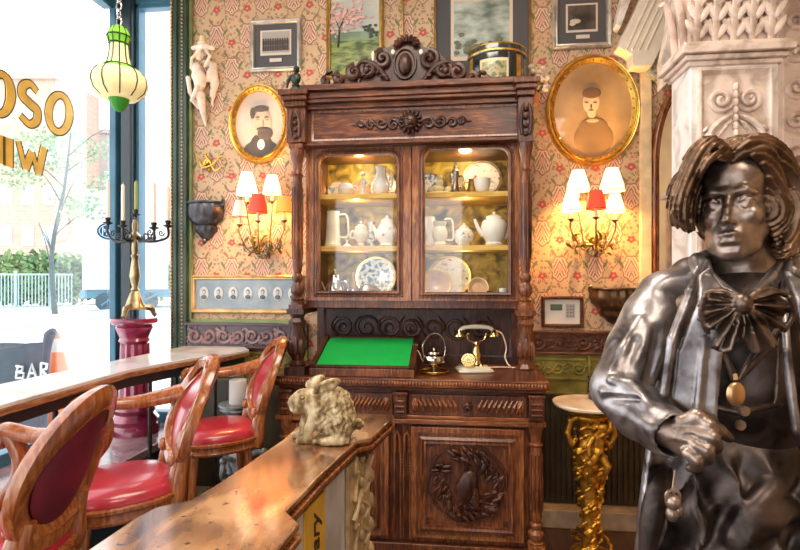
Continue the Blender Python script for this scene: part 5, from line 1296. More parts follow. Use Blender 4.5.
# ================================================================== CHAIRS
M['stool_seat'] = M['red']
def make_chair(label):
    t = thing('bar_chair', label, 'chair', (0, 0, 0), group='red upholstered bar armchairs'); zs_ = .72
    b = B(); rows = []                             # cushion
    def se(a, rx, ry): c, s = math.cos(a), math.sin(a); return (rx*math.copysign(abs(c)**.8, c), ry*math.copysign(abs(s)**.8, s))
    def seat_rows(prof, n=30):
        out = []
        for r, z in prof:
            row = []
            for i in range(n):
                x, y = se(2*PI*i/n, .215*r, .215*r); row.append(Vector((x, y*(1-.10*(x/.215 if r else 0)*.5), z)))
            out.append(row)
        return out
    b.quadgrid(seat_rows([(.98, zs_), (1.02, zs_+.015), (1.0, zs_+.035), (.92, zs_+.052), (.7, zs_+.064), (.4, zs_+.068), (.05, zs_+.069)]), closed_u=True); c = obj('seat_cushion', b, M['red'], t, local=True)
    b = B(); b.quadgrid(seat_rows([(.95, zs_-.055), (1.04, zs_-.052), (1.07, zs_-.04), (1.04, zs_-.028), (1.05, zs_-.012), (1.10, zs_-.004), (1.10, zs_+.008), (1.03, zs_+.012), (.9, zs_+.012)]), closed_u=True); obj('seat_rail', b, M['chair_wood'], t, local=True)
    def bx(y, z): return .185 + .17*(max(0, z-.72)/.48)**1.3 - 1.1*y*y
    path = []
    n = 40
    for i in range(n):
        a = 2*PI*i/n - PI/2; y = .170*math.cos(a)*(1-.10*math.sin(a)); z = 1.0+.205*math.sin(a); path.append((y, z))
    b = B(); rows = []
    for i, (y, z) in enumerate(path):
        yc_, zc_ = 0, 1.0; dn = Vector((y, z-zc_)).normalized(); w_ = .038
        rows.append([Vector((bx(y, z)+ox, y+dn.x*u, z+dn.y*u)) for u, ox in ((-w_, -.012), (-w_*.8, -.024), (-w_*.3, -.018), (w_*.3, -.028), (w_*.8, -.022), (w_, -.006), (w_, .018), (w_*.3, .026), (-w_*.6, .022), (-w_, .012))])
    b.quadgrid(rows, closed_u=True, closed_v=True); bf = obj('back_frame', b, M['chair_wood'], t, local=True)
    b = B()
    for s in (-1, 1):
        b.tube(bez([(bx(s*.13, .90)+.0, s*.125, .88), (.19, s*.14, .79), (.185, s*.145, .72), (.175, s*.145, .67)], 14), [.030, .036, .038, .030], 10)
        b.ell((bx(.13, .84)-.025, s*.125, .845), (.02, .028, .03), n=10, m=7)
        b.tube(scroll_pts(0, 0, .026, 0, 1.1, 0, s, 14), .001, 4) if False else None
    b.tube([(bx(0, .83)+.0, -.12, .82), (bx(0, .80), 0, .80), (bx(0, .83), .12, .82)], [.02, .026, .02], 8); obj('back_posts', b, M['chair_wood'], t, local=True)
    b = B()
    for s in (-1, 1):
        for k in range(3): b.tube(bez([(bx(s*.02, 1.20)-.022, s*.012, 1.218-k*.010), (bx(s*.08, 1.19)-.03, s*.07, 1.203-k*.012), (bx(s*.13, 1.13)-.028, s*.13, 1.13-k*.012)], 10), [.008, .009, .003], 6)
    b.ell((bx(0, 1.21)-.02, 0, 1.214), (.014, .05, .018), n=10, m=7); obj('crest_carving', b, M['chair_wood'], bf, local=True)
    def pad(name, off, bulge, mt):
        b = B(); rows = []
        for r, h in ((1, 0), (.93, .5), (.7, .85), (.4, .97), (.06, 1)):
            rows.append([Vector((bx(y*.82*r, 1.0+(z-1.0)*.84*r)+off+bulge*h, y*.82*r, 1.0+(z-1.0)*.84*r)) for y, z in path])
        b.quadgrid(rows, closed_u=True); return obj(name, b, mt, t, local=True)
    pad('back_pad', -.006, -.022, M['red']); pad('rear_panel', .008, .010, M['dark_red'])
    for s in (1,):
        b = B(); ya = s*.215
        arm = bez([(bx(.16, 1.06)+.005, s*.165, 1.06), (.12, s*.205, 1.03), (.0, ya, 1.025), (-.10, ya, 1.045), (-.135, ya, 1.03)], 24)
        b.tube(arm, [.046, .036, .030, .030, .026], 10, flat=.7)
        sp = [Vector((-.132+.034*math.cos(PI/2+a)*(1-a/12), ya, 1.012+.034*math.sin(PI/2+a)*(1-a/12))) for a in [k*.42 for k in range(22)]]
        b.tube(sp, [.020, .016, .009], 8); b.ell((-.132, ya, 1.012), (.014, .024, .014), n=10, m=7)
        b.tube(bez([(-.085, ya, 1.03), (-.045, ya, .95), (-.055, ya*.98, .86), (-.13, ya*.93, .77), (-.16, ya*.88, .70)], 24), [.028, .030, .030, .032, .030], 10, flat=.8)
        obj('armrest', b, M['chair_wood'], t, local=True)
    for sx in (-1, 1):
        for sy in (-1, 1):
            b = B(); b.tube(bez([(sx*.13, sy*.13, zs_-.05), (sx*.15, sy*.15, .45), (sx*.17, sy*.17, .2), (sx*.20, sy*.20, .012)], 16), [.024, .018, .015, .022], 9); obj('leg', b, M['chair_wood'], t, local=True)
    b = B(); b.tube([Vector((.19*math.cos(2*PI*i/28), .19*math.sin(2*PI*i/28), .26)) for i in range(28)], .010, 8, closed=True); obj('foot_ring', b, M['brass'], t, local=True)
    return t
ch = make_chair('far red seated bar armchair in front of the white candle on its ornate stand')
q = atZ(218, 425, .77); ch.location = (q.x, q.y, 0); ch.rotation_euler.z = R(33)
for px, py, rz, lab in ((122, 477, 38, 'middle red seated bar armchair, glossy seat in view before the maroon pedestal'), (-14, 538, 6, 'nearest bar armchair at the left edge, seen from behind with dark red rear panel')):
    c = copy_tree(ch); q = atZ(px, py, .77); c.location = (q.x, q.y, 0); c.rotation_euler.z = R(rz); c['label'] = lab

# ================================================================== PEDESTAL AND CANDELABRA
M['maroon'] = plain('maroon_glazed_ceramic', (.24, .015, .055), .2, var=.45, scale=14, coat=.7)
ZL = .551; c = atY(135, 318, 3.36); zt_ = c.z; c.z = ZL; kx = c.y/ray(135, 318).y/F
t = thing('pedestal', 'glazed maroon fluted pedestal standing on the window ledge under the candelabrum', 'pedestal', c)
H = zt_-ZL
fl = lambda a, h: 1+.06*math.cos(a*12)
b = B(); b.lathe([(.155, 0), (.155, .04), (.14, .06), (.15, .09), (.12, .13), (.135, .16), (.105, .20)], c, 32, flute=lambda a, h: 1+.02*math.cos(a*8)); obj('base', b, M['maroon'], t)
b = B(); b.lathe([(.10, .19), (.095, .25), (.088, H*.6), (.085, H-.17)], c, 48, flute=fl); obj('shaft', b, M['maroon'], t)
b = B(); b.lathe([(.085, H-.17), (.10, H-.15), (.09, H-.13), (.12, H-.06), (.11, H-.05), (.145, H-.03), (.15, H-.015), (.145, H), (.001, H)], c, 32, flute=lambda a, h: 1+.025*math.cos(a*8)); obj('capital', b, M['maroon'], t)
c = Vector((c.x, c.y, zt_)); k = kx
M['antique'] = plain('tarnished_brass', (.34, .27, .15), .3, .9, var=.5, scale=16)
t = thing('candelabrum', 'tall dark brass five armed candelabrum standing on the maroon pedestal', 'candelabrum', c)
b = B(); b.lathe([(.001, .055), (.075, .058), (.06, .075), (.045, .12), (.03, .165), (.022, .18)], c, 24, flute=lambda a, h: 1+.10*math.cos(a*3)); 
for i in range(3):
    a = R(30+120*i); e = Vector((math.cos(a), math.sin(a), 0)); b.tube(bez([tuple(c+e*.05+Vector((0,0,.075))), tuple(c+e*.10+Vector((0,0,.065))), tuple(c+e*.115+Vector((0,0,.03))), tuple(c+e*.13+Vector((0,0,.012)))], 12), [.020, .020, .015, .014], 8)
obj('base', b, M['antique'], t)
b = B(); b.lathe([(.022, .18), (.03, .19), (.018, .205), (.026, .24), (.034, .28), (.028, .33), (.020, .40), (.028, .42), (.018, .43), (.022, .47), (.016, .52), (.03, .54), (.04, .55), (.014, .58), (.02, .62), (.012, .66)], c, 18); obj('stem', b, M['antique'], t)
cm_ = {'w': plain('ivory_candle_wax', (.85, .76, .62), .5), 'g': plain('olive_green_candle_wax', (.30, .36, .08), .5)}
def cndl(px, cup, top, col, dy, lab):
    P = atY(px, cup, c.y+dy); ar = None
    b = B()
    if abs(px-136) > 2:
        sx = P.x-c.x; st = c+Vector((0, 0, .55))
        b.tube(bez([tuple(st), tuple(st+Vector((sx*.35, dy*.35, -.035))), tuple(st+Vector((sx*.75, dy*.75, -.03))), (P.x, P.y, P.z-.09), (P.x, P.y, P.z-.03)], 24), [.010, .009, .008, .009], 7)
        b.tube(scroll_pts(c.x+sx*.55, st.z-.005, .03, c.y+dy*.5, 1.3, PI, 1 if sx > 0 else -1, 16), [.006, .005], 5)
        b.tube(scroll_pts(c.x+sx*.80, st.z+.02, .022, c.y+dy*.8, 1.3, 0, -1 if sx > 0 else 1, 14), [.005, .004], 5)
        for kk in range(4): b.ell((c.x+sx*(.3+.17*kk), c.y+dy*(.3+.17*kk), st.z-.035+.012*(kk % 2)), (.012, .008, .010), n=6, m=5)
    b.lathe([(.006, -.04), (.012, -.03), (.030, -.022), (.032, -.016), (.014, -.012), (.016, 0), (.020, .014), (.018, .016), (.012, .004)], P, 14)
    if abs(px-136) > 2: obj('arm', b, M['iron'], t)
    else: b.tube([c+Vector((0, 0, .64)), P+Vector((0, 0, -.03))], .010, 7); obj('centre_socket', b, M['iron'], t)
    b = B(); h = atY(px, top, c.y+dy).z-P.z; b.lathe([(.0115, .004), (.0105, h-.01), (.005, h), (.001, h)], P, 12); b.tube([P+Vector((0, 0, h-.002)), P+Vector((.001, 0, h+.012))], .0012, 5)
    tag(obj('candle', b, cm_[col]), lab, 'candle', 'tall candles in the candelabrum')
cndl(108, 220, 180, 'w', .02, 'ivory candle at the far left of the five armed candelabrum')
cndl(123, 223, 184, 'w', -.08, 'ivory candle between the leftmost and the green centre candle of the candelabrum')
cndl(136, 212, 181, 'g', 0, 'olive green candle in the raised centre of the candelabrum')
cndl(154, 225, 183, 'w', -.08, 'ivory candle directly right of the green centre candle of the candelabrum')
cndl(168, 223, 187, 'w', .02, 'ivory candle at the far right of the five armed candelabrum')

# ================================================================== LANTERN
c = att(119, 112, 2.35); k = 2.35/F*.98; t = thing('lantern', 'green and cream ribbed glass lantern hanging by a chain in front of the window', 'lantern', c)
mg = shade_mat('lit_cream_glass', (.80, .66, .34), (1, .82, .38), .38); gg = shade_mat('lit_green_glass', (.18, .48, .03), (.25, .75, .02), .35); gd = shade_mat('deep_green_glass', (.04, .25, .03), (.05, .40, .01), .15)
fl12 = lambda a, h: 1+.035*abs(math.cos(a*5))
def L_(pr, n=40): b = B(); b.lathe([(r*k*.9, h*k) for r, h in pr], c, n, flute=fl12); return b
obj('bottom_cup', L_([(.5, 0), (5, 2), (9, 8), (11, 14)]), gd, t); obj('globe', L_([(11, 13), (19, 14), (26, 20), (29, 28), (28, 35), (23, 41), (16, 45)]), mg, t)
obj('shoulder_band', L_([(23.2, 41), (16, 45.3), (13, 47)]), gg, t); obj('neck', L_([(13, 47), (10.5, 56), (9.5, 68)]), mg, t); obj('cap', L_([(9.5, 67), (10.5, 74), (12, 76), (11, 80), (8, 85), (3, 88), (.5, 88)]), gg, t)
b = B()
for i in range(10):
    a = 2*PI*(i+.5)/10
    b.tube([c+Vector((r*.9*k*math.cos(a), r*.9*k*math.sin(a), h*k)) for r, h in ((11, 14), (19.5, 14.5), (26.5, 20), (29.6, 28), (28.5, 35), (23.5, 41.5), (16.3, 45.5), (13.3, 47.5), (10.9, 56), (9.9, 68), (12.2, 76), (8, 86))], .0028, 5)
for r, h in ((11.3, 14), (16.5, 45.5), (10.3, 69), (12.4, 76.5)): b.tube([c+Vector((r*.9*k*math.cos(2*PI*i/30), r*.9*k*math.sin(2*PI*i/30), h*k)) for i in range(30)], .0035, 5, closed=True)
obj('leading', b, plain('dark_green_leading', (.05, .07, .03), .4, .6), t)
b = B(); z = c.z+88*k; i = 0
while z < zc-.01:
    ang = (i % 2)*PI/2; b.tube([Vector((c.x+.012*math.cos(u)*math.cos(ang), c.y+.012*math.cos(u)*math.sin(ang), z+.018+.022*math.sin(u))) for u in [2*PI*j/12 for j in range(12)]], .003, 5, closed=True); z += .034; i += 1
obj('chain', b, M['silver'], t)

# ================================================================== RABBIT
tR = .5*F/161; s = tR/F; base = atZ(326, 441, ZB)
m, nt, p = _mat('weathered_carved_stone_fur'); n1 = noise(nt, 38, 4, (1, 1, .6)); nt.links.new(ramp(nt, n1, [(.38, (.16, .09, .03)), (.50, (.40, .28, .13)), (.64, (.66, .54, .34))]), p.inputs['Base Color']); p.inputs['Roughness'].default_value = .6; bump(nt, p, n1, .004, .7)
v = Vol((-.125, -.085, -.004), (.125, .085, .225), .0026)
def rp_(px, py, y=0): return ((px-326)*s, y, (441-py)*s)
v.ell(rp_(338, 412), (.060, .055, .074), k=.02).ell(rp_(326, 414), (.05, .045, .06), k=.02).ell(rp_(345, 424), (.045, .062, .048), k=.02).ell(rp_(317, 403), (.036, .034, .036), k=.02)
v.ell(rp_(307, 401), (.036, .030, .033), k=.012).ell(rp_(298, 404), (.022, .022, .022), k=.012).ell(rp_(301, 411), (.022, .024, .012), k=.012)
v.ell(rp_(307, 398, -.026), (.009, .006, .008), k=.003, op='sub').ell(rp_(307, 398, -.024), (.006, .005, .0055), k=0)
v.chain([rp_(294, 407, -.014), rp_(297, 410, -.018)], .002, .002, 'sub').ell(rp_(293, 403), (.004, .006, .004), k=.003)
for y, dx in ((-.022, 6), (.022, -2)):
    v.chain([rp_(313+dx, 415, y), rp_(308+dx, 428, y*1.2), rp_(306+dx, 437, y*1.3)], [.020, .013, .012], .01); v.chain([rp_(308+dx, 438, y*1.3), rp_(298+dx, 439.5, y*1.3)], [.013, .0105], .008)
v.chain([rp_(346, 437, -.05), rp_(328, 438.5, -.052)], [.016, .012], .01).chain([rp_(346, 437, .05), rp_(328, 438.5, .052)], [.016, .012], .01).ell(rp_(362, 426), (.016, .018, .018), k=.01)
v.box(rp_(336, 439.5), (.055, .048, .006), .004, .006)
e1 = Euler((0, R(-22), 0)).to_matrix()
v.ell(rp_(318, 384, .012), (.034, .010, .018), rot=(R(-25), R(-26), 0), k=.006)
v.ell(rp_(331, 386, -.032), (.048, .009, .020), rot=(R(14), R(-24), 0), k=.002).ell(rp_(332, 385.5, -.042), (.036, .006, .011), rot=(R(14), R(-24), 0), k=.002, op='sub')
def fur(x, y, z):
    a = x*230+np.sin(z*150)*1.3+y*60; bb = z*170+np.sin(x*120+y*90)*1.6
    f_ = np.clip((x+.030)/.03, 0, 1)*np.clip((.185-z)/.03, .25, 1)*np.clip((z-.012)/.03, .2, 1)
    return (.0030*np.sin(a)*np.sin(bb)+.0014*np.sin(a*2.3+1)*np.sin(bb*2.1))*f_ + .0005*np.sin(x*900)*np.sin(z*500)
v.add(fur)
me = v.mesh('rabbit', 0); o = obj('rabbit_statuette', me, m, None)
o.location = (0, 0, 0); me.transform(Matrix.Translation(Vector((0, 0, 0))))
zmin = min(vv.co.z for vv in me.vertices); me.transform(Matrix.Translation((0, 0, -zmin)))
o.location = (base.x, base.y, ZB+.0005); o.rotation_euler.z = TH; W[o.name] = o.matrix_basis.copy()
tag(o, 'carved cream stone rabbit statuette sitting on the far end of the bar', 'statuette')

# ================================================================== ON THE CABINET DESK
zw = zt1+.0005
t = thing('writing_slope', 'wooden writing slope with bright green baize top on the cabinet desk', 'writing slope', (X(362, YB), YB+.2, zw))
fa_, fb_ = X(309, YB), X(414.5, YB); ra, rb = X(320, YB+.42), X(406.5, YB+.42); ra, rb = fa_+.02, fb_-.02
y0, y1 = YB+.0, YB+.36; h0, h1 = .045, .185
b = B(); vs = [(fa_, y0, zw), (fb_, y0, zw), (fb_, y1, zw), (fa_, y1, zw), (fa_, y0, zw+h0), (fb_, y0, zw+h0), (fb_-.0, y1, zw+h1), (fa_+.0, y1, zw+h1)]
v_ = [b.bm.verts.new(q) for q in vs]
for f in ((0,3,2,1),(4,5,6,7),(0,1,5,4),(1,2,6,5),(2,3,7,6),(3,0,4,7)): b.bm.faces.new([v_[i] for i in f])
obj('box', b, M['cab'], t, .004)
def slope(u, w_, off): return Vector((fa_+(fb_-fa_)*u, y0+(y1-y0)*w_, zw+h0+(h1-h0)*w_+off))
b = B(); 
for (u0, u1, w0, w1) in ((0, 1, 0, .05), (0, 1, .95, 1), (0, .055, 0, 1), (.945, 1, 0, 1)): b.prism([slope(u0, w0, .001), slope(u1, w0, .001), slope(u1, w1, .001), slope(u0, w1, .001)], (0, -.003, .012))
obj('rim', b, M['cab_dark'], t, .002)
b = B(); b.prism([slope(.06, .055, .001), slope(.94, .055, .001), slope(.94, .945, .001), slope(.06, .945, .001)], (0, -.001, .004)); obj('green_baize', b, plain('bright_green_baize', (.0, .40, .055), .85, var=.06), t)
b = B(); q = slope(.955, .7, .016); b.tube([q, q+Vector((.03, -.0, 0))], .004, 6); obj('catch', b, M['silver'], t)
# brass tray and kettle
c = atZ(434, 373, zw); c.z = zw; k = c.y/F
t = thing('brass_tray', 'small round brass tray under the silver kettle', 'tray', c); b = B(); b.lathe([(.001, .003), (.055, .003), (.080, .010), (.083, .016), (.086, .016), (.081, .004), (.05, .0), (.001, 0)], c, 30); obj('dish', b, M['brass'], t)
b = B(); b.tube([c+Vector((.085*math.cos(2*PI*i/36), .085*math.sin(2*PI*i/36), .016)) for i in range(36)], .003, 5, closed=True); obj('rolled_rim', b, M['gold'], t)
c = c+Vector((.0, .0, .0035)); t = thing('spirit_kettle', 'small silver kettle with high hooped handle beside the telephone', 'kettle', c); k = c.y/F*1.0
m_ks = plain('antique_silver', (.62, .56, .45), .16, 1)
b = B(); b.lathe([(.035, 0), (.038, .006), (.012, .014), (.012, .028), (.045, .04), (.064, .06), (.066, .08), (.058, .10), (.035, .112)], c, 24); obj('body', b, m_ks, t)
b = B(); b.lathe([(.037, .111), (.033, .122), (.008, .132), (.006, .138), (.012, .146), (.001, .153)], c, 18); obj('lid', b, m_ks, t)
b = B(); b.tube(bez([tuple(c+Vector((-.055, 0, .06))), tuple(c+Vector((-.075, -.005, .075))), tuple(c+Vector((-.085, -.008, .11))), tuple(c+Vector((-.10, -.008, .13)))], 14), [.014, .010, .007, .008], 8); obj('spout', b, m_ks, t)
b = B(); b.tube(bez([tuple(c+Vector((-.060, 0, .09))), tuple(c+Vector((-.065, 0, .16))), tuple(c+Vector((-.02, 0, .225))), tuple(c+Vector((.035, 0, .22))), tuple(c+Vector((.066, 0, .16))), tuple(c+Vector((.060, 0, .09)))], 30), .0045, 7); obj('handle', b, m_ks, t)
# telephone
c = atZ(474, 371, zw); k = c.y/F*1.0; t = thing('telephone', 'vintage brass and ivory rotary telephone with cradle handset on the cabinet desk', 'telephone', c, R(10))
iv = plain('ivory_enamel', (.80, .72, .56), .2, coat=.5)
b = B(); rows = []
for w_, z in ((.095, 0), (.100, .006), (.098, .016), (.085, .022), (.080, .030), (.06, .036)): rows.append([Vector((w_*sx*1.05, w_*sy*.8, z)) for sx, sy in ((-1, -.85), (-.85, -1), (.85, -1), (1, -.85), (1, .85), (.85, 1), (-.85, 1), (-1, .85))])
b.quadgrid(rows, closed_u=True); obj('base', b, iv, t, local=True)
b = B(); b.lathe([(.048, .034), (.036, .045), (.024, .07), (.030, .10), (.022, .125), (.016, .15), (.020, .165), (.014, .175)], (0.015, 0.005, 0), 20); b.tube(bez([(-.045, .005, .225), (-.035, .005, .19), (.015, .005, .172), (.065, .005, .19), (.075, .005, .225)], 20), [.007, .007, .010, .007, .007], 7)
for s in (-1, 1): b.tube([(.015+s*.055, -.018, .225), (.015+s*.055, .005, .215), (.015+s*.055, .028, .225)], .006, 6)
obj('cradle', b, M['brass'], t, local=True)
b = B(); Dm = Matrix.Translation((-.045, -.052, .072)) @ Matrix.Rotation(R(-28), 4, 'X') @ Matrix.Rotation(R(-12), 4, 'Z'); b.lathe([(.001, .012), (.018, .012), (.020, .008), (.040, .008), (.043, .002), (.043, -.012), (.001, -.012)], (0, 0, 0), 28, 'y')
for vv in b.bm.verts: vv.co = Dm @ vv.co
dial = obj('dial', b, M['brass'], t, local=True)
b = B()
for i in range(10): a = R(-50+30*i); b.ell(Dm @ Vector((.030*math.cos(a), -.010, .030*math.sin(a))), (.0055,)*3, n=8, m=5)
b.ell(Dm @ Vector((0, -.013, 0)), (.013, .004, .013), n=12, m=6); obj('finger_holes', b, iv, dial, local=True)
b = B(); b.tube(bez([(-.085, 0, .245), (-.06, 0, .262), (.015, 0, .268), (.09, 0, .262), (.115, 0, .245)], 20), [.011, .012, .014, .012, .011], 10); hs = obj('handset', b, iv, t, local=True)
b = B()
for x in (-.09, .12): b.lathe([(.012, 0), (.018, -.012), (.030, -.028), (.033, -.040), (.028, -.043), (.001, -.038)], (x, 0, .25), 18)
obj('ear_and_mouth_cups', b, M['brass'], hs, local=True)
b = B(); b.tube(bez([(.13, 0, .245), (.175, .01, .22), (.20, .01, .14), (.19, 0, .08), (.215, -.01, .03), (.26, -.01, .010), (.30, .01, .008), (.27, .05, .008), (.18, .06, .012), (.09, .03, .015)], 60), .0042, 7); obj('handset_cord', b, iv, t, local=True)

# ================================================================== WHITE CANDLE ON ORNATE STAND
c = att(238, 403, 3.42); zc_s = c.z; c.z = 0; k = 3.42/F
M['stand'] = plain('antique_white_and_blue_iron', (.42, .46, .48), .4, .3, var=.6, scale=14)
t = thing('ornate_stand', 'ornate pale grey and blue scrollwork stand behind the far chair', 'stand', c)
H = zc_s
b = B(); b.lathe([(.12, H), (.12, H-.012), (.10, H-.02), (.115, H-.035), (.08, H-.06), (.05, H-.09)], c, 28); obj('top_plate', b, M['stand'], t)
b = B(); b.lathe([(.03, .1), (.045, .2), (.02, .3), (.05, .40), (.06, .48), (.02, .54), (.03, H-.08)], c, 20, flute=lambda a, h: 1+.08*math.cos(a*7)); obj('stem', b, M['stand'], t)
for i in range(3):
    a = R(20+120*i); e = Vector((math.cos(a), math.sin(a), 0)); b = B(); P = lambda r, z: tuple(c+e*r+Vector((0, 0, z)))
    b.tube(bez([P(.03, .42), P(.13, .46), P(.17, .38), P(.12, .30), P(.10, .2), P(.17, .10), P(.21, .012)], 30), [.018, .018, .016, .015, .018], 8); b.tube(bez([P(.03, .30), P(.10, .26), P(.13, .2), P(.09, .17)], 14), [.012, .010, .006], 6); b.ell(P(.16, .46), (.022,)*3, n=10, m=7); b.ell(P(.12, .30), (.026, .026, .02), n=10, m=7); obj('scroll_leg', b, M['stand'], t)
b = B(); b.lathe([(.055, 0), (.056, .005), (.055, .145), (.052, .15), (.02, .146), (.001, .144)], Vector((c.x, c.y, H+.0005)), 28); tag(obj('pillar_candle', b, plain('white_candle_wax', (.82, .80, .76), .5)), 'thick white pillar candle on the ornate grey stand', 'candle')
# ================================================================== GILT TABLE
c = atY(590, 402, 3.05); zt_ = c.z; c = Vector((c.x, c.y, 0)); k = c.y/ray(590, 402).y/F
t = thing('pedestal_table', 'round cream marble topped side table on a gilded cherub pedestal', 'table', c)
b = B(); b.lathe([(.001, zt_), (36*k, zt_), (36.5*k, zt_-.006), (36*k, zt_-.016), (.001, zt_-.016)], c, 48); obj('table_top', b, marble('cream_marble', (.78, .64, .50), (.62, .46, .33), .25, 4), t)
b = B(); b.lathe([(34*k, zt_-.016), (34.5*k, zt_-.022), (33*k, zt_-.032), (30*k, zt_-.036), (26*k, zt_-.05), (12*k, zt_-.06)], c, 48); obj('gilt_rim', b, M['gold_dark'], t)
v = Vol((c.x-.16, c.y-.16, -.003), (c.x+.16, c.y+.16, zt_-.045), .0048)
def gp(x, y, z): return (c.x+x, c.y+y, z)
v.cap(gp(0, 0, .12), gp(0, 0, zt_-.06), .030, .055).ell(gp(0, 0, zt_-.08), (.085, .085, .035)).ell(gp(0, 0, .05), (.11, .11, .045)).ell(gp(0, 0, .01), (.13, .13, .02))
v.ell(gp(0, 0, zt_-.30), (.075, .07, .15), k=.02).cap(gp(0, 0, .1), gp(0, 0, zt_-.42), .040, .052)
# cherub with raised arm
zz0 = zt_-.10
v.ell(gp(.045, -.085, zz0-.015), (.026, .027, .029)).ell(gp(.02, -.075, zz0-.10), (.036, .030, .055)).ell(gp(.02, -.085, zz0-.15), (.034, .030, .03)).chain([gp(-.005, -.09, zz0-.07), gp(-.035, -.11, zz0-.11), gp(-.03, -.12, zz0-.16)], [.015, .012, .011])
v.chain([gp(.045, -.085, zz0-.06), gp(.085, -.08, zz0-.03), gp(.09, -.06, zz0+.02)], [.015, .012, .011]).chain([gp(.01, -.09, zz0-.17), gp(-.03, -.12, zz0-.20), gp(-.02, -.10, zz0-.27)], [.022, .018, .012]).chain([gp(.04, -.085, zz0-.17), gp(.07, -.10, zz0-.22), (c.x+.05, c.y-.08, zz0-.29)], [.022, .018, .012])
rnd = random.Random(3)
for i in range(95):
    a = rnd.uniform(0, 2*PI); z = rnd.uniform(.06, zt_-.08); rr = .052+.035*math.exp(-((z-(zt_-.28))/.16)**2)+ (.05 if z < .12 else 0)
    pts = [gp(math.cos(a+q*.25)*(rr+.012*math.sin(q*1.3)), math.sin(a+q*.25)*(rr+.012*math.sin(q*1.3)), z+q*.014) for q in range(4)]; v.chain(pts, [.006, .010, .009, .004], .003)
for i in range(26): a = rnd.uniform(0, 2*PI); z = rnd.uniform(zt_-.48, zt_-.14); v.ell(gp(math.cos(a)*.085, math.sin(a)*.08, z), (.014, .014, .011), k=.002)
for s in (-1, 1): v.chain([gp(s*.05, -.02, zt_-.07), gp(s*.11, -.02, zt_-.10), gp(s*.125, -.02, zt_-.17), gp(s*.10, -.02, zt_-.24), gp(s*.075, -.02, zt_-.20)], [.014, .016, .016, .012, .008], .004)
obj('cherub_pedestal', v.mesh('cherub_pedestal'), plain('rich_gilt', (.66, .30, .035), .34, .8, var=.65, scale=26), t)
c2 = atZ(597, 399, zt_); t = thing('dark_tumbler', 'dark patterned glass cup on the round marble table behind the statue arm', 'cup', (c2.x, c2.y, zt_+.0005))
b = B(); b.lathe([(.046, 0), (.048, .006), (.052, .125), (.048, .125), (.044, .012), (.001, .01)], Vector((c2.x, c2.y, zt_+.0005)), 26); obj('body', b, plain('dark_smoked_glass', (.05, .035, .025), .15, var=.5, scale=30, coat=.6), t)
b = B(); 
for zb_ in (.03, .055, .10): b.lathe([(.0505+.02*zb_, zb_), (.0525+.02*zb_, zb_+.004), (.0505+.02*zb_, zb_+.008)], Vector((c2.x, c2.y, zt_)), 26)
obj('gilt_bands', b, M['gold_dark'], t)

# ================================================================== STONE PILLAR AND ARCHED MIRROR
M['stone'] = marble('pinkish_carved_stone', (.78, .62, .52), (.50, .36, .28), .5, 7)
M['stone_w'] = marble('white_carved_stone', (.85, .78, .72), (.60, .52, .46), .5, 6)
YP = 2.35
px0, px1 = X(690, YP), X(779, YP); yb_ = YP+.20
zcap = Z(52, YP, 730)
t = thing('stone_pillar', 'carved pinkish white stone pillar with leafy capital behind the statue', 'pillar', ((px0+px1)/2, YP+.2, 0))
b = B(); b.box((px0, YP, 0), (px1, yb_, zcap-.05)); sh = obj('shaft', b, M['stone_w'], t, .006)
b = B(); b.ring(rect(px0+.05, .5, px1-.05, zcap-.09), [(-.016, 0), (.0, .006), (.012, .018), (.02, .016), (.022, 0)], YP)
b.box((px0+.055, YP-.004, .5), (px1-.055, YP+.001, zcap-.095)); obj('panel_moulding', b, M['stone'], sh)
b = B(); xm = (px0+px1)/2; y = YP-.004; hw = (px1-px0)/2-.06; z = zcap-.20
def leafrow(z):
    for s in (-1, 1):
        b.tube(scroll_pts(xm+s*.055, z, .052, y, 1.7, 0 if s < 0 else PI, s, 26, .014), [.010, .011, .007], 7)
        b.tube(bez([(xm+s*.01, y, z-.06), (xm+s*.06, y-.012, z-.09), (xm+s*.10, y-.01, z-.14), (xm+s*.08, y-.012, z-.20), (xm+s*.03, y-.008, z-.22)], 20), [.009, .013, .013, .007], 7)
        b.tube(scroll_pts(xm+s*.07, z-.20, .035, y, 1.3, PI/2, -s, 18, .01), [.009, .006], 6)
        for k in range(7): b.ell((xm+s*(.03+.014*k), y-.006, z-.10-.018*k), (.022, .014, .008), rot=(0, s*(.6+.2*k), 0), n=8, m=5)
        for k in range(5): b.ell((xm+s*(.115-.008*k), y-.006, z-.12-.02*k), (.009, .010, .018), rot=(0, -s*.7, 0), n=7, m=5)
    for k in range(9): b.ell((xm, y-.012, z+.05-.032*k), (.012, .014, .018), n=8, m=6)
    b.ell((xm, y-.01, z-.27), (.03, .016, .024), n=10, m=6)
for q in range(4): leafrow(z-.36*q)
obj('arabesque_carving', b, M['stone'], sh)
b = B(); yl = [(zcap-.055, .012, .02), (zcap-.035, .028, .02), (zcap-.012, .045, .028), (zcap+.016, .035, .02)]
for z_, o_, h_ in yl: b.box((px0-o_, YP-o_, z_), (px1+o_, yb_+o_, z_+h_))
obj('neck_moulding', b, M['stone'], t, .004)
b = B(); ct = zcap+.036; b.prism([(px0+.005, YP+.005, ct), (px1-.005, YP+.005, ct), (px1-.005, yb_, ct), (px0+.005, yb_, ct)], (0, 0, .34)); cpo = obj('capital', b, M['stone'], t)
b.bm.free() if False else None
b = B()
for i in range(5):
    x = px0+.03+(px1-px0-.06)*i/4
    b.tube(bez([(x, YP, ct), (x, YP-.015, ct+.14), (x, YP-.045, ct+.25), (x, YP-.07, ct+.235)], 16), [.026, .030, .024, .014], 8, flat=.5)
    for s in (-1, 1):
        for k in range(3): b.ell((x+s*(.026-.004*k), YP-.012-.010*k, ct+.06+.062*k), (.016, .013, .050), rot=(0, s*.55, 0), n=8, m=6)
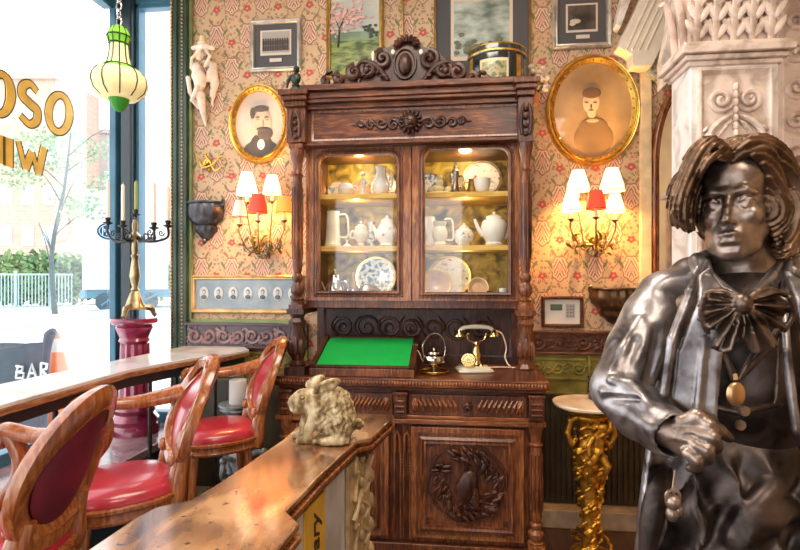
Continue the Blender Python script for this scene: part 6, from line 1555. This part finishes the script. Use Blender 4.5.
for j in range(2):
    yy = YP+.05+.1*j
    b.tube(bez([(px0, yy, ct), (px0-.015, yy, ct+.14), (px0-.045, yy, ct+.25), (px0-.07, yy, ct+.235)], 14), [.026, .030, .024, .014], 8, flat=.5)
for s in (-1, 1): b.tube(scroll_pts(xm+s*.11, ct+.30, .05, YP-.01, 1.5, PI/2, -s, 20, .02), [.016, .014, .008], 7)
b.tube(bez([(xm-.03, YP-.01, ct+.26), (xm, YP-.06, ct+.22), (xm+.03, YP-.01, ct+.26)], 8), .02, 7)
b.box((px0-.06, YP-.06, ct+.34), (px1+.06, yb_+.04, ct+.40)); obj('acanthus_leaves', b, M['stone'], cpo)
b = B(); b.box((px0-.04, YP-.06, 0), (px1+.05, yb_+.02, .18)); b.box((px0-.02, YP-.035, .18), (px1+.03, yb_, .24)); obj('plinth', b, M['stone'], t, .006)
bpy.data.objects[cpo.name]
# the capital's own block runs to the ceiling
b = B(); b.box((px0-.02, YP+.0, ct+.40), (px1+.02, yb_, zc)); struct('trim_14', b, M['stone_w'], .004)

# arched mirror on the back wall beside the pillar
Ym = YW; ax0, ax1 = X(650, Ym), X(735, Ym); zs_ = Z(165, Ym, 690); zb0 = .9
t = thing('arched_mirror', 'tall arched mirror in a moulded wooden frame, half hidden by the stone pillar', 'mirror', ((ax0+ax1)/2, Ym-.005, zb0))
def archp(i0):
    x0, x1 = ax0+i0, ax1-i0; cx = (x0+x1)/2; rx = (x1-x0)/2; rz_ = Z(78, Ym, 690)-zs_-i0; return [(x0, zb0+i0), (x1, zb0+i0), (x1, zs_)]+[(cx+rx*math.cos(PI*a/24), zs_+rz_*math.sin(PI*a/24)) for a in range(1, 24)]+[(x0, zs_)]
b = B(); b.ring(archp(.05), [(0, 0), (0, .02), (.008, .028), (.016, .018), (.024, .020), (.030, .036), (.042, .030), (.05, .012), (.05, 0)], Ym-.001); obj('frame', b, M['cab_light'], t)
b = B(); p_ = archp(.052); b.prism([(x, Ym-.006, z) for x, z in p_], (0, -.006, 0)); obj('mirror_glass', b, plain('silvered_mirror', (.92, .88, .82), .06, 1), t)
xs0, xs1 = X(639, YW), X(650, YW); b = B(); b.box((xs0, YW-.035, zr1b), (xs1, YW, zc)); struct('trim_15', b, plain('cream_painted_strip', (.80, .62, .36), .6, var=.2), .004)
# plaster bracket reaching from the wall to the pillar
M['plaster_c'] = plain('cream_plaster_moulding', (.84, .76, .62), .55, var=.08)
t = thing('plaster_bracket', 'cream and white moulded plaster brace slanting up from the wall to the pillar capital', 'bracket', atY(640, 65, YW-.1))
def slab(pts, ya, yb, mat, name):
    b = B(); b.prism([tuple(atY(px, py, ya)) for px, py in pts], (0, yb-ya, 0)); return obj(name, b, mat, t, .004)
slab([(618, 47), (652, -26), (698, -26), (652, 66), (632, 66), (632, 54)], YW-.13, YW-.002, M['plaster_c'], 'slanted_beam')
b = B()
for o_ in (4, 10, 17, 24): b.tube([atY(622+o_, 50, YW-.132), atY(656+o_, -24, YW-.132)], .008, 6)
obj('fluting', b, M['plaster_c'], t)
slab([(616, 24), (628, -26), (640, -26), (621, 27)], YW-.10, YW-.002, M['stone_w'], 'outer_moulding')
slab([(648, 62), (672, 2), (680, 2), (668, 84), (650, 74)], YW-.09, YW-.002, plain('grey_green_mosaic', (.36, .38, .30), .6, var=.6, scale=60), 'mosaic_spandrel')
slab([(662, 88), (672, 78), (688, 44), (690, -26), (676, -26), (668, 30), (662, 60)], 3.28, 3.36, M['stone_w'], 'side_moulding')
# carved stone surround right of the pillar
b = B(); xr = X(783, 2.9); b.box((xr, 2.9, 0), (2.6, 3.2, zc)); so = struct('trim_16', b, M['stone'], .006)
b = B(); y = 2.9
for i in range(18):
    cz = .5+i*.17; 
    for j in range(5): b.tube(scroll_pts(xr+.06+.15*j, cz+(.05 if j % 2 else 0), .055, y, 1.5, i, 1 if (i+j) % 2 else -1, 18, .02), [.014, .013, .008], 7)
obj('carving', b, M['stone'], so)
b = B(); q = atY(786, 150, 2.86); b.box((q.x-.04, 2.72, q.z-.015), (2.4, 2.9, q.z+.03)); b.box((q.x, 2.76, q.z-.05), (2.4, 2.9, q.z-.015)); struct('trim_17', b, M['stone'], .004)
b = B(); q = atY(786, 175, 2.88); b.box((q.x-.03, 2.80, .4), (q.x+.0, 2.9, q.z+.04)); b.box((q.x, 2.84, .4), (q.x+.6, 2.9, q.z+.04)); struct('trim_18', b, plain('ochre_brown_panel', (.50, .24, .05), .5, var=.6, scale=9), .004)

# ================================================================== BRONZE STATUE
def bronze(name, dark, light, r0, r1, metal=.85):
    m, nt, p = _mat(name); n = noise(nt, 13, 8, dist=.6); n2 = noise(nt, 42, 6)
    nt.links.new(ramp(nt, n, [(.35, dark), (.65, light)]), p.inputs['Base Color']); p.inputs['Metallic'].default_value = metal
    rr = nt.nodes.new('ShaderNodeMapRange'); rr.inputs['To Min'].default_value = r0; rr.inputs['To Max'].default_value = r1; nt.links.new(n, rr.inputs[0]); nt.links.new(rr.outputs[0], p.inputs['Roughness'])
    bump(nt, p, n2, .0028, .45); return m
M['br_skin'] = bronze('polished_bronze_skin', (.11, .075, .055), (.44, .33, .27), .27, .42)
M['br_hair'] = bronze('brown_bronze_hair', (.09, .05, .028), (.30, .18, .11), .28, .45)
M['br_coat'] = bronze('burnished_bronze_coat', (.070, .055, .052), (.46, .42, .42), .27, .44)
M['br_bow'] = bronze('warm_dark_bronze_bow', (.05, .032, .024), (.24, .17, .13), .28, .44)
M['br_dark'] = bronze('dark_bronze_cloth', (.025, .018, .016), (.13, .095, .08), .32, .5)
T0 = 1.10; sx_ = T0/F
uc = (745-400)/F
org = Vector((T0*(uc*CT-ST), T0*(uc*ST+CT), 0))
stt = thing('bronze_statue', 'bronze statue of a long haired person in open coat, waistcoat and floppy bow', 'statue', org, TH)
def sp(px, py, y=0):                      # place on the statue: y metres behind its mid plane
    tt = T0+y; return ((px-400)/F*tt - uc*T0, y, EYE+(280-py)/F*tt)
def so(name, v, mat, smooth=1, parent=None):
    return obj(name, v.mesh(name, smooth), mat, parent or stt, local=True, sharp=75)
# --- body: head, neck, trunk core, arms and hands in one surface
v = Vol((-.40, -.30, .85), (.34, .22, 1.90), .0040)
HM = Matrix.Translation(Vector(sp(737, 206, .0))) @ Matrix.Rotation(R(-42), 4, 'Z') @ Matrix.Rotation(R(1), 4, 'X') @ Matrix.Rotation(R(-1.5), 4, 'Y') @ Matrix.Diagonal((.90, 1.04, 1.04, 1))
HR = (Matrix.Rotation(R(-42), 4, 'Z') @ Matrix.Rotation(R(1), 4, 'X') @ Matrix.Rotation(R(-1.5), 4, 'Y')).to_3x3()
hs_ = 1.04
def h(x, y, z): return tuple(HM @ Vector((x, y, z if z > 0 else z*.88)))
def he(c, r, k=.01, op='add', rot=None):
    Q = HR if rot is None else HR @ Euler(rot).to_matrix()
    v.ell(h(*c), (r[0]*.90, r[1]*hs_, r[2]*hs_*(.92 if c[2] < 0 else 1)), rot=Q, k=k, op=op)
def hc(pts, rs, k=.006, op='add'): v.chain([h(*p) for p in pts], rs, k, op)
he((0, .025, .035), (.074, .095, .092)); he((0, -.018, -.040), (.052, .068, .066), .03); he((0, -.045, .050), (.058, .038, .045), .02)
he((0, -.068, -.102), (.024, .020, .017), .018); he((0, -.054, -.080), (.034, .032, .026), .02)
for s in (-1, 1):
    he((s*.041, -.055, -.026), (.017, .021, .017), .02); hc([(s*.044, -.02, -.06), (s*.032, -.045, -.092), (s*.012, -.066, -.106)], [.013, .012, .012], .02)
    hc([(s*.050, -.066, .014), (s*.032, -.079, .021), (s*.012, -.084, .018)], [.0035, .0048, .0045], .014)
he((0, -.066, -.074), (.034, .024, .026), .015)
for s in (-1, 1):
    he((s*.031, -.092, -.002), (.017, .016, .011), .009, 'sub'); he((s*.031, -.0668, -.003), (.0150, .0135, .0125), .002)
    hc([(s*.047, -.066, -.004), (s*.041, -.0755, .0035), (s*.031, -.0795, .0062), (s*.021, -.0785, .003), (s*.016, -.076, -.005)], [.0022, .0028, .0030, .0026, .002], .002)
    hc([(s*.046, -.067, -.008), (s*.031, -.0775, -.0122), (s*.018, -.0755, -.008)], [.0016, .0024, .0016], .003)
    hc([(s*.029, -.0812, -.002), (s*.029, -.0813, -.0021)], [.0036, .0036], .001, 'sub')
hc([(0, -.080, .020), (0, -.089, .0), (0, -.101, -.020), (0, -.112, -.038)], [.0085, .0068, .0072, .0085], .009)
he((0, -.109, -.042), (.0115, .0105, .009), .006)
for s in (-1, 1): he((s*.0115, -.097, -.044), (.0075, .0105, .0075), .005); he((s*.007, -.104, -.0525), (.0036, .0055, .0032), .002, 'sub')
hc([(0, -.093, -.055), (0, -.091, -.063)], [.003, .0025], .005, 'sub')
hc([(-.026, -.079, -.0755), (-.013, -.0905, -.0705), (-.004, -.0935, -.0685), (.004, -.0935, -.0685), (.013, -.0905, -.0705), (.026, -.079, -.0755)], [.0030, .0048, .0052, .0052, .0048, .0030], .004)
hc([(-.024, -.079, -.0790), (-.010, -.0900, -.0835), (.010, -.0900, -.0835), (.024, -.079, -.0790)], [.0032, .0062, .0062, .0032], .004)
hc([(-.028, -.082, -.0765), (-.010, -.0965, -.0755), (.010, -.0965, -.0755), (.028, -.082, -.0765)], [.0013, .0018, .0018, .0013], .0015, 'sub')
hc([(-.010, -.090, -.0955), (.010, -.090, -.0955)], [.0022, .0022], .010, 'sub')
for s in (-1, 1): he((s*.078, .012, -.010), (.010, .020, .032), .006)
v.chain([sp(738, 240, .03), sp(742, 275, .035), sp(745, 315, .04)], [.060, .058, .072], .03)
v.ell(sp(745, 360, .06), (.17, .085, .14), k=.03).ell(sp(745, 470, .06), (.14, .08, .17), k=.03).chain([sp(745, 305, .05), sp(680, 312, .05), sp(650, 318, .05)], [.06, .055, .050], .03).chain([sp(745, 305, .05), sp(830, 312, .05), sp(848, 330, .05)], [.06, .055, .045], .03)
v.chain([sp(650, 320, .04), sp(617, 392, -.02)], [.042, .034], .02).chain([sp(617, 392, -.02), sp(668, 432, -.14)], [.034, .026], .01).chain([sp(848, 330, .05), sp(856, 440, .05)], [.04, .03], .02)
# hand closed on the coat edge
def P_(px, py, y): return sp(px, py, y)
v.chain([P_(664, 430, -.150), P_(684, 436, -.165)], [.026, .031], .012)
v.ell(P_(688, 437, -.172), (.036, .022, .034), k=.012); v.ell(P_(700, 441, -.176), (.024, .02, .034), k=.012)
v.chain([P_(694, 425, -.185), P_(708, 424, -.200), P_(720, 431, -.195), P_(729, 438, -.185)], [.0130, .0125, .0110, .0085], .003)     # index stretched
v.chain([P_(700, 434, -.198), P_(712, 437, -.210), P_(716, 447, -.200), P_(708, 453, -.186)], [.0130, .0125, .0110, .0095], .002)
v.chain([P_(696, 445, -.200), P_(706, 450, -.210), P_(708, 459, -.198), P_(700, 462, -.184)], [.0125, .0120, .0105, .009], .002)
v.chain([P_(688, 453, -.198), P_(696, 460, -.205), P_(697, 467, -.192), P_(690, 468, -.180)], [.0112, .0105, .0095, .008], .002)
v.chain([P_(682, 422, -.178), P_(697, 416, -.190), P_(712, 419, -.186)], [.0135, .012, .0095], .006)                                     # thumb
v.chain([P_(676, 432, -.187), P_(694, 431, -.199)], [.004, .0035], .006).chain([P_(675, 438, -.188), P_(693, 441, -.201)], [.004, .0035], .006)
body = so('body', v, M['br_skin'], 0)
# --- hair
v = Vol((-.25, -.17, 1.53), (.22, .22, 1.95), .0031)
he((0, .045, .050), (.094, .105, .095), .01); he((-.055, .04, .0), (.045, .08, .07), .02); he((.066, .05, -.01), (.050, .080, .075), .02); he((0, .09, -.04), (.075, .06, .08), .02)
he((0, -.085, -.02), (.058, .075, .090), .012, 'sub'); he((.002, -.085, -.05), (.064, .072, .07), .01, 'sub')
rnd = random.Random(21)
def lock(pts, r, k=.0022): 
    P = bez([tuple(p) for p in pts], 18); n = len(P); v.chain([tuple(p) for p in P], [.82*r*(.55+.6*math.sin(PI*min(1, (i+1)/n*.95)))+.001 for i in range(n)], k)
def hl(px, py, y): return Vector(sp(px, py, y))
for j in range(9):                      # left of the parting
    y = -.062+.022*j; q = j*.9
    lock([hl(731, 160+q*.2, y), hl(718, 146+q*.4, y-.012), hl(702, 152, y-.006), hl(690, 172, y+.004), hl(684+rnd.uniform(-2, 2), 192, y+.006), hl(679+rnd.uniform(-2, 2), 210, y+.010), hl(690+rnd.uniform(-3, 3), 226+rnd.uniform(-3, 4), y+.014)], .0125)
    lock([hl(731, 155, y+.01), hl(712, 141, y), hl(694, 152, y+.006), hl(683, 180, y+.012), hl(677, 198+rnd.uniform(-4, 4), y+.01), hl(683+rnd.uniform(-3, 3), 218+rnd.uniform(-3, 3), y+.006)], .0105)
for j in range(3): lock([hl(729-3*j, 158, -.062), hl(716-3*j, 155+j*2, -.080), hl(703-2*j, 165+j*3, -.072), hl(693-2*j, 185, -.050), hl(687-3*j, 208, -.035)], .0080)
for j in range(11):                     # right of the parting
    y = -.066+.020*j; q = rnd.uniform(-2, 2)
    lock([hl(735, 160, y), hl(748, 142, y-.014), hl(768, 143+q*.5, y-.008), hl(784, 160, y), hl(793+q, 186, y+.008), hl(798+q, 206, y+.01), hl(792+q, 228, y+.012), hl(784+q, 246+q, y+.008)], .0135)
    lock([hl(738, 152, y+.01), hl(757, 138, y), hl(779, 148, y+.004), hl(793, 172, y+.01), hl(801, 196+q, y+.014), hl(800, 220, y+.012), hl(789+q, 240, y+.008)], .0110)
for j in range(5): lock([hl(738+3*j, 159-j*1.2, -.066), hl(753+3*j, 152-j*1.5, -.084), hl(766+2*j, 168-j*2, -.072), hl(772+3*j, 195, -.050), hl(776+4*j, 220, -.035), hl(773+4*j, 246+j*2, -.020)], .0090)
for j in range(6): lock([hl(772+5*j, 205, -.035+.02*j), hl(779+4*j, 228, -.035+.02*j), hl(776+4*j, 250, -.02+.02*j), hl(784+3*j, 256, -.02+.02*j)], .0105)
HC = sp(733, 215, 0)
def strands(x, y, z):
    rad = np.sqrt((x-HC[0])**2+(z-HC[2])**2)
    a = y*330 + rad*520 + 2.0*np.sin(x*22+z*14) + 1.2*np.sin(z*41+y*30)
    return .0027*np.sin(a) + .0008*np.sin(a*.45+1.7+x*30)
v.ell(tuple(hl(684, 196, .04)), (.022, .06, .055), k=.01).ell(tuple(hl(683, 212, .045)), (.020, .055, .035), k=.01)
for j in range(5): lock([hl(750+4*j, 146, -.062+.008*j), hl(772+4*j, 162, -.060+.008*j), hl(779+5*j, 195, -.056+.010*j), hl(774+5*j, 226, -.048+.010*j), hl(781+4*j, 254, -.030+.010*j)], .0100, .0015)
v.add(strands)
so('hair', v, M['br_hair'], 0)
# --- coat
def ts(x, z):                             # surface of the chest
    q = min(1, abs(x)/.30); return -.065-.055*math.sqrt(max(0, 1-q*q)) + (.05 if z > 1.53 else 0)*((z-1.53)/.05 if z < 1.58 else 1)
v = Vol((-.42, -.28, .80), (.36, .24, 1.64), .0050)
v.ell(sp(745, 375, .06), (.215, .135, .20), k=.03).ell(sp(745, 470, .07), (.19, .13, .22), k=.03).ell(sp(740, 318, .06), (.185, .100, .075), k=.03)
v.chain([sp(704, 290, .055), sp(668, 302, .05), sp(655, 320, .045)], [.062, .062, .058], .03).chain([sp(786, 290, .055), sp(830, 302, .05), sp(842, 325, .045)], [.062, .064, .060], .03)
v.chain([sp(690, 275, .07), sp(742, 268, .10), sp(792, 275, .07)], [.04, .045, .04], .02)
v.box(sp(744, 400, -.15), (.088, .155, .42), .01, .015, 'sub')
v.chain([sp(743, 258, -.04), sp(743, 300, -.08)], [.070, .085], .01, 'sub')
# sleeve, image left
v.chain([sp(652, 318, .045), sp(636, 350, .015), sp(620, 388, -.02)], [.062, .058, .056], .012)
v.chain([sp(620, 390, -.02), sp(640, 412, -.075), sp(664, 430, -.135)], [.056, .052, .043], .012); v.cap(sp(660, 427, -.128), sp(668, 432, -.148), .047, .045, .004); v.cap(sp(668, 432, -.146), sp(676, 437, -.175), .036, .034, .003, 'sub')
v.chain([sp(844, 325, .045), sp(856, 390, .04), sp(850, 470, .03)], [.062, .055, .046], .012)
for a_, b_2, c_ in ((( 646, 330, -.02), (632, 360, -.04), (618, 380, -.06)), ((640, 320, -.01), (624, 350, -.03), (608, 378, -.05)), ((604, 392, -.06), (628, 396, -.09), (652, 414, -.14)), ((604, 404, -.05), (628, 412, -.10), (650, 428, -.16)), ((612, 380, -.07), (632, 386, -.085), (648, 404, -.13))):
    v.chain([sp(*a_), sp(*b_2), sp(*c_)], [.009, .012, .008], .012)
v.chain([sp(660, 330, -.035), sp(652, 372, -.05), sp(640, 396, -.08)], [.012, .014, .012], .010, 'sub').chain([sp(606, 398, -.072), sp(640, 400, -.115)], [.006, .006], .008, 'sub').chain([sp(636, 340, -.04), sp(626, 372, -.07)], [.007, .007], .010, 'sub')
# skirts of the coat
v.poly([sp(p[0], p[1], -.05)[::2] for p in ((648, 445), (700, 430), (676, 500), (650, 620), (622, 620), (636, 500))], lambda x, z: -.06-.02*math.sin(x*40), .012, .006)
v.poly([sp(p[0], p[1], -.05)[::2] for p in ((790, 380), (840, 420), (870, 620), (822, 620), (800, 480))], lambda x, z: -.06-.02*math.sin(x*36), .012, .006)
coat = so('coat', v, M['br_coat'], 1)
# --- lapels and collar
v = Vol((-.32, -.26, 1.05), (.22, .14, 1.68), .0038)
def L2(pp): return [sp(a, b, -.09)[::2] for a, b in pp]
v.poly(L2([(706, 266), (712, 300), (703, 340), (697, 415), (684, 414), (664, 396), (668, 350), (684, 300), (694, 276)]), lambda x, z: ts(x, z)-.022-.018*math.cos((x+.12)*22), .006, .003)
v.poly(L2([(790, 268), (782, 300), (786, 350), (795, 430), (812, 470), (836, 440), (822, 350), (806, 290)]), lambda x, z: ts(x, z)-.020-.018*math.cos((x-.12)*22), .006, .003)
v.chain([sp(705, 262, -.02), sp(690, 292, -.10), sp(672, 340, -.125), sp(664, 394, -.125)], [.008, .009, .009, .008], .004)
v.chain([sp(708, 262, -.02), sp(714, 300, -.105), sp(704, 340, -.145), sp(697, 414, -.145)], [.006, .007, .007, .006], .003)
v.chain([sp(789, 262, -.01), sp(783, 300, -.105), sp(786, 350, -.145), sp(796, 430, -.145), sp(812, 470, -.13)], [.007, .008, .008, .008, .008], .003)
v.chain([sp(700, 272, -.0), sp(698, 262, .04), sp(720, 252, .09), sp(760, 250, .10), sp(792, 260, .05), sp(793, 272, .0)], [.016, .018, .020, .020, .018, .016], .01)
so('lapels', v, M['br_coat'], 1, coat)
# --- shirt collar
v = Vol((-.22, -.16, 1.48), (.16, .12, 1.68), .0034)
v.chain([sp(702, 262, .01), sp(712, 278, -.040), sp(728, 292, -.075), sp(742, 300, -.09)], [.009, .010, .010, .008], .006).chain([sp(782, 258, .01), sp(772, 276, -.040), sp(756, 292, -.075), sp(742, 300, -.09)], [.009, .010, .010, .008], .006)
v.chain([sp(704, 272, .0), sp(716, 290, -.05), sp(732, 302, -.085)], [.012, .012, .008], .006).chain([sp(780, 268, .0), sp(770, 288, -.05), sp(752, 302, -.085)], [.012, .012, .008], .006)
so('shirt_collar', v, M['br_coat'], 1)
# --- waistcoat
v = Vol((-.26, -.22, 1.15), (.17, .06, 1.60), .0042)
v.ell(sp(743, 370, .02), (.135, .135, .22), k=.02); v.box(sp(743, 350, .14), (.3, .10, .4), .01, .004, 'sub')
v.chain([sp(704, 318, -.115), sp(716, 345, -.138), sp(736, 376, -.145)], [.007, .008, .006], .003).chain([sp(784, 318, -.115), sp(765, 350, -.138), sp(738, 380, -.145)], [.007, .008, .006], .003).chain([sp(738, 380, -.145), sp(740, 412, -.15)], .004, .003)
v.chain([sp(700, 404, -.125), sp(738, 412, -.150), sp(780, 404, -.125)], [.006, .007, .006], .006)
v.chain([sp(706, 330, -.12), sp(712, 380, -.135)], .0035, .004).chain([sp(780, 330, -.12), sp(776, 400, -.13)], .004, .004)
wcs = so('waistcoat', v, M['br_dark'], 1)
for px, py in ((742, 410), (738, 424)):
    b = B(); b.lathe([(.001, .0), (.006, .001), (.009, .004), (.009, .009), (.0, .009)], (0, 0, 0), 14, 'y'); P = Vector(sp(px, py, -.160))
    for vv in b.bm.verts: vv.co += P
    obj('button', b, M['br_skin'], wcs, local=True)
b = B(); P = sp(736, 394, -.168); b.ell(P, (.017, .007, .022), n=18, m=12); b.tube([Vector(P)+Vector((0, 0, .024+.004*0)), Vector(P)+Vector((.001, .004, .034))], .004, 6)
pd = obj('pendant_medallion', b, plain('worn_golden_bronze', (.60, .36, .17), .3, .9, var=.2), stt, local=True)
b = B()
for a, c_ in (((718, 335, -.130), (733, 380, -.158)), ((760, 340, -.138), (738, 380, -.158))): b.tube([sp(*a), sp(*c_)], .0035, 6)
obj('ribbon', b, M['br_dark'], pd, local=True)
# --- floppy bow
v = Vol((-.26, -.27, 1.34), (.12, -.08, 1.60), .0034)
kn = sp(743, 303, -.185); v.ell(kn, (.015, .016, .017), k=.004)
kx_, kz_ = kn[0], kn[2]
def bowf(amp, f0, n):
    def fn(x, z):
        an = math.atan2(z-kz_, x-kx_); rr = math.hypot(x-kx_, z-kz_)
        return -.178 + f0*min(1, rr/.09) + amp*min(1, rr/.035)*math.sin(n*an)
    return fn
def O2(pp): return [sp(a_, b_2, -.17)[::2] for a_, b_2 in pp]
v.poly(O2([(744, 299), (730, 291), (708, 292), (703, 300), (702, 318), (708, 332), (718, 330), (744, 308)]), bowf(.010, .020, 16), .0065, .003)
v.poly(O2([(742, 299), (758, 289), (782, 292), (792, 300), (791, 318), (784, 330), (768, 326), (742, 308)]), bowf(.010, .020, 16), .0065, .003)
v.poly(O2([(742, 303), (722, 324), (712, 346), (722, 353), (734, 348), (742, 334), (746, 303)]), bowf(.009, .012, 22), .0065, .003)
v.poly(O2([(742, 303), (744, 336), (752, 354), (766, 352), (776, 344), (764, 322), (746, 303)]), bowf(.009, .012, 22), .0065, .003)
for (x0_, y0_), (x1_, y1_), (x2_, y2_) in (((740, 301), (722, 290), (705, 294)), ((705, 294), (701, 314), (708, 333)), ((746, 301), (766, 288), (790, 297)), ((790, 297), (793, 314), (784, 331)), ((741, 306), (724, 330), (713, 347)), ((746, 306), (764, 328), (776, 345))):
    v.chain([tuple(p) for p in bez([sp(x0_, y0_, -.182), sp(x1_, y1_, -.172), sp(x2_, y2_, -.165)], 8)], .0045, .003)
so('bow', v, M['br_bow'], 0)
# --- trousers down to the plinth
v = Vol((-.30, -.24, .24), (.30, .26, 1.36), .0065)
v.ell(sp(742, 470, .03), (.165, .14, .15), k=.03).ell(sp(720, 540, .0), (.15, .14, .20), k=.04).ell(sp(780, 550, .02), (.13, .14, .20), k=.04)
v.chain([sp(700, 520, -.02), (-.11, -.02, .75), (-.11, .0, .34)], [.105, .085, .065], .03).chain([sp(785, 530, .0), (.10, .0, .75), (.12, .04, .34)], [.105, .085, .065], .03)
v.box((0, .02, 0.9), (.02, .02, .02), .002, .001)
def drape(x, y, z):
    w = np.clip((1.245-z)/.05, 0, 1)*np.clip((z-.35)/.2, 0, 1)*np.clip((.02-y)/.05, 0, 1)
    u = x - .42*(z-1.2) + .35*(z-1.2)**2
    return w*(.030*(np.abs(np.sin(42*u + 1.6*np.sin(11*z+4*x)))**.7 - .6) + .007*np.sin(120*u+3*np.sin(9*z)) + .004*np.sin(30*z+60*x))
v.add(drape)
for a, b1, c_, r in (((792, 470, -.085), (764, 498, -.125), (728, 540, -.130), .014), ((802, 505, -.09), (768, 518, -.13), (738, 548, -.135), .016), ((668, 470, -.06), (655, 505, -.085), (645, 560, -.09), .016)):
    v.chain([tuple(p) for p in bez([sp(*a), sp(*b1), sp(*c_)], 10)], [r*.3, r, r, r*.4], .02)
tr = so('trousers', v, M['br_dark'], 1)
v = Vol((-.24, -.28, .20), (.24, .16, .40), .006)
for x, y in ((-.11, 0), (.12, .04)): v.chain([(x, y+.04, .27), (x, y-.08, .262), (x, y-.17, .255)], [.045, .042, .034], .02); v.box((x, y-.06, .225), (.045, .15, .014), .01, .01); v.cap((x, y, .28), (x, y, .37), .05, .055)
so('shoes', v, M['br_dark'], 1)
b = B(); b.box((-.34, -.34, 0), (.34, .34, .18)); b.box((-.31, -.31, .18), (.31, .31, .211)); obj('plinth', b, M['br_dark'], stt, .01, local=True)
# fob hanging on the coat skirt
b = B(); b.tube([Vector(sp(673+7*math.cos(2*PI*i/14), 497+7*math.sin(2*PI*i/14), -.17)) for i in range(14)], .003, 5, closed=True); b.ell(sp(673, 502, -.168), (.014, .012, .014)); b.ell(sp(672, 514, -.165), (.011, .010, .014)); b.ell(sp(678, 510, -.165), (.008, .008, .012)); b.tube([sp(676, 470, -.165), sp(673, 492, -.170)], .003, 5)
obj('watch_fob', b, M['br_skin'], stt, local=True)
